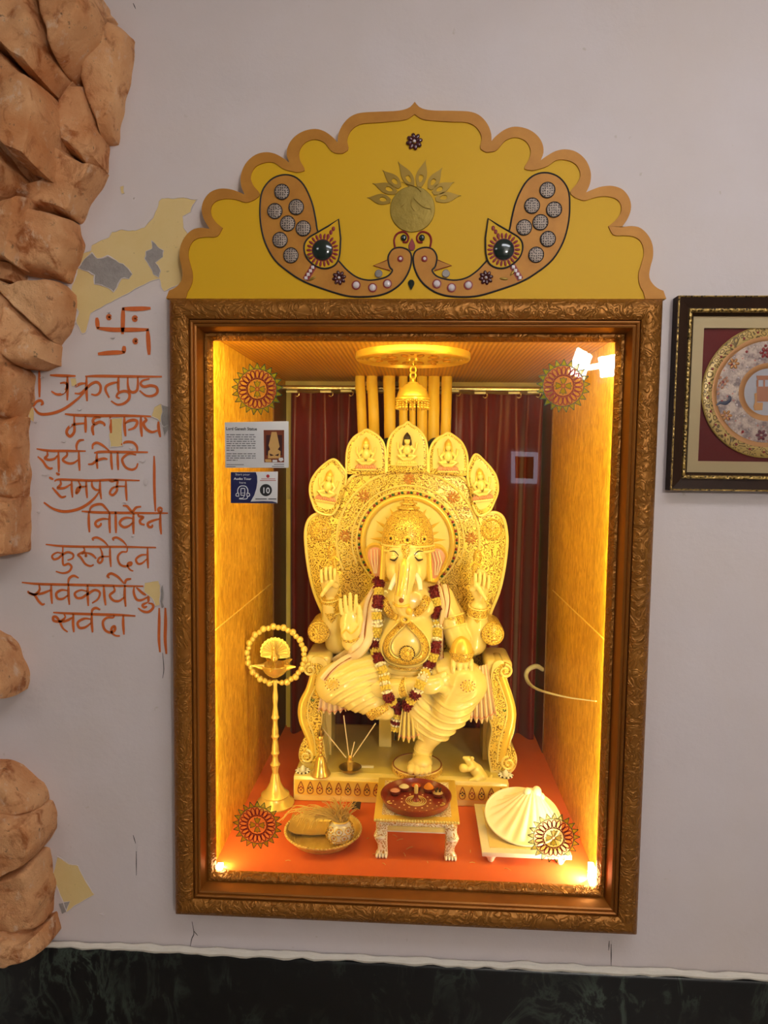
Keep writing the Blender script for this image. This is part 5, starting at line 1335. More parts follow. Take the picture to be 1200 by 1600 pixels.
# rear right hand
E(750, 914, .485, 15.5, .021, 26, .008)
for x, dy in ((742, 2), (749, -1), (756, 1), (763, 5)):
    CH([(x - 1, 912, .480, 3.3), (x, 900 + dy, .468, 3.1), (x + 1, 896 + dy, .458, 3.0), (x + 1, 905 + dy, .450, 2.9), (x, 913 + dy, .452, 2.6)], .0009)
CH([(738, 920, .468, 5), (745, 914, .456, 4.5), (753, 926, .450, 3.9), (759, 936, .452, 3.1)], .003)
# front left arm with the open raised palm
CH([(598, 930, .515, 19), (577, 975, .485, 19), (560, 1008, .465, 17), (549, 1003, .445, 14), (547, 992, .437, 13.5)], .012)
b.ell(A3(547, 976, .432), (R_(16.5, .43), .016, R_(25, .43)), .007)
E(541, 988, .420, 9, .010, 13, .006); E(555, 985, .420, 8, .012, 13, .006)
for pts in ([(534, 958, .430, 3.5), (532, 946, .427, 3.4), (532, 937, .426, 2.8)], [(541, 956, .429, 3.6), (539.5, 942, .425, 3.5), (539, 932, .425, 2.9)], [(548, 955, .429, 3.7), (547.3, 940, .424, 3.5), (547, 928, .424, 2.9)], [(555.5, 956, .429, 3.6), (556, 943, .425, 3.5), (556.5, 931, .425, 2.9)]): CH(pts, .0009)
CH([(559, 985, .425, 6), (562.5, 968, .420, 5.2), (562, 956, .420, 4.4), (561, 948, .422, 3.6)], .004)
# front right arm and the hand under the sweet bowl
CH([(690, 934, .520, 20), (705, 970, .500, 19), (716, 1000, .475, 18), (721, 1020, .440, 14), (722, 1034, .418, 12)], .012)
E(722, 1036, .408, 18, .022, 12, .006)
for x in (708, 717.5, 727, 736): CH([(x, 1032, .400, 4.2), (x, 1041, .388, 4.0), (x + .3, 1050, .392, 3.4)], .0009)
# folded leg: bare shin, ankle and foot lying across the lap
CH([(575, 1075, .420, 17), (615, 1076, .405, 15), (640, 1072, .398, 12.5), (655, 1070, .396, 12), (668, 1069, .396, 13), (684, 1066, .398, 12)], .010)
E(672, 1074, .392, 17, .020, 11, .008)
for x, y, x1, y1, r in ((682, 1058, 695, 1052, 4.2), (685, 1063, 699, 1058, 4.2), (687, 1068, 701, 1065, 4.3), (686, 1076, 699, 1078, 5.6)): CH([(x, y, .395, r + .8), ((x + x1) / 2 + 1, (y + y1) / 2, .390, r), (x1, y1, .391, r * .85)], .0024)
# hanging leg, ankle and foot on the footstool
CH([(722, 1070, .41, 26), (700, 1110, .415, 24), (676, 1145, .425, 18), (662, 1168, .430, 13.5), (659, 1182, .430, 13)], .012)
zF = zDECK + .022
fk = mpp(.42); xa = at(659, 1185, .43).x
zt_ = lambda px, py, z: np.array(atz(px, py, z))
b.ell(zt_(660, 1190, zF + .026), (R_(15, .42), .034, .020), .010); b.ell((xa - .002, .400, zF + .018), (R_(17.5, .42), .036, .018), .010)
for x, ye, r in ((-.031, .356, .0105), (-.013, .351, .0085), (.002, .353, .0082), (.015, .357, .0078), (.026, .364, .0070)):
    b.chain([np.array((xa - .003 + x * .9, .392, zF + .016)), np.array((xa - .003 + x, (ye + .392) / 2 - .006, zF + .016)), np.array((xa - .003 + x, ye, zF + r + .001))], [r * 1.15, r * 1.05, r], .0025)
body = b.build('body', M_STONE, ST)
body['label'] = 'white marble figure with trunk and four arms'

# ------------------------------------------------------------------ cloth: lower garment with folds
g = Sculpt(lo, hi, .0028); b = g
CH([(612, 1050, .53, 34), (575, 1056, .47, 38), (532, 1066, .43, 32), (522, 1068, .425, 28)], .02)
CH([(522, 1070, .425, 27), (560, 1085, .415, 26), (590, 1104, .415, 18), (604, 1112, .418, 13)], .02)
CH([(660, 1052, .53, 36), (700, 1056, .47, 36), (727, 1066, .425, 33)], .02)
CH([(727, 1070, .425, 32), (706, 1105, .425, 30), (684, 1132, .428, 25), (668, 1150, .432, 17)], .02)
CH([(640, 1068, .46, 26), (655, 1100, .45, 27), (660, 1130, .44, 22)], .02)
E(637, 1060, .53, 66, .09, 26, .02)
cR = at(712, 1030, .41); cL = at(612, 1128, .41); dm = mpp(.41)
def fold(X, Y, Z):
    rr = np.sqrt(((X - cR.x) / 1.0) ** 2 + ((Z - cR.z) / 1.15) ** 2) / dm
    right = np.clip((X - at(640, 1100, .42).x) / (16 * dm), 0, 1)
    sl = np.clip((at(745, 1100, .42).x - X) / (14 * dm), 0, 1)
    a = right * sl * np.clip((rr - 26) / 14, 0, 1) * (.0056 * np.abs(np.sin(rr * PI / 10.5)) - .0028 + .0012 * np.sin(rr * 2 * PI / 5.1 + 1))
    r2 = np.sqrt(((X - cL.x) / 1.5) ** 2 + ((Z - cL.z)) ** 2) / dm
    left = np.clip((at(604, 1100, .42).x - X) / (22 * dm), 0, 1) * np.clip((X - at(502, 1100, .42).x) / (26 * dm), 0, 1)
    a = a + left * (.0040 * np.abs(np.sin(r2 * PI / 8.5)) - .0020 + .0010 * np.sin(r2 * 2 * PI / 4.3 + .6))
    return a
g.shift(lo, hi, fold)
dh = g.build('lower_garment', M_STONE, ST); dh['label'] = 'folded lower garment over both knees'

def pleats(top, bot, npl, amp, name, mat, Yt, Yb, hem=True, thick=.006):
    T = resample([at(x, y, Yt) for x, y in top], npl * 8 + 1); Bm = resample([at(x, y, Yb) for x, y in bot], npl * 8 + 1); N = len(T); nz_ = 14; v = []; f = []
    for j in range(nz_ + 1):
        s = j / nz_
        for i in range(N):
            p = T[i].lerp(Bm[i], s); ph = i / 8 * 2 * PI; a = amp * (.35 + .65 * s)
            z = p.z - (.004 * math.cos(ph) * s if j == nz_ else 0)
            v.append((p.x, p.y - a * (math.cos(ph) if math.cos(ph) > -.55 else -.55 - (.55 + math.cos(ph)) * -1.6), z))
    for j in range(nz_):
        for i in range(N - 1): f.append((j * N + i, j * N + i + 1, (j + 1) * N + i + 1, (j + 1) * N + i))
    nv = len(v); v += [(x, y + thick, z) for x, y, z in v]; f += [tuple(q + nv for q in t[::-1]) for t in f[:]]
    bd = [j * N for j in range(nz_ + 1)] + [nz_ * N + i for i in range(1, N)] + [j * N + N - 1 for j in range(nz_ - 1, -1, -1)] + [i for i in range(N - 2, 0, -1)]
    f += [(bd[i], bd[(i + 1) % len(bd)], bd[(i + 1) % len(bd)] + nv, bd[i] + nv) for i in range(len(bd))]
    o = MB().add(v, f).build(name, mat, ST, ang=50)
    if hem:
        e = v[nz_ * N - N:nz_ * N]; MB().tube([Vector(q) + Vector((0, -.0012, 0)) for q in e], .0018, 5).build('hem_line', M_PINK, o)
    return o
pleats([(504, 1062), (520, 1078), (540, 1090)], [(497, 1110), (518, 1115), (541, 1109)], 5, .007, 'pleated_hem', M_PINKCLOTH, .425, .415)
pleats([(735, 1046), (748, 1042), (762, 1038)], [(727, 1124), (755, 1128), (776, 1118)], 6, .008, 'pleated_hem', M_PINKCLOTH, .405, .405)
pleats([(630, 1094), (640, 1092), (650, 1092)], [(622, 1154), (640, 1158), (662, 1148)], 5, .008, 'pleated_hem', M_STONE, .405, .405)
pleats([(714, 1085), (726, 1082), (736, 1080)], [(690, 1136), (712, 1132), (732, 1122)], 4, .006, 'pleated_hem', M_STONE, .405, .412, hem=False)

SF = Surface([body, dh])
def strip(pts, w, m, name, lift=.003, fl=.3, n=6, par=None, default=.5, sm=2):
    """flat band laid over the body along picture points"""
    Q = smooth_path(SF.path(pts, lift, n, default), sm)
    return MB().tube(Q, [x * mpp(.45) for x in w] if hasattr(w, '__len__') else w * mpp(.45), 8, flat=fl).build(name, m, par or ST)
# shawl bands from the shoulders
for pts, w in (([(598, 912), (585, 945), (579, 975), (574, 1000), (555, 1024), (525, 1042), (505, 1062)], [6, 8, 8, 8, 8, 7, 6]), ([(590, 914), (576, 940), (569, 975), (563, 1000), (545, 1016), (520, 1032)], [4, 5, 5, 5, 5, 4]),
               ([(684, 912), (692, 945), (690, 975), (687, 1005), (690, 1030)], [6, 7, 7, 6, 5]), ([(694, 916), (698, 940), (696, 965)], [4, 4.5, 4])):
    o = strip(pts, w, M_PINKCLOTH, 'shawl_fold', .004, .6)
    MB().tube(smooth_path(SF.path([(x + 3.5, y) for x, y in pts], .007, 6)), 1.1 * mpp(.45), 5).build('shawl_edge', M_BROWNLINE, o)
for pts in ([(585, 1030), (610, 1041), (637, 1044), (665, 1040), (688, 1026)], [(590, 1040), (612, 1050), (640, 1053), (668, 1048)]): strip(pts, 4, M_STONE, 'waist_fold', .003, .7)
strip([(600, 1036), (620, 1041), (637, 1043), (655, 1041), (672, 1036)], 2, M_FILI2, 'waist_belt', .007, .5)
# ornaments: collar, looped girdle with its medallion, arm bands, bracelets, anklets
strip([(600, 936), (606, 952), (614, 962), (621, 966)], 6, M_FILI2, 'collar', .003, .3); strip([(668, 934), (663, 946), (655, 954), (647, 958)], 7, M_FILI2, 'collar', .003, .3)
loop = [(632, 972), (620, 984), (608, 998), (604, 1014), (612, 1028), (632, 1034), (654, 1030), (664, 1015), (660, 998), (648, 984), (638, 974)]
gl = strip(loop, [5, 6.5, 8, 9, 9, 9, 9, 9, 8, 6.5, 5], M_FILI2, 'belly_girdle', .004, .35)
for sc_l, mm in ((1.0, M_PALEGILT),):
    for off in (-1, 1):
        c0_ = (634, 1006); P = [(c0_[0] + (x - c0_[0]) * (1 + off * .20), c0_[1] + (y - c0_[1]) * (1 + off * .19)) for x, y in loop]
        MB().tube(smooth_path(SF.path(P, .006, 6)), 1.1 * mpp(.42), 6).build('girdle_edge', mm, gl)
c = SF.hit(636, 1020, .004); k = mpp(.4)
md = MB().lathe([(13 * k, 0), (13 * k, .003), (10 * k, .006), (0, .007)], (c.x, c.y, c.z), 28, 'y', ).build('medallion', M_FILI2, ST)
m = MB()
for i in range(24): a = 2 * PI * i / 24; m.ell((c.x + 12 * k * math.cos(a), c.y - .004, c.z + 12 * k * math.sin(a)), (1.3 * k, .002, 1.3 * k), 6, 5)
m.build('bead_ring', M_INKLINE, md); MB().ell((c.x, c.y - .007, c.z), (4 * k, .004, 4 * k), 12, 8).build('boss', M_GILT, md)
def cuff(a, b_, r, name, m, par=ST, w=1.0, fl=None):
    """ring of metal round a limb between two joints"""
    a, b_ = Vector(a), Vector(b_); d = (b_ - a).normalized(); L = (b_ - a).length; Mq = d.to_track_quat('Z', 'Y').to_matrix()
    o = MB().lathe([(r * .94, 0), (r, L * .08), (r, L * .3), (r * .985, L * .5), (r, L * .7), (r, L * .92), (r * .94, L)], a, 26, 'z', M=Mq).build(name, m, par)
    for s in (.08, .92):
        q = a + d * L * s; MB().tube([q + Mq @ Vector((r * math.cos(t), r * math.sin(t), 0)) for t in np.linspace(0, 2 * PI, 22, endpoint=False)], r * .07, 6, closed=True).build('cuff_rim', M_PALEGILT, o)
    return o
cuff(at(516, 934, .487), at(519, 958, .497), 14.2 * mpp(.49), 'bracelet', M_FILI2); cuff(at(748, 946, .488), at(746, 962, .496), 15.6 * mpp(.49), 'bracelet', M_FILI2)
for px, w in ((518, 10), (746, 11)): 
    P = [SF.hit(px + dx, y, .002) for dx, y in ((-w, 958), (-w * .5, 968), (0, 974), (w * .5, 968), (w, 958))]; c_ = SF.hit(px, 958, .003)
    MB().add(P + [c_], [(5, i, i + 1) for i in range(4)]).build('bracelet_point', M_FILI2, ST)
cuff(at(704, 962, .503), at(709, 980, .495), 20.5 * mpp(.50), 'arm_band', M_FILI2); cuff(at(588, 952, .498), at(583, 968, .490), 20 * mpp(.50), 'arm_band', M_FILI2)
cuff(at(623, 1076, .403), at(638, 1073, .398), 14.6 * mpp(.40), 'anklet', M_FILI2); cuff(at(664, 1164, .430), at(661, 1174, .430), 14.8 * mpp(.43), 'anklet', M_FILI2); cuff(at(660, 1178, .430), at(659.5, 1183, .430), 14.6 * mpp(.43), 'anklet', M_PALEGILT)
# painted dots on the knees
def dotflower(px, py, r, name):
    m = MB(); rs = random.Random(int(px))
    for i in range(22):
        a = i * 2.4; q = r * math.sqrt(i / 22); h = SF.hit(px + q * math.cos(a), py + q * math.sin(a) * .8, .001); m.ell(h, .0032 if i % 3 else .0022, 7, 5)
    m.build(name, M_GILT, ST)
    m = MB()
    for i in range(12): a = i * 2 * PI / 12 + .2; h = SF.hit(px + r * 1.1 * math.cos(a), py + r * .9 * math.sin(a), .0008); m.ell(h, .0018, 6, 5)
    m.build('knee_dot', M_BROWNLINE, ST)
dotflower(519, 1069, 10, 'knee_flower'); dotflower(731, 1072, 10, 'knee_flower')
MB().tube(smooth_path(SF.path([(577, 1118), (590, 1112), (604, 1104)], .003, 5)), [9 * mpp(.4), 8 * mpp(.4), 6 * mpp(.4)], 8, flat=.35).build('garment_border', M_FILI2, ST)
# palm ornament
strip([(534, 990), (541, 984), (548, 990), (556, 984), (560, 978)], 1.4, M_GILT, 'palm_ornament', .001, .6); strip([(533, 998), (547, 1003), (560, 996)], 2.5, M_FILI2, 'palm_ornament', .001, .5)

# ------------------------------------------------------------------ head dress, ears, face
cY = .505; cc = at(637, 858, cY); k = mpp(cY)
prof = [(39, -3), (41.5, 0), (42, 6), (40.5, 9), (41, 13), (40, 24), (37.5, 36), (33, 46), (27, 54), (20, 60), (15, 62), (18, 63.5), (18, 66), (12, 68), (11, 70), (14, 71), (14, 73), (9, 75), (8, 76), (9, 78), (6, 81), (0, 83)]
crn = MB().lathe([(r * k, z * k) for r, z in prof], (cc.x, cY, cc.z), 48, 'z', sy=.96).build('crown', M_FILI2, ST, ang=50)
for z, r, w in ((0, 42, 2.0), (8, 41.5, 1.6)): MB().tube([(cc.x + r * k * math.cos(a), cY + .96 * r * k * math.sin(a), cc.z + z * k) for a in np.linspace(0, 2 * PI, 48, endpoint=False)], w * k, 6, closed=True).build('crown_band', M_PALEGILT, crn)
m = MB()
for i in range(40): a = 2 * PI * i / 40; m.ell((cc.x + 42.5 * k * math.cos(a), cY + .98 * 41 * k * math.sin(a), cc.z + 4 * k), 1.5 * k, 6, 5)
m.build('crown_bead', M_GILT, crn)
for (dx, dz, r) in ((0, 19, 8), (-25, 20, 7), (25, 20, 7)):
    yy = cY - .96 * math.sqrt(max(0, (41 * k) ** 2 - (dx * k) ** 2)) - .001
    m = MB(); c = Vector((cc.x + dx * k, yy, cc.z + dz * k)); nrm = Vector((dx * k, yy - cY, 0)).normalized(); Mq = nrm.to_track_quat('Z', 'Y').to_matrix()
    for i in range(8): a = 2 * PI * i / 8; m.ell(c + Mq @ Vector((r * .6 * k * math.cos(a), r * .6 * k * math.sin(a), .001)), (r * .3 * k, r * .3 * k, .003), 8, 5, Mq)
    o = m.build('crown_rosette', M_GILT, crn); MB().ell(c + nrm * .003, (1.6 * k, 1.6 * k, 1.8 * k), 8, 6).build('stone', M_INKLINE, o)
# ears
for pts, s in (([(571, 862), (574, 853), (583, 848), (594, 850), (600, 860), (601, 880), (598, 900), (592, 911), (586, 906), (579, 890), (573, 874)], -1), ([(670, 858), (678, 850), (689, 851), (697, 859), (700, 870), (692, 889), (685, 906), (678, 912), (671, 908), (668, 890), (668, 872)], 1)):
    Y0 = .500; P = crom([at(x, y, Y0) for x, y in pts], 4, closed=True); c = sum(P, Vector()) / len(P); v = []; f = []; rings = [(1.0, .006), (1.0, -.006), (.90, -.012), (.82, -.006), (.6, .002), (.3, .004)]; N = len(P)
    for sc_, dy in rings:
        for p in P: q = c + (p - c) * sc_; v.append((q.x, Y0 + dy, q.z))
    v.append((c.x, Y0 + .004, c.z)); 
    for r in range(len(rings) - 1):
        for i in range(N): f.append((r * N + i, r * N + (i + 1) % N, (r + 1) * N + (i + 1) % N, (r + 1) * N + i))
    for i in range(N): f.append(((len(rings) - 1) * N + i, (len(rings) - 1) * N + (i + 1) % N, len(v) - 1))
    f.append(tuple(range(N - 1, -1, -1)))
    ear = MB().add(v, f).build('ear', M_GILT, ST, ang=60)
    MB().prism([c + (p - c) * .80 + Vector((0, 0, 0)) for p in P], Y0 - .0035, Y0 + .004).build('inner_ear', M_PINK, ear, bevel=.002)
    for q in (-.25, .1, .4): MB().tube([c + Vector((q * .03 - .006, -.004, .036)), c + Vector((q * .03 + .004 * s, -.0055, .0)), c + Vector((q * .012, -.004, -.040))], .0022, 6).build('ear_ridge', M_PINKCLOTH, ear)
for P, w in (([(600, 853), (599, 875), (597, 905)], 4.2), ([(669, 853), (670, 875), (672, 908)], 4.2)):
    o = MB().tube(crom([at(x, y, .462) for x, y in P], 6), w * mpp(.46), 8, flat=.45).build('crown_lappet', M_GILT, ST)
# face
def stroke(pts, w, m, name, lift=.0008): MB().tube(smooth_path(SF.path(pts, lift, 6), 1), [w * .4 * mpp(.43), w * mpp(.43), w * .4 * mpp(.43)], 6).build(name, m, ST)
for s in (-1, 1):
    X = lambda x: 635 + s * x
    stroke([(X(13), 870), (X(18.5), 875), (X(25), 873.5)], 1.7, M_INKLINE, 'eyelid', .0022); stroke([(X(12), 868), (X(18), 861.5), (X(26), 862)], 1.1, M_INKLINE, 'eyebrow', .001)
    m = MB(); h = SF.hit(X(19.5), 871.5, 0); m.ell(h, (5.5 * mpp(.43), .003, 2.6 * mpp(.43)), 12, 8); m.build('eye', M_PALEGILT, ST)
    tk = [at(X(15), 899, .425), at(X(20), 908, .405), at(X(26 if s < 0 else 22), 922, .392)]
    MB().tube(crom(tk, 5), [5.0 * mpp(.41), 4.4 * mpp(.41), 3.4 * mpp(.41)], 10).build('tusk', flat('ivory_white', srgb(250, 248, 240), .25), ST)
strip([(632, 874), (631, 884), (629, 902), (626, 920), (623, 932)], [3, 4.5, 4.5, 4, 3.2], M_GILT, 'trunk_band', .0012, .3)
stroke([(624, 880), (622, 905), (618, 930)], .6, M_BROWNLINE, 'trunk_shading_line'); stroke([(640, 880), (638, 905), (635, 930)], .6, M_BROWNLINE, 'trunk_shading_line')  # thin brown strokes along the trunk, painted on as shading
c = at(633, 968, .372); MB().tube([(c.x + 5.6 * mpp(.38) * math.cos(a), c.y, c.z + 5.0 * mpp(.38) * math.sin(a)) for a in np.linspace(0, 2 * PI, 20, endpoint=False)], 2.2 * mpp(.38), 8, closed=True).build('trunk_tip', M_GILT, ST)
MB().ell(at(639, 955, .372), (6 * mpp(.38), .012, 6.5 * mpp(.38)), 14, 10).build('held_sweet', M_GILT, ST)
MB().ell(SF.hit(627, 938, .0005), (4 * mpp(.4), .003, 4 * mpp(.4)), 12, 8).build('trunk_spot', M_BROWNLINE, ST)
MB().tube(smooth_path(SF.path([(616, 943), (622, 947), (630, 948), (639, 945)], .001, 6)), 2.4 * mpp(.39), 8).build('trunk_ring', M_GILT, ST)
strip([(634, 852), (634, 860), (633, 874)], [7, 7, 2.5], M_FILI2, 'forehead_mark', .0008, .2)
# emblems held in the raised rear hands
for (px, py, s) in ((521, 868, -1), (743, 876, 1)):
    m = MB(); kk = mpp(.49)
    m.tube([at(px - s * 3, py + 26, .47), at(px, py, .485), at(px + s * 2, py - 14, .49)], [3 * kk, 4 * kk, 2.5 * kk], 8); m.ell(at(px + s * 3, py - 5, .485), (7 * kk, .016, 13 * kk), 14, 10)
    o = m.build('held_emblem', M_FILI2, ST); MB().tube([at(px - s * 8, py + 8, .48), at(px - s * 2, py + 2, .475), at(px + s * 8, py + 8, .48)], 2.2 * kk, 6).build('emblem_tie', M_GILT, o)
# bowl of sweets in the front right hand
c = at(721, 1032, .405); k = mpp(.405)
bw = MB().lathe([(8 * k, -3 * k), (14 * k, 0), (18 * k, 7 * k), (20 * k, 13 * k), (20.5 * k, 14.5 * k), (18.5 * k, 14 * k), (0, 13 * k)], (c.x, .405, c.z), 30, 'z', sy=.8).build('sweet_bowl', M_FILI2, ST)
MB().lathe([(18 * k, 0), (18 * k, 5 * k), (15 * k, 14 * k), (9 * k, 22 * k), (3 * k, 26 * k), (0, 26.5 * k)], (c.x, .405, c.z + 13 * k), 26, 'z', sy=.8).build('heaped_sweets', M_GILT, bw)
# footstool under the hanging foot
q = atz(652, 1193, zF); rS = 41 * mpp(.42)
fs = MB().lathe([(rS * 1.0, zDECK + .0005), (rS, zDECK + .010), (rS * .985, zF - .003), (rS * .96, zF), (0, zF)], (q.x, q.y, 0), 44).build('footstool', M_STONE, ST, ang=40)
MB().tube([(q.x + rS * .95 * math.cos(a), q.y + rS * .95 * math.sin(a), zF) for a in np.linspace(0, 2 * PI, 44, endpoint=False)], .0022, 6, closed=True).build('rim_line', M_BROWNLINE, fs)
MB().lathe([(rS * 1.006, zDECK + .004), (rS * 1.012, zDECK + .012), (rS * 1.0, zF - .004)], (q.x, q.y, 0), 44).build('painted_side', M_FILI2, fs)
# ------------------------------------------------------------------ flower garland round the statue's neck
M_GRED = flat('dark_red_petals', srgb(128, 14, 30), .6, 0, .4, 60); M_GYEL = flat('yellow_flowers', srgb(240, 214, 96), .6, 0, .2, 60); M_GWHT = flat('white_beads', srgb(248, 244, 226), .35)
SG = Surface([body, dh] + [o for o in ST.children if o.name.split('.')[0] in ('shawl_fold', 'belly_girdle', 'pleated_hem', 'collar', 'waist_fold', 'medallion', 'arm_band')])
gp = SG.hit(628, 1110)
GA = thing('flower_garland', 'garland of dark red, yellow and white flowers hanging from the statue neck', 'garland', gp)
def gar(pts, seq, r0):
    P = [Vector((x, y, 0)) for x, y in pts]; P = crom(P, 8); Q = [SG.hit(p.x, p.y, .009, .42) for p in P]
    for i in range(1, len(Q)):            # bridge hollows instead of falling into them
        if Q[i].y > Q[i - 1].y + .012: Q[i] = at(P[i].x, P[i].y, Q[i - 1].y + .012)
    for i in range(len(Q) - 2, -1, -1):
        if Q[i].y > Q[i + 1].y + .012: Q[i] = at(P[i].x, P[i].y, Q[i + 1].y + .012)
    Q = smooth_path(Q, 4); R = resample(Q, 400); L = sum(w for _, w in seq); pos = 0; rs = random.Random(len(seq))
    for kind, w in seq:
        a, b_ = pos / L, (pos + w) / L; pos += w
        i0, i1 = int(a * 399), min(399, int(b_ * 399)); A, B = R[i0], R[i1]; d = (B - A).normalized(); Mq = d.to_track_quat('Z', 'Y').to_matrix(); ln = (B - A).length
        m = MB()
        if kind == 'r':
            for j in range(90):
                t = rs.random(); a_ = rs.uniform(0, 6.3); rr = r0 * (.72 + .28 * rs.random()); c = A.lerp(B, t) + Mq @ Vector((rr * math.cos(a_), rr * math.sin(a_), 0))
                m.ell(c, (.0046, .0016, .0030), 6, 4, Mq @ Matrix.Rotation(a_ + rs.uniform(-.7, .7), 3, 'Z') @ Matrix.Rotation(rs.uniform(-1, 1), 3, 'X'))
            m.tube([A, B], r0 * .75, 8); m.build('red_flower_band', M_GRED, GA)
        elif kind == 'y':
            rows = max(1, round(ln / .0085))
            for q in range(rows):
                c0_ = A.lerp(B, (q + .5) / rows)
                for j in range(8):
                    a_ = 2 * PI * (j + .5 * (q % 2)) / 8; c = c0_ + Mq @ Vector((r0 * .82 * math.cos(a_), r0 * .82 * math.sin(a_), 0))
                    for e in range(5): b2 = 2 * PI * e / 5; m.ell(c + Mq @ Vector((-math.sin(a_) * .0026 * math.cos(b2), math.cos(a_) * .0026 * math.cos(b2), .0026 * math.sin(b2))), .0023, 5, 4)
                    m.ell(c + Mq @ Vector((math.cos(a_), math.sin(a_), 0)) * .0015, .0022, 5, 4)
            m.tube([A, B], r0 * .66, 8); m.build('yellow_flower_band', M_GYEL, GA)
        else:
            c0_ = A.lerp(B, .5)
            for j in range(9): a_ = 2 * PI * j / 9; m.ell(c0_ + Mq @ Vector((r0 * .9 * math.cos(a_), r0 * .9 * math.sin(a_), 0)), .0036, 8, 6)
            m.tube([A, B], r0 * .5, 8); m.build('white_bead_row', M_GWHT, GA)
rG = 8.2 * mpp(.42)
gar([(593, 908), (591, 930), (587, 955), (586, 980), (587, 1005), (591, 1030), (597, 1052), (603, 1072), (611, 1092), (622, 1106)],
    [('r', 17), ('y', 10), ('r', 17), ('w', 5), ('y', 9), ('w', 5), ('w', 5), ('y', 14), ('w', 5), ('r', 14), ('y', 10), ('r', 15), ('w', 5), ('y', 9), ('w', 5), ('y', 9), ('w', 5), ('y', 6), ('w', 4), ('r', 13), ('y', 12), ('r', 14)], rG)
gar([(676, 920), (679, 940), (681, 960), (680, 985), (678, 1005), (673, 1030), (664, 1055), (654, 1075), (643, 1092), (630, 1106)],
    [('r', 16), ('y', 11), ('r', 18), ('w', 5), ('y', 10), ('w', 5), ('y', 11), ('w', 5), ('r', 15), ('y', 11), ('r', 15), ('w', 5), ('y', 9), ('w', 5), ('w', 5), ('y', 11), ('w', 4), ('r', 14), ('y', 11), ('r', 12)], rG)
gar([(623, 1108), (620, 1122), (618, 1142)], [('r', 7), ('y', 9), ('w', 5), ('r', 4), ('w', 5), ('y', 8)], rG * .95)
MB().tube([SG.hit(618, 1140, .008), SG.hit(617, 1156, .008)], [.003, .006], 6).build('tassel', M_INKLINE, GA)

# ------------------------------------------------------------------ mouse figure on the plinth
q = atz(748, 1222, zDECK + .002); kM = mpp(.42)
MO = thing('mouse_figure', 'small carved gilded mouse holding a sweet, sitting at the right of the footstool', 'figurine', (q.x, q.y, zDECK))
YM = .405
b = Sculpt(np.array(at(715, 1200, YM)) * [1, 0, 0] + [0, .355, zDECK - .003], np.array(at(770, 1170, YM)) * [1, 0, 1] + [0, .46, 0], .0016)
CH([(752, 1214, .405, 10), (744, 1203, .405, 9.5), (736, 1194, .405, 7)], .006); CH([(736, 1193, .402, 6.5), (731, 1187, .400, 5.5), (725, 1184, .397, 2.6)], .004)
E(738, 1185, .392, 3.2, .003, 3.6, .002); E(733, 1184, .412, 3.2, .003, 3.4, .002)
CH([(740, 1198, .392, 4), (732, 1202, .386, 3.4), (726, 1203, .388, 3)], .003); CH([(752, 1214, .392, 8), (744, 1218, .384, 5), (735, 1220, .382, 3.5)], .005)
E(724, 1200, .392, 7, .014, 7, .003)
CH([(758, 1216, .41, 4), (765, 1218, .405, 2.4), (768, 1212, .40, 1.8)], .003)
b.build('mouse_body', M_PALEGILT, MO)
cuff(at(737, 1196, .405), at(739.5, 1199.5, .405), 8.2 * mpp(.405), 'necklace', M_FILI2, MO)
E_ = MB().ell(at(724.5, 1183.6, .395), .0014, 6, 5).build('nose', M_INKLINE, MO)

# ------------------------------------------------------------------ jewelled studs on the plinth corners
M_SILVERG = flat('white_jewel', srgb(244, 240, 228), .15, .1, .1, 60, coat=.5)
for px, py, lb in ((473, 1206, 'at the left plinth corner beside the hand bell'), (790, 1213, 'at the right plinth corner below the scroll leg')):
    c = atz(px, py, zDECK); k = mpp(c.y)
    t = thing('flower_ornament', 'white jewelled flower ornament ' + lb, 'ornament', (c.x, c.y, zDECK), 'white jewelled flowers on the plinth')
    m = MB()
    for i in range(10):
        a = 2 * PI * i / 10; m.ell((c.x + 9 * k * math.cos(a), c.y + 9 * k * math.sin(a), zDECK + .004), (3.6 * k, 2.0 * k, .004), 8, 6, Matrix.Rotation(a, 3, 'Z'))
    m.lathe([(9 * k, .0005), (9 * k, .002), (0, .003)], (c.x, c.y, zDECK), 20); m.build('petal_ring', M_SILVERG, t)
    m = MB()
    for i in range(10): a = 2 * PI * (i + .5) / 10; m.ell((c.x + 10.5 * k * math.cos(a), c.y + 10.5 * k * math.sin(a), zDECK + .004), 1.4 * k, 6, 5)
    m.build('dark_stone', M_INKLINE, t)
    MB().lathe([(4.5 * k, .004), (5 * k, .010), (4 * k, .016), (1.5 * k, .021), (0, .022)], (c.x, c.y, zDECK), 16).build('centre_bud', M_SILVERG, t)

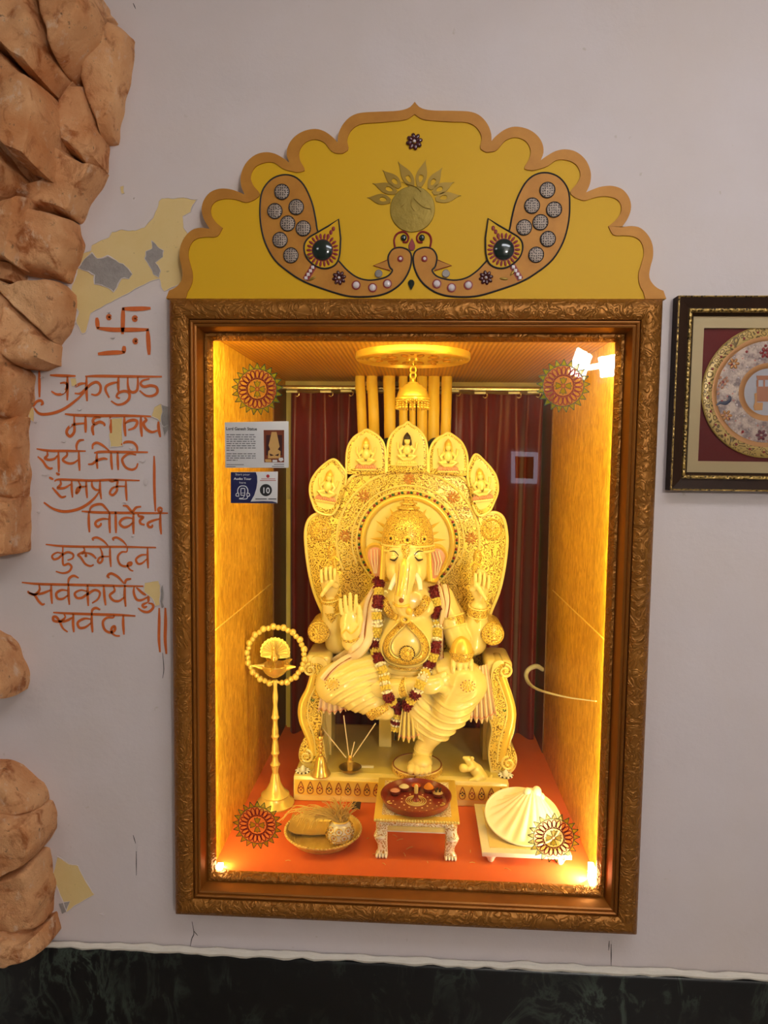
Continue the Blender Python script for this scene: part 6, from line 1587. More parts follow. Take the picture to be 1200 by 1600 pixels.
# ------------------------------------------------------------------ brass hand bell, incense holder and sticks
n = NT('polished_brass'); n.col(n.mix(n.noise(30, 3), srgb(212, 178, 88), srgb(236, 208, 124))).set(.24, .65); M_BRASS = n.m
M_OLDBRASS = flat('dull_brass', srgb(170, 140, 74), .35, .85, .25, 40)
c = atz(500, 1213, zDECK); k = mpp(c.y); B0 = (c.x, c.y + .012, zDECK)
t = thing('hand_bell', 'brass hand bell with a tall carved handle standing on the left of the plinth', 'bell', B0)
MB().lathe([(16 * k, 0), (16.5 * k, 2 * k), (15 * k, 5 * k), (12 * k, 10 * k), (9.5 * k, 20 * k), (7.5 * k, 27 * k), (4.5 * k, 31 * k), (0, 32 * k)], B0, 32).build('bell_cup', M_BRASS, t)
hp = [(0, 31)] + [(r, 31 + z) for r, z in ((3.4, .5), (3.6, 3), (2.6, 4), (2.8, 8), (3.2, 9), (2.6, 10), (2.8, 15), (3.3, 16), (2.7, 17), (2.9, 23), (3.4, 24), (2.8, 26), (4.2, 28), (4.6, 31), (3.4, 34))] + [(0, 66)]
MB().lathe([(r * k, z * k) for r, z in hp], B0, 20).build('handle', M_BRASS, t)
m = MB()
for i in range(4): a = PI / 2 * i + .4; m.ell((B0[0] + 3.4 * k * math.cos(a), B0[1] + 3.4 * k * math.sin(a), zDECK + 70 * k), (2.6 * k, 2.6 * k, 6 * k), 8, 6)
m.ell((B0[0], B0[1], zDECK + 76 * k), (2.6 * k, 2.6 * k, 7 * k), 8, 6); m.build('finial', M_OLDBRASS, t)
c = atz(547, 1207, zDECK); k = mpp(c.y)
t = thing('incense_holder', 'small dull brass incense holder dish with an upright socket on the plinth', 'incense holder', (c.x, c.y, zDECK))
MB().lathe([(8 * k, .0005), (10 * k, .002), (15 * k, 5 * k), (18 * k, 8.5 * k), (18.5 * k, 9.5 * k), (17 * k, 9.5 * k), (12 * k, 5.5 * k), (0, 4.5 * k)], (c.x, c.y, zDECK), 32).build('dish', M_OLDBRASS, t)
MB().lathe([(5 * k, 4 * k), (5.4 * k, 7 * k), (4.6 * k, 9 * k), (5.2 * k, 16 * k), (5.6 * k, 19 * k), (3 * k, 21 * k), (3.6 * k, 26 * k), (1.5 * k, 29 * k), (0, 29 * k)], (c.x, c.y, zDECK), 8).build('socket', M_BRASS, t)
M_STICK = flat('pale_incense', srgb(226, 206, 178), .7)
top = Vector((c.x, c.y - .002, zDECK + 24 * k))
for (px, py, x0_, y0_, lb) in ((502, 1136, 541, 1184, 'leaning left towards the hand bell'), (537, 1118, 545, 1180, 'standing almost upright, the tallest'), (554, 1159, 548, 1184, 'short and burnt down beside the upright one'), (587, 1130, 551, 1183, 'leaning far to the right')):
    A, B = at(x0_, y0_, c.y - .002), at(px, py, c.y + .004)
    t = thing('incense_stick', 'pale incense stick in the brass holder, ' + lb, 'incense stick', A, 'incense sticks in the brass holder')
    MB().tube([A, B], [.0016, .0019], 7).build('stick', M_STICK, t)
q0 = atz(572, 1199, zDECK + .001)
tag(MB().box(q0.x - .024, q0.x + .024, q0.y - .006, q0.y + .006, zDECK + .0015, zDECK + .006).build('paper_slip', flat('cream_paper', srgb(240, 232, 200), .6), bevel=.001), 'small cream paper slip lying on the plinth right of the incense holder', 'paper')

# ------------------------------------------------------------------ brass oil lamp with ring of beads and peacock
cL_ = atz(430, 1256, OZ0); k = mpp(cL_.y); LB = (cL_.x, cL_.y, OZ0)
LP = thing('brass_oil_lamp', 'tall brass standing oil lamp with a beaded ring and peacock top, left of the throne', 'oil lamp', LB)
YLp = cL_.y
zp_ = lambda py: at(430, py, YLp).z
M_LAMPB = flat('pale_brass', srgb(232, 208, 120), .3, .4, .15, 30)
MB().lathe([(30 * k, .0005), (31 * k, 3 * k), (29 * k, 6 * k), (24 * k, 10 * k), (22 * k, 15 * k), (23 * k, 17 * k), (17 * k, 22 * k), (13 * k, 28 * k), (9 * k, 36 * k), (7 * k, 45 * k), (5 * k, 52 * k), (0, 52 * k)], LB, 40).build('base', M_LAMPB, LP)
zs0 = OZ0 + 51 * k; zs1 = zp_(1062); H = zs1 - zs0
pr = []
for t in np.linspace(0, 1, 90):
    r = 4.6 - 1.6 * t + 1.6 * abs(math.sin(t * PI * 5.5)) ** 2 * (1 - .3 * t); 
    for zc in (.10, .22, .40, .60): r += 2.2 * math.exp(-((t - zc) / .016) ** 2)
    pr.append((r * k, zs0 + H * t - OZ0))
MB().lathe([(0, pr[0][1])] + pr + [(0, pr[-1][1])], LB, 22).build('stem', M_LAMPB, LP)
zb_ = zp_(1058)
bw = MB().lathe([(0, -.003), (6 * k, 0), (14 * k, 5 * k), (20 * k, 12 * k), (22.5 * k, 20 * k), (22 * k, 21 * k), (19 * k, 15 * k), (8 * k, 8 * k), (0, 7 * k)], (LB[0], LB[1], zb_), 34).build('oil_bowl', M_BRASS, LP)
for i in range(5):
    a = -PI / 2 + 2 * PI * i / 5; d = Vector((math.cos(a), math.sin(a), 0)); c0_ = Vector((LB[0], LB[1], zb_ + 18 * k))
    MB().tube([c0_ + d * 18 * k, c0_ + d * 24 * k + Vector((0, 0, 1 * k)), c0_ + d * 31 * k + Vector((0, 0, 2.5 * k)), c0_ + d * 37 * k + Vector((0, 0, 3.2 * k))], [5.5 * k, 4.6 * k, 2.6 * k, 1.0 * k], 10, flat=.6).build('wick_spout', M_BRASS, bw)
rc = at(431, 1024, YLp); rR = 46 * k
ring = MB().tube([(rc.x + rR * math.cos(a), YLp, rc.z + rR * math.sin(a)) for a in np.linspace(-PI / 2 + .22, 1.5 * PI - .22, 60)], 2.6 * k, 8).build('ring', M_LAMPB, LP)
for i in range(34):
    a = -PI / 2 + .22 + (2 * PI - .44) * i / 33; MB().ell((rc.x + (rR + (1 if i % 2 else -.5) * k) * math.cos(a), YLp, rc.z + (rR + (1 if i % 2 else -.5) * k) * math.sin(a)), (5.6 if i % 2 else 4.6) * k, 10, 8).build('ring_bead', M_LAMPB, ring)
MB().tube([(LB[0] - 10 * k, YLp, rc.z - rR * .985), (LB[0], YLp, zs1 - 2 * k), (LB[0] + 10 * k, YLp, rc.z - rR * .985)], 2.4 * k, 8).build('ring_foot', M_LAMPB, ring)
pcx = at(430, 1018, YLp); pk = MB()
N = 17; fan = []
for i in range(N + 1):
    a = PI * (-.10) + PI * 1.20 * i / N; fan.append(a)
P = [Vector((pcx.x, 0, pcx.z - 12 * k))]
for i in range(61):
    a = PI * (-.12) + PI * 1.24 * i / 60; r = 23 + 1.6 * abs(math.sin(i * PI / 60 * 15)); P.append(Vector((pcx.x + r * k * math.cos(a), 0, pcx.z + r * k * math.sin(a) - 1 * k)))
tail = MB().prism(P, YLp - .002, YLp + .003).build('peacock_tail', M_LAMPB, LP, smooth=False)
m = MB()
for i in range(15):
    a = PI * (-.06) + PI * 1.12 * i / 14; d = Vector((math.cos(a), 0, math.sin(a))); o = Vector((pcx.x, YLp - .003, pcx.z - 3 * k)); m.tube([o + d * 5 * k, o + d * 19 * k], [1.2 * k, 1.6 * k], 6); m.ell(o + d * 20 * k, (2.2 * k, .0025, 2.2 * k), 8, 6)
m.build('tail_feather', M_LAMPB, tail)
b = MB(); b.ell((pcx.x, YLp - .010, pcx.z - 9 * k), (6 * k, 7 * k, 8 * k), 14, 10); b.tube([(pcx.x, YLp - .014, pcx.z - 6 * k), (pcx.x, YLp - .020, pcx.z + 1 * k), (pcx.x, YLp - .021, pcx.z + 6 * k)], [4.5 * k, 3 * k, 2.6 * k], 10); b.ell((pcx.x, YLp - .022, pcx.z + 8 * k), 3.2 * k, 10, 8)
b.tube([(pcx.x, YLp - .024, pcx.z + 8 * k), (pcx.x, YLp - .036, pcx.z + 6.5 * k)], [1.6 * k, .4 * k], 6); b.tube([(pcx.x, YLp, pcx.z - 14 * k), (pcx.x, YLp, zb_ + 8 * k)], 2.4 * k, 8)
b.build('peacock_body', M_BRASS, tail)

# ------------------------------------------------------------------ brass tray with pot, coir and palm sheet
cT = atz(505, 1302, OZ0 + .018); k = mpp(cT.y); TB = (cT.x, cT.y, OZ0)
TR = thing('brass_tray', 'round ridged brass tray on the orange floor, front left', 'tray', TB)
zT = 16 * k
n = NT('woven_brass'); w_ = n.wave(70, 1.5, typ='RINGS'); n.t.nodes  # fine ridged texture
n.col(n.mix(n.noise(60, 4), srgb(186, 150, 66), srgb(240, 214, 130))).set(.35, .35); n.bump(n.noise(120, 4), .5, .002); M_TRAY = n.m
MB().lathe([(0, .0005), (44 * k, .0005), (50 * k, 4 * k), (61 * k, zT), (63 * k, zT + 1.2 * k), (63 * k, zT + 3 * k), (60 * k, zT + 3 * k), (55 * k, 11 * k), (49 * k, 5.5 * k), (43 * k, 3 * k), (30 * k, 3.4 * k), (0, 3 * k)], TB, 56, sy=.98).build('dish', M_TRAY, TR, ang=30)
m = MB()
for i in range(64): a = 2 * PI * i / 64; m.ell((TB[0] + 61.5 * k * math.cos(a), TB[1] + .98 * 61.5 * k * math.sin(a), OZ0 + zT + 2.4 * k), 2.3 * k, 6, 5)
m.build('beaded_rim', M_TRAY, TR)
for r in (36, 46, 54): MB().tube([(TB[0] + r * k * math.cos(a), TB[1] + .98 * r * k * math.sin(a), OZ0 + (3.6 if r < 44 else 5 if r < 50 else 9.5) * k) for a in np.linspace(0, 2 * PI, 56, endpoint=False)], 1.0 * k, 6, closed=True).build('ridge', M_TRAY, TR)
pb = atz(531, 1318, OZ0 + 6 * k); PB = (pb.x, pb.y + .012, OZ0 + 3.6 * k)
PT = thing('painted_pot', 'small round white pot painted with gold honeycomb flowers, standing in the brass tray', 'pot', PB)
MB().lathe([(10 * k, 0), (15 * k, 3 * k), (20.5 * k, 10 * k), (22 * k, 18 * k), (20 * k, 26 * k), (15 * k, 32 * k), (12 * k, 34 * k), (12.5 * k, 37 * k), (14 * k, 39 * k), (13 * k, 39.5 * k), (10.5 * k, 36 * k), (0, 35 * k)], PB, 36).build('pot_body', M_SILVERG, PT)
m = MB(); m2 = MB()
for row, (zz, rr, nn, off) in enumerate(((8, 19.3, 8, 0), (18, 22.3, 8, .5), (27.5, 19.6, 8, 0))):
    for i in range(nn):
        a = 2 * PI * (i + off) / nn; c = Vector((PB[0] + rr * k * math.cos(a), PB[1] + rr * k * math.sin(a), PB[2] + zz * k)); nr = Vector((math.cos(a), math.sin(a), (.0, 0, .0)[row])); tl = (-.45, 0, .45)[row]
        nr = (Vector((math.cos(a), math.sin(a), tl))).normalized(); Mq = nr.to_track_quat('Z', 'Y').to_matrix()
        m.tube([c + Mq @ Vector((6.2 * k * math.cos(t), 5.2 * k * math.sin(t), .0)) for t in np.linspace(0, 2 * PI, 6, endpoint=False)], .9 * k, 5, closed=True); m2.ell(c, (2 * k, 2 * k, 1.0 * k), 8, 5, Mq)
m.build('honeycomb_line', M_FILI2, PT); m2.build('flower_dot', M_BRFLOWER, PT)
MB().tube([(PB[0] + 13.3 * k * math.cos(a), PB[1] + 13.3 * k * math.sin(a), PB[2] + 38.6 * k) for a in np.linspace(0, 2 * PI, 30, endpoint=False)], 1.3 * k, 6, closed=True).build('rim', M_GILT, PT)
M_COIR = flat('straw_coir', srgb(226, 190, 104), .8, 0, .3, 80)
co = MB(); rs = random.Random(11); n0 = atz(531, 1284, PB[2] + 38 * k)
for i in range(150):
    a = rs.uniform(0, 2 * PI); r = rs.uniform(2, 11) * k; p = Vector((PB[0] + r * math.cos(a), PB[1] + r * math.sin(a), PB[2] + 36 * k)); h = rs.uniform(10, 36) * k; dx = rs.uniform(-1, 1) * 18 * k; dy = rs.uniform(-1, 1) * 10 * k
    if rs.random() < .4: dx = -rs.uniform(20, 75) * k; h = rs.uniform(6, 20) * k
    e = p + Vector((dx, dy, h)); droop = Vector((dx * .25 + rs.uniform(-4, 4) * k, rs.uniform(-6, 2) * k, -rs.uniform(0, 26) * k if dx < -18 * k else rs.uniform(-2, 6) * k))
    en = e + droop; en.z = max(en.z, OZ0 + 6 * k)
    co.tube(crom([p, (p + e) / 2 + Vector((rs.uniform(-3, 3) * k, 0, 4 * k)), e, en], 4), [.8 * k, .7 * k, .35 * k], 4)
o = co.build('coir_fibre', M_COIR); tag(o, 'tuft of loose straw-coloured coir fibre spilling from the painted pot', 'fibre', kind='stuff')
PSH = thing('palm_sheet', 'tan palm sheet lying folded in the left of the brass tray', 'sheet', (TB[0] - 30 * k, TB[1], OZ0 + 4 * k))
v = []; f = []
for i in range(15):
    for j in range(9):
        s, t_ = i / 14, j / 8; x = TB[0] + (-57 + 72 * s) * k; y = TB[1] + (36 - 42 * t_ + 10 * s) * k; rr = math.hypot(x - TB[0], y - TB[1]) / k
        z = OZ0 + (6.0 + 7.5 * math.sin(t_ * 1.7 + .2) * (.5 + .5 * math.cos(s * 2.2)) * (1 - .3 * t_) + max(0, (rr - 44)) * .62) * k; v.append((x, y, z + .002 * noise.noise(Vector((x * 40, y * 40, 1)))))
for i in range(14):
    for j in range(8): a = i * 9 + j; f.append((a, a + 1, a + 10, a + 9))
nv = len(v); v += [(x, y, z - .003) for x, y, z in v]; f += [tuple(q + nv for q in t[::-1]) for t in f[:]]
bd = [i * 9 for i in range(15)] + [14 * 9 + j for j in range(1, 9)] + [i * 9 + 8 for i in range(13, -1, -1)] + [j for j in range(7, 0, -1)]
f += [(bd[i], bd[(i + 1) % len(bd)], bd[(i + 1) % len(bd)] + nv, bd[i] + nv) for i in range(len(bd))]
n = NT('palm_leaf'); n.col(n.mix(n.noise(30, 5, scale=(1, .15, 1)), srgb(176, 136, 58), srgb(222, 186, 104))).set(.5); n.bump(n.noise(70, 4, scale=(1, .15, 1)), .5, .002)
MB().add(v, f).build('leaf_blade', n.m, PSH, ang=60)
q = atz(556, 1266, OZ0 + .012); tag(MB().box(q.x - .012, q.x + .014, q.y - .02, q.y + .02, OZ0 + .024, OZ0 + .029, M=None).build('cloth_scrap', flat('dark_scrap', srgb(60, 44, 40), .8), bevel=.002), 'small dark scrap on the back rim of the brass tray', 'scrap')

# ------------------------------------------------------------------ low carved table with the red offering plate
yt0 = .086
fl = atz(597, 1341, OZ0); fr_ = atz(700, 1343, OZ0); kT = mpp(fl.y)
yF = min(fl.y, fr_.y); xL_, xR_ = at(584, 1285, yF).x, at(718, 1287, yF).x; zTop = at(650, 1281, yF - .004).z; yBk = atz(600, 1215, zTop).y
TBL = thing('carved_low_table', 'low white and gold carved table on paw feet in front of the statue', 'table', ((xL_ + xR_) / 2, (yF + yBk) / 2, OZ0))
M_TBL = filigree('painted_white_carving', srgb(252, 246, 222), srgb(196, 146, 60), 90, .6)
top = MB().box(xL_, xR_, yF - .004, yBk, zTop - .010, zTop).build('table_top', M_GILT, TBL, bevel=.002)
MB().box(xL_ + .02, xR_ - .02, yF + .016, yBk - .02, zTop - .001, zTop + .0012).build('inlaid_panel', M_TBL, top, smooth=False)
m = MB()
for i in range(30): x = xL_ + .004 + (xR_ - xL_ - .008) * i / 29; m.ell((x, yF - .005, zTop - .004), (.0040, .003, .0036), 8, 6)
m.build('edge_carving', M_PALEGILT, top)
MB().box(xL_ + .012, xR_ - .012, yF + .006, yBk - .01, zTop - .024, zTop - .010).build('flowered_apron', M_TBL, TBL, bevel=.001)
MB().box(xL_ + .014, xR_ - .014, yF + .004, yF + .016, zTop - .037, zTop - .024).build('plain_apron', M_PALEGILT, TBL, bevel=.001)
MB().tube([(xL_ + .014, yF + .006, zTop - .0375), (xR_ - .014, yF + .006, zTop - .0375)], .0026, 8).build('apron_bead', M_SILVERG, TBL)
for sx in (0, 1):
    for sy in (0, 1):
        cx = (xL_ + .022) if sx == 0 else (xR_ - .022); cy = yF + .016 if sy == 0 else yBk - .022; s_ = -1 if sx == 0 else 1
        zt = zTop - .022; H = zt - OZ0; sec = [(0, .017, 0), (.12, .0165, 0), (.26, .0155, .002), (.36, .0175, .004), (.45, .0165, .003), (.62, .0130, -.001), (.80, .0125, -.002), (.90, .0150, 0), (1.0, .0165, .001)]
        v = []; f = []; n_ = 16
        for t, r, o in sec:
            for q in range(n_):
                a = 2 * PI * q / n_; e = (abs(math.cos(a)) ** 4 + abs(math.sin(a)) ** 4) ** -.25; v.append((cx + s_ * o + r * e * math.cos(a), cy - abs(o) * .6 + r * e * math.sin(a) * .9, zt - t * H + (.004 if t == 1 else 0)))
        for j in range(len(sec) - 1):
            for q in range(n_): f.append((j * n_ + q, j * n_ + (q + 1) % n_, (j + 1) * n_ + (q + 1) % n_, (j + 1) * n_ + q))
        f.append(tuple(range(n_))); f.append(tuple((len(sec) - 1) * n_ + q for q in range(n_)))
        lg = MB().add(v, f).build('leg', M_TBL, TBL, ang=50)
        m = MB()
        for q in range(4): m.ell((cx + (-.012 + .008 * q) + s_ * .001, cy - .014, OZ0 + .006), (.0044, .008, .006), 8, 6)
        m.build('paw_toe', M_SILVERG, lg)
        MB().ell((cx + s_ * .004, cy - .004, zt - .37 * H), (.0185, .017, .008), 14, 10).build('leg_knop', M_SILVERG, lg)
n = NT('red_lacquer'); n.col(n.mix(n.noise(9, 4), srgb(116, 34, 20), srgb(142, 50, 30))).set(.28, 0, .5, .2); M_LACQ = n.m
cP = atz(650, 1250, zTop + .004); kP = mpp(cP.y); PPos = (cP.x, cP.y - .004, zTop + .0015)
OP = thing('red_offering_plate', 'round dark red lacquered offering plate on the carved low table', 'plate', PPos)
rP = 56 * kP
MB().lathe([(0, 0), (rP * .86, 0), (rP * .95, .004), (rP, .018), (rP * 1.02, .021), (rP * .985, .022), (rP * .93, .010), (rP * .87, .0045), (0, .004)], PPos, 56).build('dish', M_LACQ, OP, ang=30)
zPl = PPos[2] + .0045
PX = lambda u, v, h=0.0: Vector((PPos[0] + u * rP, PPos[1] + v * rP, zPl + h))
m = MB()
for rr, w in ((.29, .0022), (.23, .0014), (.17, .0018), (.11, .0012)): m.tube([PX(rr * math.cos(a), -.06 + rr * math.sin(a), .0006) for a in np.linspace(0, 2 * PI, 34, endpoint=False)], w, 6, closed=True, flat=.4)
m.build('painted_rosette', M_PALEGILT, OP)
m = MB(); 
for i in range(14): a = 2 * PI * i / 14 + .2; m.ell(PX(.42 * math.cos(a), -.06 + .42 * math.sin(a), .0004), (.0026, .0026, .0010), 8, 5)
for i in range(10): a = PI + PI * (i + .5) / 10; m.ell(PX(.66 * math.cos(a), .0 + .66 * math.sin(a), .0004), (.0022, .0022, .0010), 8, 5)
m.build('painted_dot', flat('peach_paint', srgb(244, 214, 160), .5), OP)
m = MB()
for i in range(6):
    a = PI + PI * (i + .5) / 6; c = PX(.74 * math.cos(a), .74 * math.sin(a), .0006); m.tube([c + Vector((.010 * math.cos(a + t), .006 * math.sin(a + t), 0)) for t in np.linspace(-1.6, 1.6, 10)], .0015, 6)
m.build('painted_curl', M_PALEGILT, OP)
cups = [(-.66, .30, .155, flat('mauve_powder', srgb(206, 150, 140), .8), 'holding pinkish powder, leftmost', .004, 'powder'), (-.38, .58, .165, flat('white_rice', srgb(232, 220, 190), .8, 0, .25, 300, .6), 'holding white rice', .007, 'rice'), (.0, .68, .155, flat('orange_powder', srgb(190, 86, 30), .85), 'holding orange vermilion, at the back', .006, 'powder'), (.40, .56, .165, flat('turmeric_powder', srgb(214, 130, 30), .85), 'heaped with turmeric', .014, 'powder'), (.68, .24, .155, flat('spice_seed', srgb(220, 190, 130), .8, 0, .4, 300, .6), 'holding pale seeds and cloves, rightmost', .007, 'seeds')]
for u, v_, r, mt, lb, hh, nm in cups:
    c = PX(u * .93, v_ * .93 + .02, .0012); r *= rP * 1.05
    t = thing('offering_bowl', 'small red bowl on the offering plate, ' + lb, 'bowl', c, 'bowls on the red offering plate')
    MB().lathe([(r * .6, 0), (r * .85, .003), (r, .010), (r * 1.03, .0115), (r * .93, .011), (r * .7, .007), (0, .006)], c, 26).build('cup', M_LACQ, t)
    MB().lathe([(r * .92, .009), (r * .6, .009 + hh * .6), (r * .25, .009 + hh), (0, .009 + hh)], c, 22).build(nm, mt, t)
    if 'cloves' in lb:
        m = MB(); rs = random.Random(4)
        for i in range(7): p = c + Vector((rs.uniform(-.5, .5) * r, rs.uniform(-.5, .5) * r, .015)); m.tube([p, p + Vector((rs.uniform(-.006, .006), rs.uniform(-.004, .004), .008))], [.0018, .0024], 6)
        m.build('clove', M_INKLINE, t)
c = PX(0, .0, 0)
t = thing('lamp_wick', 'small upright lamp peg with a cream wick at the centre of the red plate', 'lamp', c)
MB().lathe([(.012, 0.0005), (.009, .003), (.0065, .008), (.0058, .020), (0, .020)], c, 18).build('peg', M_LACQ, t)
MB().lathe([(.0052, .020), (.0056, .030), (.0052, .040), (.003, .0435), (0, .044)], c, 14).build('wick', flat('cream_wick', srgb(232, 206, 130), .7), t)

# ------------------------------------------------------------------ white shell on a small white board
zB1 = OZ0 + .034
A0, A1 = atz(753, 1330, zB1), atz(889, 1337, zB1); yb_ = atz(750, 1256, zB1).y; x0_, x1_ = A0.x, atz(893, 1335, zB1).x
yf_ = min(A0.y, A1.y)
BO = thing('footed_board', 'white square board with a cream cloth panel on little turned feet, front right', 'board', ((x0_ + x1_) / 2, (yf_ + yb_) / 2, OZ0))
MB().box(x0_, x1_, yf_, yb_, zB1 - .012, zB1).build('board', M_SILVERG, BO, bevel=.002)
MB().box(x0_ + .022, x1_ - .022, yf_ + .022, yb_ - .02, zB1 - .001, zB1 + .0014).build('cloth_panel', flat('pale_gold_cloth', srgb(236, 214, 150), .6, 0, .15, 120, .3), BO, smooth=False)
for x, y in ((x0_ + .025, yf_ + .02), (x1_ - .025, yf_ + .02), (x0_ + .025, yb_ - .02), (x1_ - .025, yb_ - .02)): MB().lathe([(.006, 0), (.009, .004), (.011, .010), (.017, .018), (.019, .0225), (0, .0225)], (x, y, OZ0), 20).build('turned_foot', M_SILVERG, BO)
cS = atz(822, 1300, zB1); kS = mpp(cS.y); rx, ry = 60 * kS, 58 * kS; zc0 = zB1 + .0015
SC_ = Vector((at(818, 1290, yf_ + .11).x, (yf_ + yb_) / 2 + .002, zc0))
SH = thing('white_shell', 'large white fluted shell cover standing on the cream board, front right', 'shell', SC_)
v = []; f = []; nu, nvv = 150, 30
ap = Vector((at(832, 1230, SC_.y + .03).x, SC_.y + .03, at(832, 1230, SC_.y + .03).z)); Hs = ap.z - zc0
TLT = math.tan(math.radians(17))
def shell_pt(s, a, fl_=1.0):
    rr = .70 * (1 - s) ** 1.05 + .30 * (1 - s) ** .30
    x = SC_.x + (ap.x - SC_.x) * s + rx * rr * fl_ * math.cos(a); y = SC_.y + (ap.y - SC_.y) * s + ry * rr * fl_ * math.sin(a)
    lift = (y - (SC_.y - ry)) * TLT * (1 - s)
    return Vector((x, y, zc0 + .002 + lift + (Hs - .006) * s ** 1.5))
for j in range(nvv + 1):
    s_ = min(j / nvv, .9995)
    for i in range(nu):
        a = 2 * PI * i / nu
        wv_ = (.5 + .5 * math.cos(a * 17)) ** .6; q = shell_pt(s_, a); fd = min(1, s_ * 5) * (1 - s_) ** .5
        q += Vector((math.cos(a), math.sin(a), .5)) * (.0055 * (wv_ - .5) * fd)
        v.append(q)
for j in range(nvv):
    for i in range(nu): f.append((j * nu + i, j * nu + (i + 1) % nu, (j + 1) * nu + (i + 1) % nu, (j + 1) * nu + i))
f.append(tuple(range(nu - 1, -1, -1))); f.append(tuple(nvv * nu + i for i in range(nu)))
n = NT('shell_white'); n.col(n.mix(n.noise(20, 4), srgb(244, 236, 216), srgb(252, 250, 242))).set(.3); n.bump(n.noise(40, 3), .15, .002)
sh = MB().add(v, f).build('fluted_cover', n.m, SH, ang=60)
for dx, dz, r in ((-.014, -.004, .0125), (.011, .0, .0135), (.024, -.014, .010)): MB().ell((ap.x + dx, ap.y - .006, ap.z - .010 + dz), (r, r, r * 1.2), 14, 10).build('knob', n.m, SH)
MB().tube([shell_pt(0, a) + Vector((0, 0, .0015)) for a in np.linspace(0, 2 * PI, 70, endpoint=False)], .0028, 6, closed=True).build('rim', n.m, SH)
# straw bits fallen on the floor
rs = random.Random(21); m = MB()
for px, py in ((625, 1312), (632, 1335), (640, 1325), (617, 1306), (735, 1330), (738, 1348), (668, 1347), (600, 1350), (575, 1310), (588, 1335), (793, 1358), (450, 1345), (620, 1290)):
    p = atz(px, py, OZ0 + .0016); a = rs.uniform(0, 3); l = rs.uniform(.004, .012); d = Vector((math.cos(a) * l, math.sin(a) * l, 0)); m.tube([p - d, p + Vector((0, .002, .0006)), p + d], .0008, 5)
tag(m.build('straw_bits', M_COIR), 'loose straw bits scattered on the orange floor round the low table', 'straw', kind='stuff')

# ------------------------------------------------------------------ framed painted plate on the wall at the right
YQ = -.030
pA, pB, pC = at(1060, 462, YQ), at(1046, 766, YQ), at(1240, 462, YQ)
fx0, fz1, fz0 = (pA.x + pB.x) / 2, pA.z, pB.z; W = fz1 - fz0 + .02; fx1 = fx0 + W
PF = thing('framed_plate', 'dark brown framed box with a large painted metal plate on maroon velvet, right wall', 'picture', ((fx0 + fx1) / 2, 0, fz0))
n = NT('dark_walnut'); n.col(n.mix(n.noise(14, 5, scale=(1, 1, .3)), srgb(30, 16, 8), srgb(54, 32, 16))).set(.5, 0, .15); n.bump(n.noise(50, 3), .15, .001); M_WALNUT = n.m
n = NT('antique_gold'); v_ = n.voro(150); n.col(n.mix(n.ramp(v_, [(.2, 0), (.55, 1)]), srgb(48, 34, 12), srgb(176, 144, 78))).set(.38, .6); n.bump(v_, .8, .003); M_ANTQ = n.m
def rect_rail(side, prof, x0, x1, z0, z1):
    v = []; f = []
    for t, y in prof:
        a, b_ = {'top': ((x0 + t, z1 - t), (x1 - t, z1 - t)), 'bottom': ((x0 + t, z0 + t), (x1 - t, z0 + t)), 'left': ((x0 + t, z0 + t), (x0 + t, z1 - t)), 'right': ((x1 - t, z0 + t), (x1 - t, z1 - t))}[side]
        v += [(a[0], y, a[1]), (b_[0], y, b_[1])]
    for i in range(len(prof) - 1): f.append((2 * i, 2 * i + 1, 2 * i + 3, 2 * i + 2))
    return MB().add(v, f)
for side in ('top', 'bottom', 'left', 'right'):
    r = rect_rail(side, [(0, 0), (0, -.030), (.002, -.034), (.004, -.032), (.012, -.030), (.024, -.024), (.027, -.024)], fx0, fx1, fz0, fz1).build('frame_rail', M_WALNUT, PF, ang=30)
    rect_rail(side, [(.027, -.024), (.028, -.029), (.031, -.030), (.034, -.028), (.0355, -.022)], fx0, fx1, fz0, fz1).build('gold_beading', M_ANTQ, r, ang=60)
    rect_rail(side, [(.0, -.0305), (.0005, -.0345), (.0025, -.0350), (.004, -.0325)], fx0, fx1, fz0, fz1).build('outer_gold_line', M_ANTQ, r, ang=60)
    rect_rail(side, [(.0355, -.022), (.042, -.016), (.042, -.004)], fx0, fx1, fz0, fz1).build('inner_slip', M_WALNUT, r, ang=60)
ix0, ix1, iz0, iz1 = fx0 + .042, fx1 - .042, fz0 + .042, fz1 - .042
mo = [(ix0, iz0), (ix1, iz0), (ix1, iz1), (ix0, iz1)]; mw = .026; mi_ = [(ix0 + mw, iz0 + mw), (ix1 - mw, iz0 + mw), (ix1 - mw, iz1 - mw), (ix0 + mw, iz1 - mw)]
MB().ring_prism(mo, mi_, -.012, -.006).build('cream_mount', flat('cream_mount_board', srgb(206, 184, 140), .7, vs=10), PF, smooth=False)
MB().box(ix0, ix1, -.004, -.002, iz0, iz1).build('velvet_backing', flat('maroon_velvet', srgb(110, 20, 20), .8, 0, .3, 12), PF, smooth=False)
MB().add([(ix0, -.019, iz0), (ix1, -.019, iz0), (ix1, -.019, iz1), (ix0, -.019, iz1)], [(0, 1, 2, 3)]).build('cover_glass', M_GLASS, PF, smooth=False, fixn=False)
pc = at(1203, 612, -.014); rPl = (at(1203, 612, -.014) - at(1098, 612, -.014)).length
pcx, pcz = (ix0 + ix1) / 2, (iz0 + iz1) / 2
pcx = pc.x; pcz = pc.z
n = NT('painted_scroll_enamel'); v1 = n.voro(75); v2 = n.voro(150); ns = n.noise(45, 5, .7)
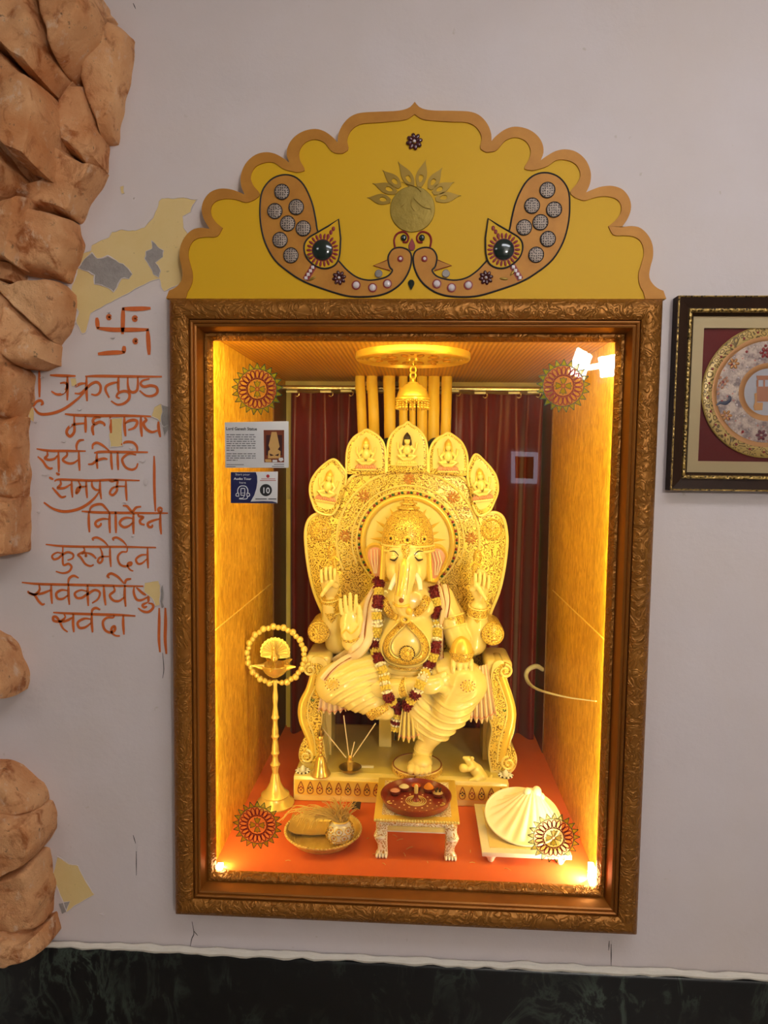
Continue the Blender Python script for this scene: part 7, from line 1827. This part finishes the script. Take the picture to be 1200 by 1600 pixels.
c = n.mix(n.ramp(ns, [(.40, 0), (.58, 1)]), srgb(116, 98, 98), srgb(186, 166, 152)); c = n.mix(n.ramp(v1, [(.10, .9), (.2, 0)]), c, srgb(176, 96, 84)); c = n.mix(n.ramp(v2, [(.10, .8), (.2, 0)]), c, srgb(226, 206, 180)); c = n.mix(n.ramp(n.noise(60, 4), [(.62, 0), (.70, .6)]), c, srgb(60, 48, 60))
n.col(c).set(.35, .3); M_ENAM = n.m
M_RIMG = filigree('engraved_brass_rim', srgb(196, 164, 92), srgb(104, 82, 40), 70, .4); M_COPL = flat('copper_band', srgb(190, 136, 84), .35, .4, .15, 50)
dish = MB().lathe([(rPl * .99, -.001), (rPl, .001), (rPl * .985, .0025), (rPl * .84, -.0005)], (pcx, -.006, pcz), 72, 'y', cap=False).build('plate_rim', M_RIMG, PF, ang=50)
MB().tube([(pcx + rPl * .995 * math.cos(a), -.0078, pcz + rPl * .995 * math.sin(a)) for a in np.linspace(0, 2 * PI, 72, endpoint=False)], .0018, 6, closed=True).build('bright_edge', M_BRASS, dish)
MB().lathe([(rPl * .84, .0), (rPl * .78, .0002), (rPl * .77, -.0004)], (pcx, -.0058, pcz), 72, 'y', cap=False).build('copper_ring', M_COPL, dish)
MB().lathe([(rPl * .78, -.0004), (rPl * .42, -.0004)], (pcx, -.0058, pcz), 72, 'y', cap=False).build('scroll_field', M_ENAM, dish)
MB().lathe([(rPl * .44, .0002), (rPl * .36, .0002), (rPl * .355, -.0002)], (pcx, -.0058, pcz), 60, 'y', cap=False).build('inner_copper_ring', M_COPL, dish)
MB().lathe([(rPl * .36, -.0008), (rPl * .36, -.0002), (0, -.0002)], (pcx, -.0058, pcz), 60, 'y').build('pale_centre', flat('pale_blue_enamel', srgb(186, 184, 190), .4, vs=60), dish)
yD = -.0064
MJ = flat('ruby_paint', srgb(150, 40, 40), .3)
m = MB(); m2 = MB()
for i in range(26):
    a = 2 * PI * i / 26 + .1; r = rPl * (.915 if i % 2 else .90); m.ell((pcx + r * math.cos(a), -.0075, pcz + r * math.sin(a)), (.0028, .001, .0028), 8, 5)
for i in range(15):
    a = 2 * PI * i / 15; m.ell((pcx + rPl * .70 * math.cos(a), yD, pcz + rPl * .70 * math.sin(a)), (.0032, .001, .0032), 8, 5); m2.ell((pcx + rPl * .5 * math.cos(a + .2), yD, pcz + rPl * .5 * math.sin(a + .2)), (.0028, .001, .0028), 8, 5); m2.ell((pcx + rPl * .62 * math.cos(a + .1), yD, pcz + rPl * .62 * math.sin(a + .1)), (.002, .001, .002), 8, 5)
m.build('red_jewel', MJ, dish); m2.build('white_jewel', M_PEARL, dish)
# painted bird at the left of the plate, flowers above and below, pavilion at the centre
z_ = lambda x, y: at(1060 + x / 6.4, 490 + y / 6.4, yD)
bl = flat('indigo_paint', srgb(30, 32, 70), .4)
MB().tube(crom([z_(382, 915), (z_(420, 890)), z_(470, 895), z_(510, 870), z_(518, 835), z_(500, 830)], 4), [.002, .004, .005, .004, .003, .002], 6, flat=.3).build('painted_bird', bl, dish)
m = MB()
for x, y in ((395, 760), (410, 720), (430, 690), (455, 665), (480, 645), (440, 740), (465, 705), (490, 675), (400, 800), (420, 640)): p = z_(x, y); m.ell(p, (.0042, .001, .0030), 8, 5, Matrix.Rotation(-.9, 3, 'Y'))
m.build('bird_tail_feather', flat('coral_paint', srgb(196, 140, 110), .4), dish)
for x, y, mm in ((870, 390, MJ), (830, 1215, flat('plum_paint', srgb(120, 60, 70), .4)), (555, 500, M_COPL), (480, 1020, M_COPL)):
    m = MB(); p = z_(x, y)
    for i in range(6): a = 2 * PI * i / 6; m.ell((p.x + .008 * math.cos(a), yD, p.z + .008 * math.sin(a)), (.0055, .001, .0035), 8, 5, Matrix.Rotation(-a, 3, 'Y'))
    m.build('painted_flower', mm, dish)
tc = flat('terracotta_paint', srgb(184, 116, 78), .4)
def zpoly(pts, m_, nm, dy=0): MB().prism([z_(*p) for p in pts], yD - .0003 - dy, yD).build(nm, m_, dish, smooth=False)
zpoly([(780, 620), (960, 620), (960, 660), (790, 665)], tc, 'painted_roof'); zpoly([(780, 665), (800, 665), (800, 730), (780, 730)], tc, 'painted_pillar'); zpoly([(850, 665), (866, 665), (866, 730), (850, 730)], tc, 'painted_pillar'); zpoly([(915, 665), (930, 665), (930, 730), (915, 730)], tc, 'painted_pillar')
zpoly([(785, 730), (960, 730), (960, 880), (780, 880)], tc, 'painted_wall'); zpoly([(760, 800), (785, 790), (785, 890), (845, 890), (840, 965), (760, 968), (750, 930), (765, 880)], flat('ochre_paint', srgb(206, 146, 80), .4), 'painted_cart', .0002)
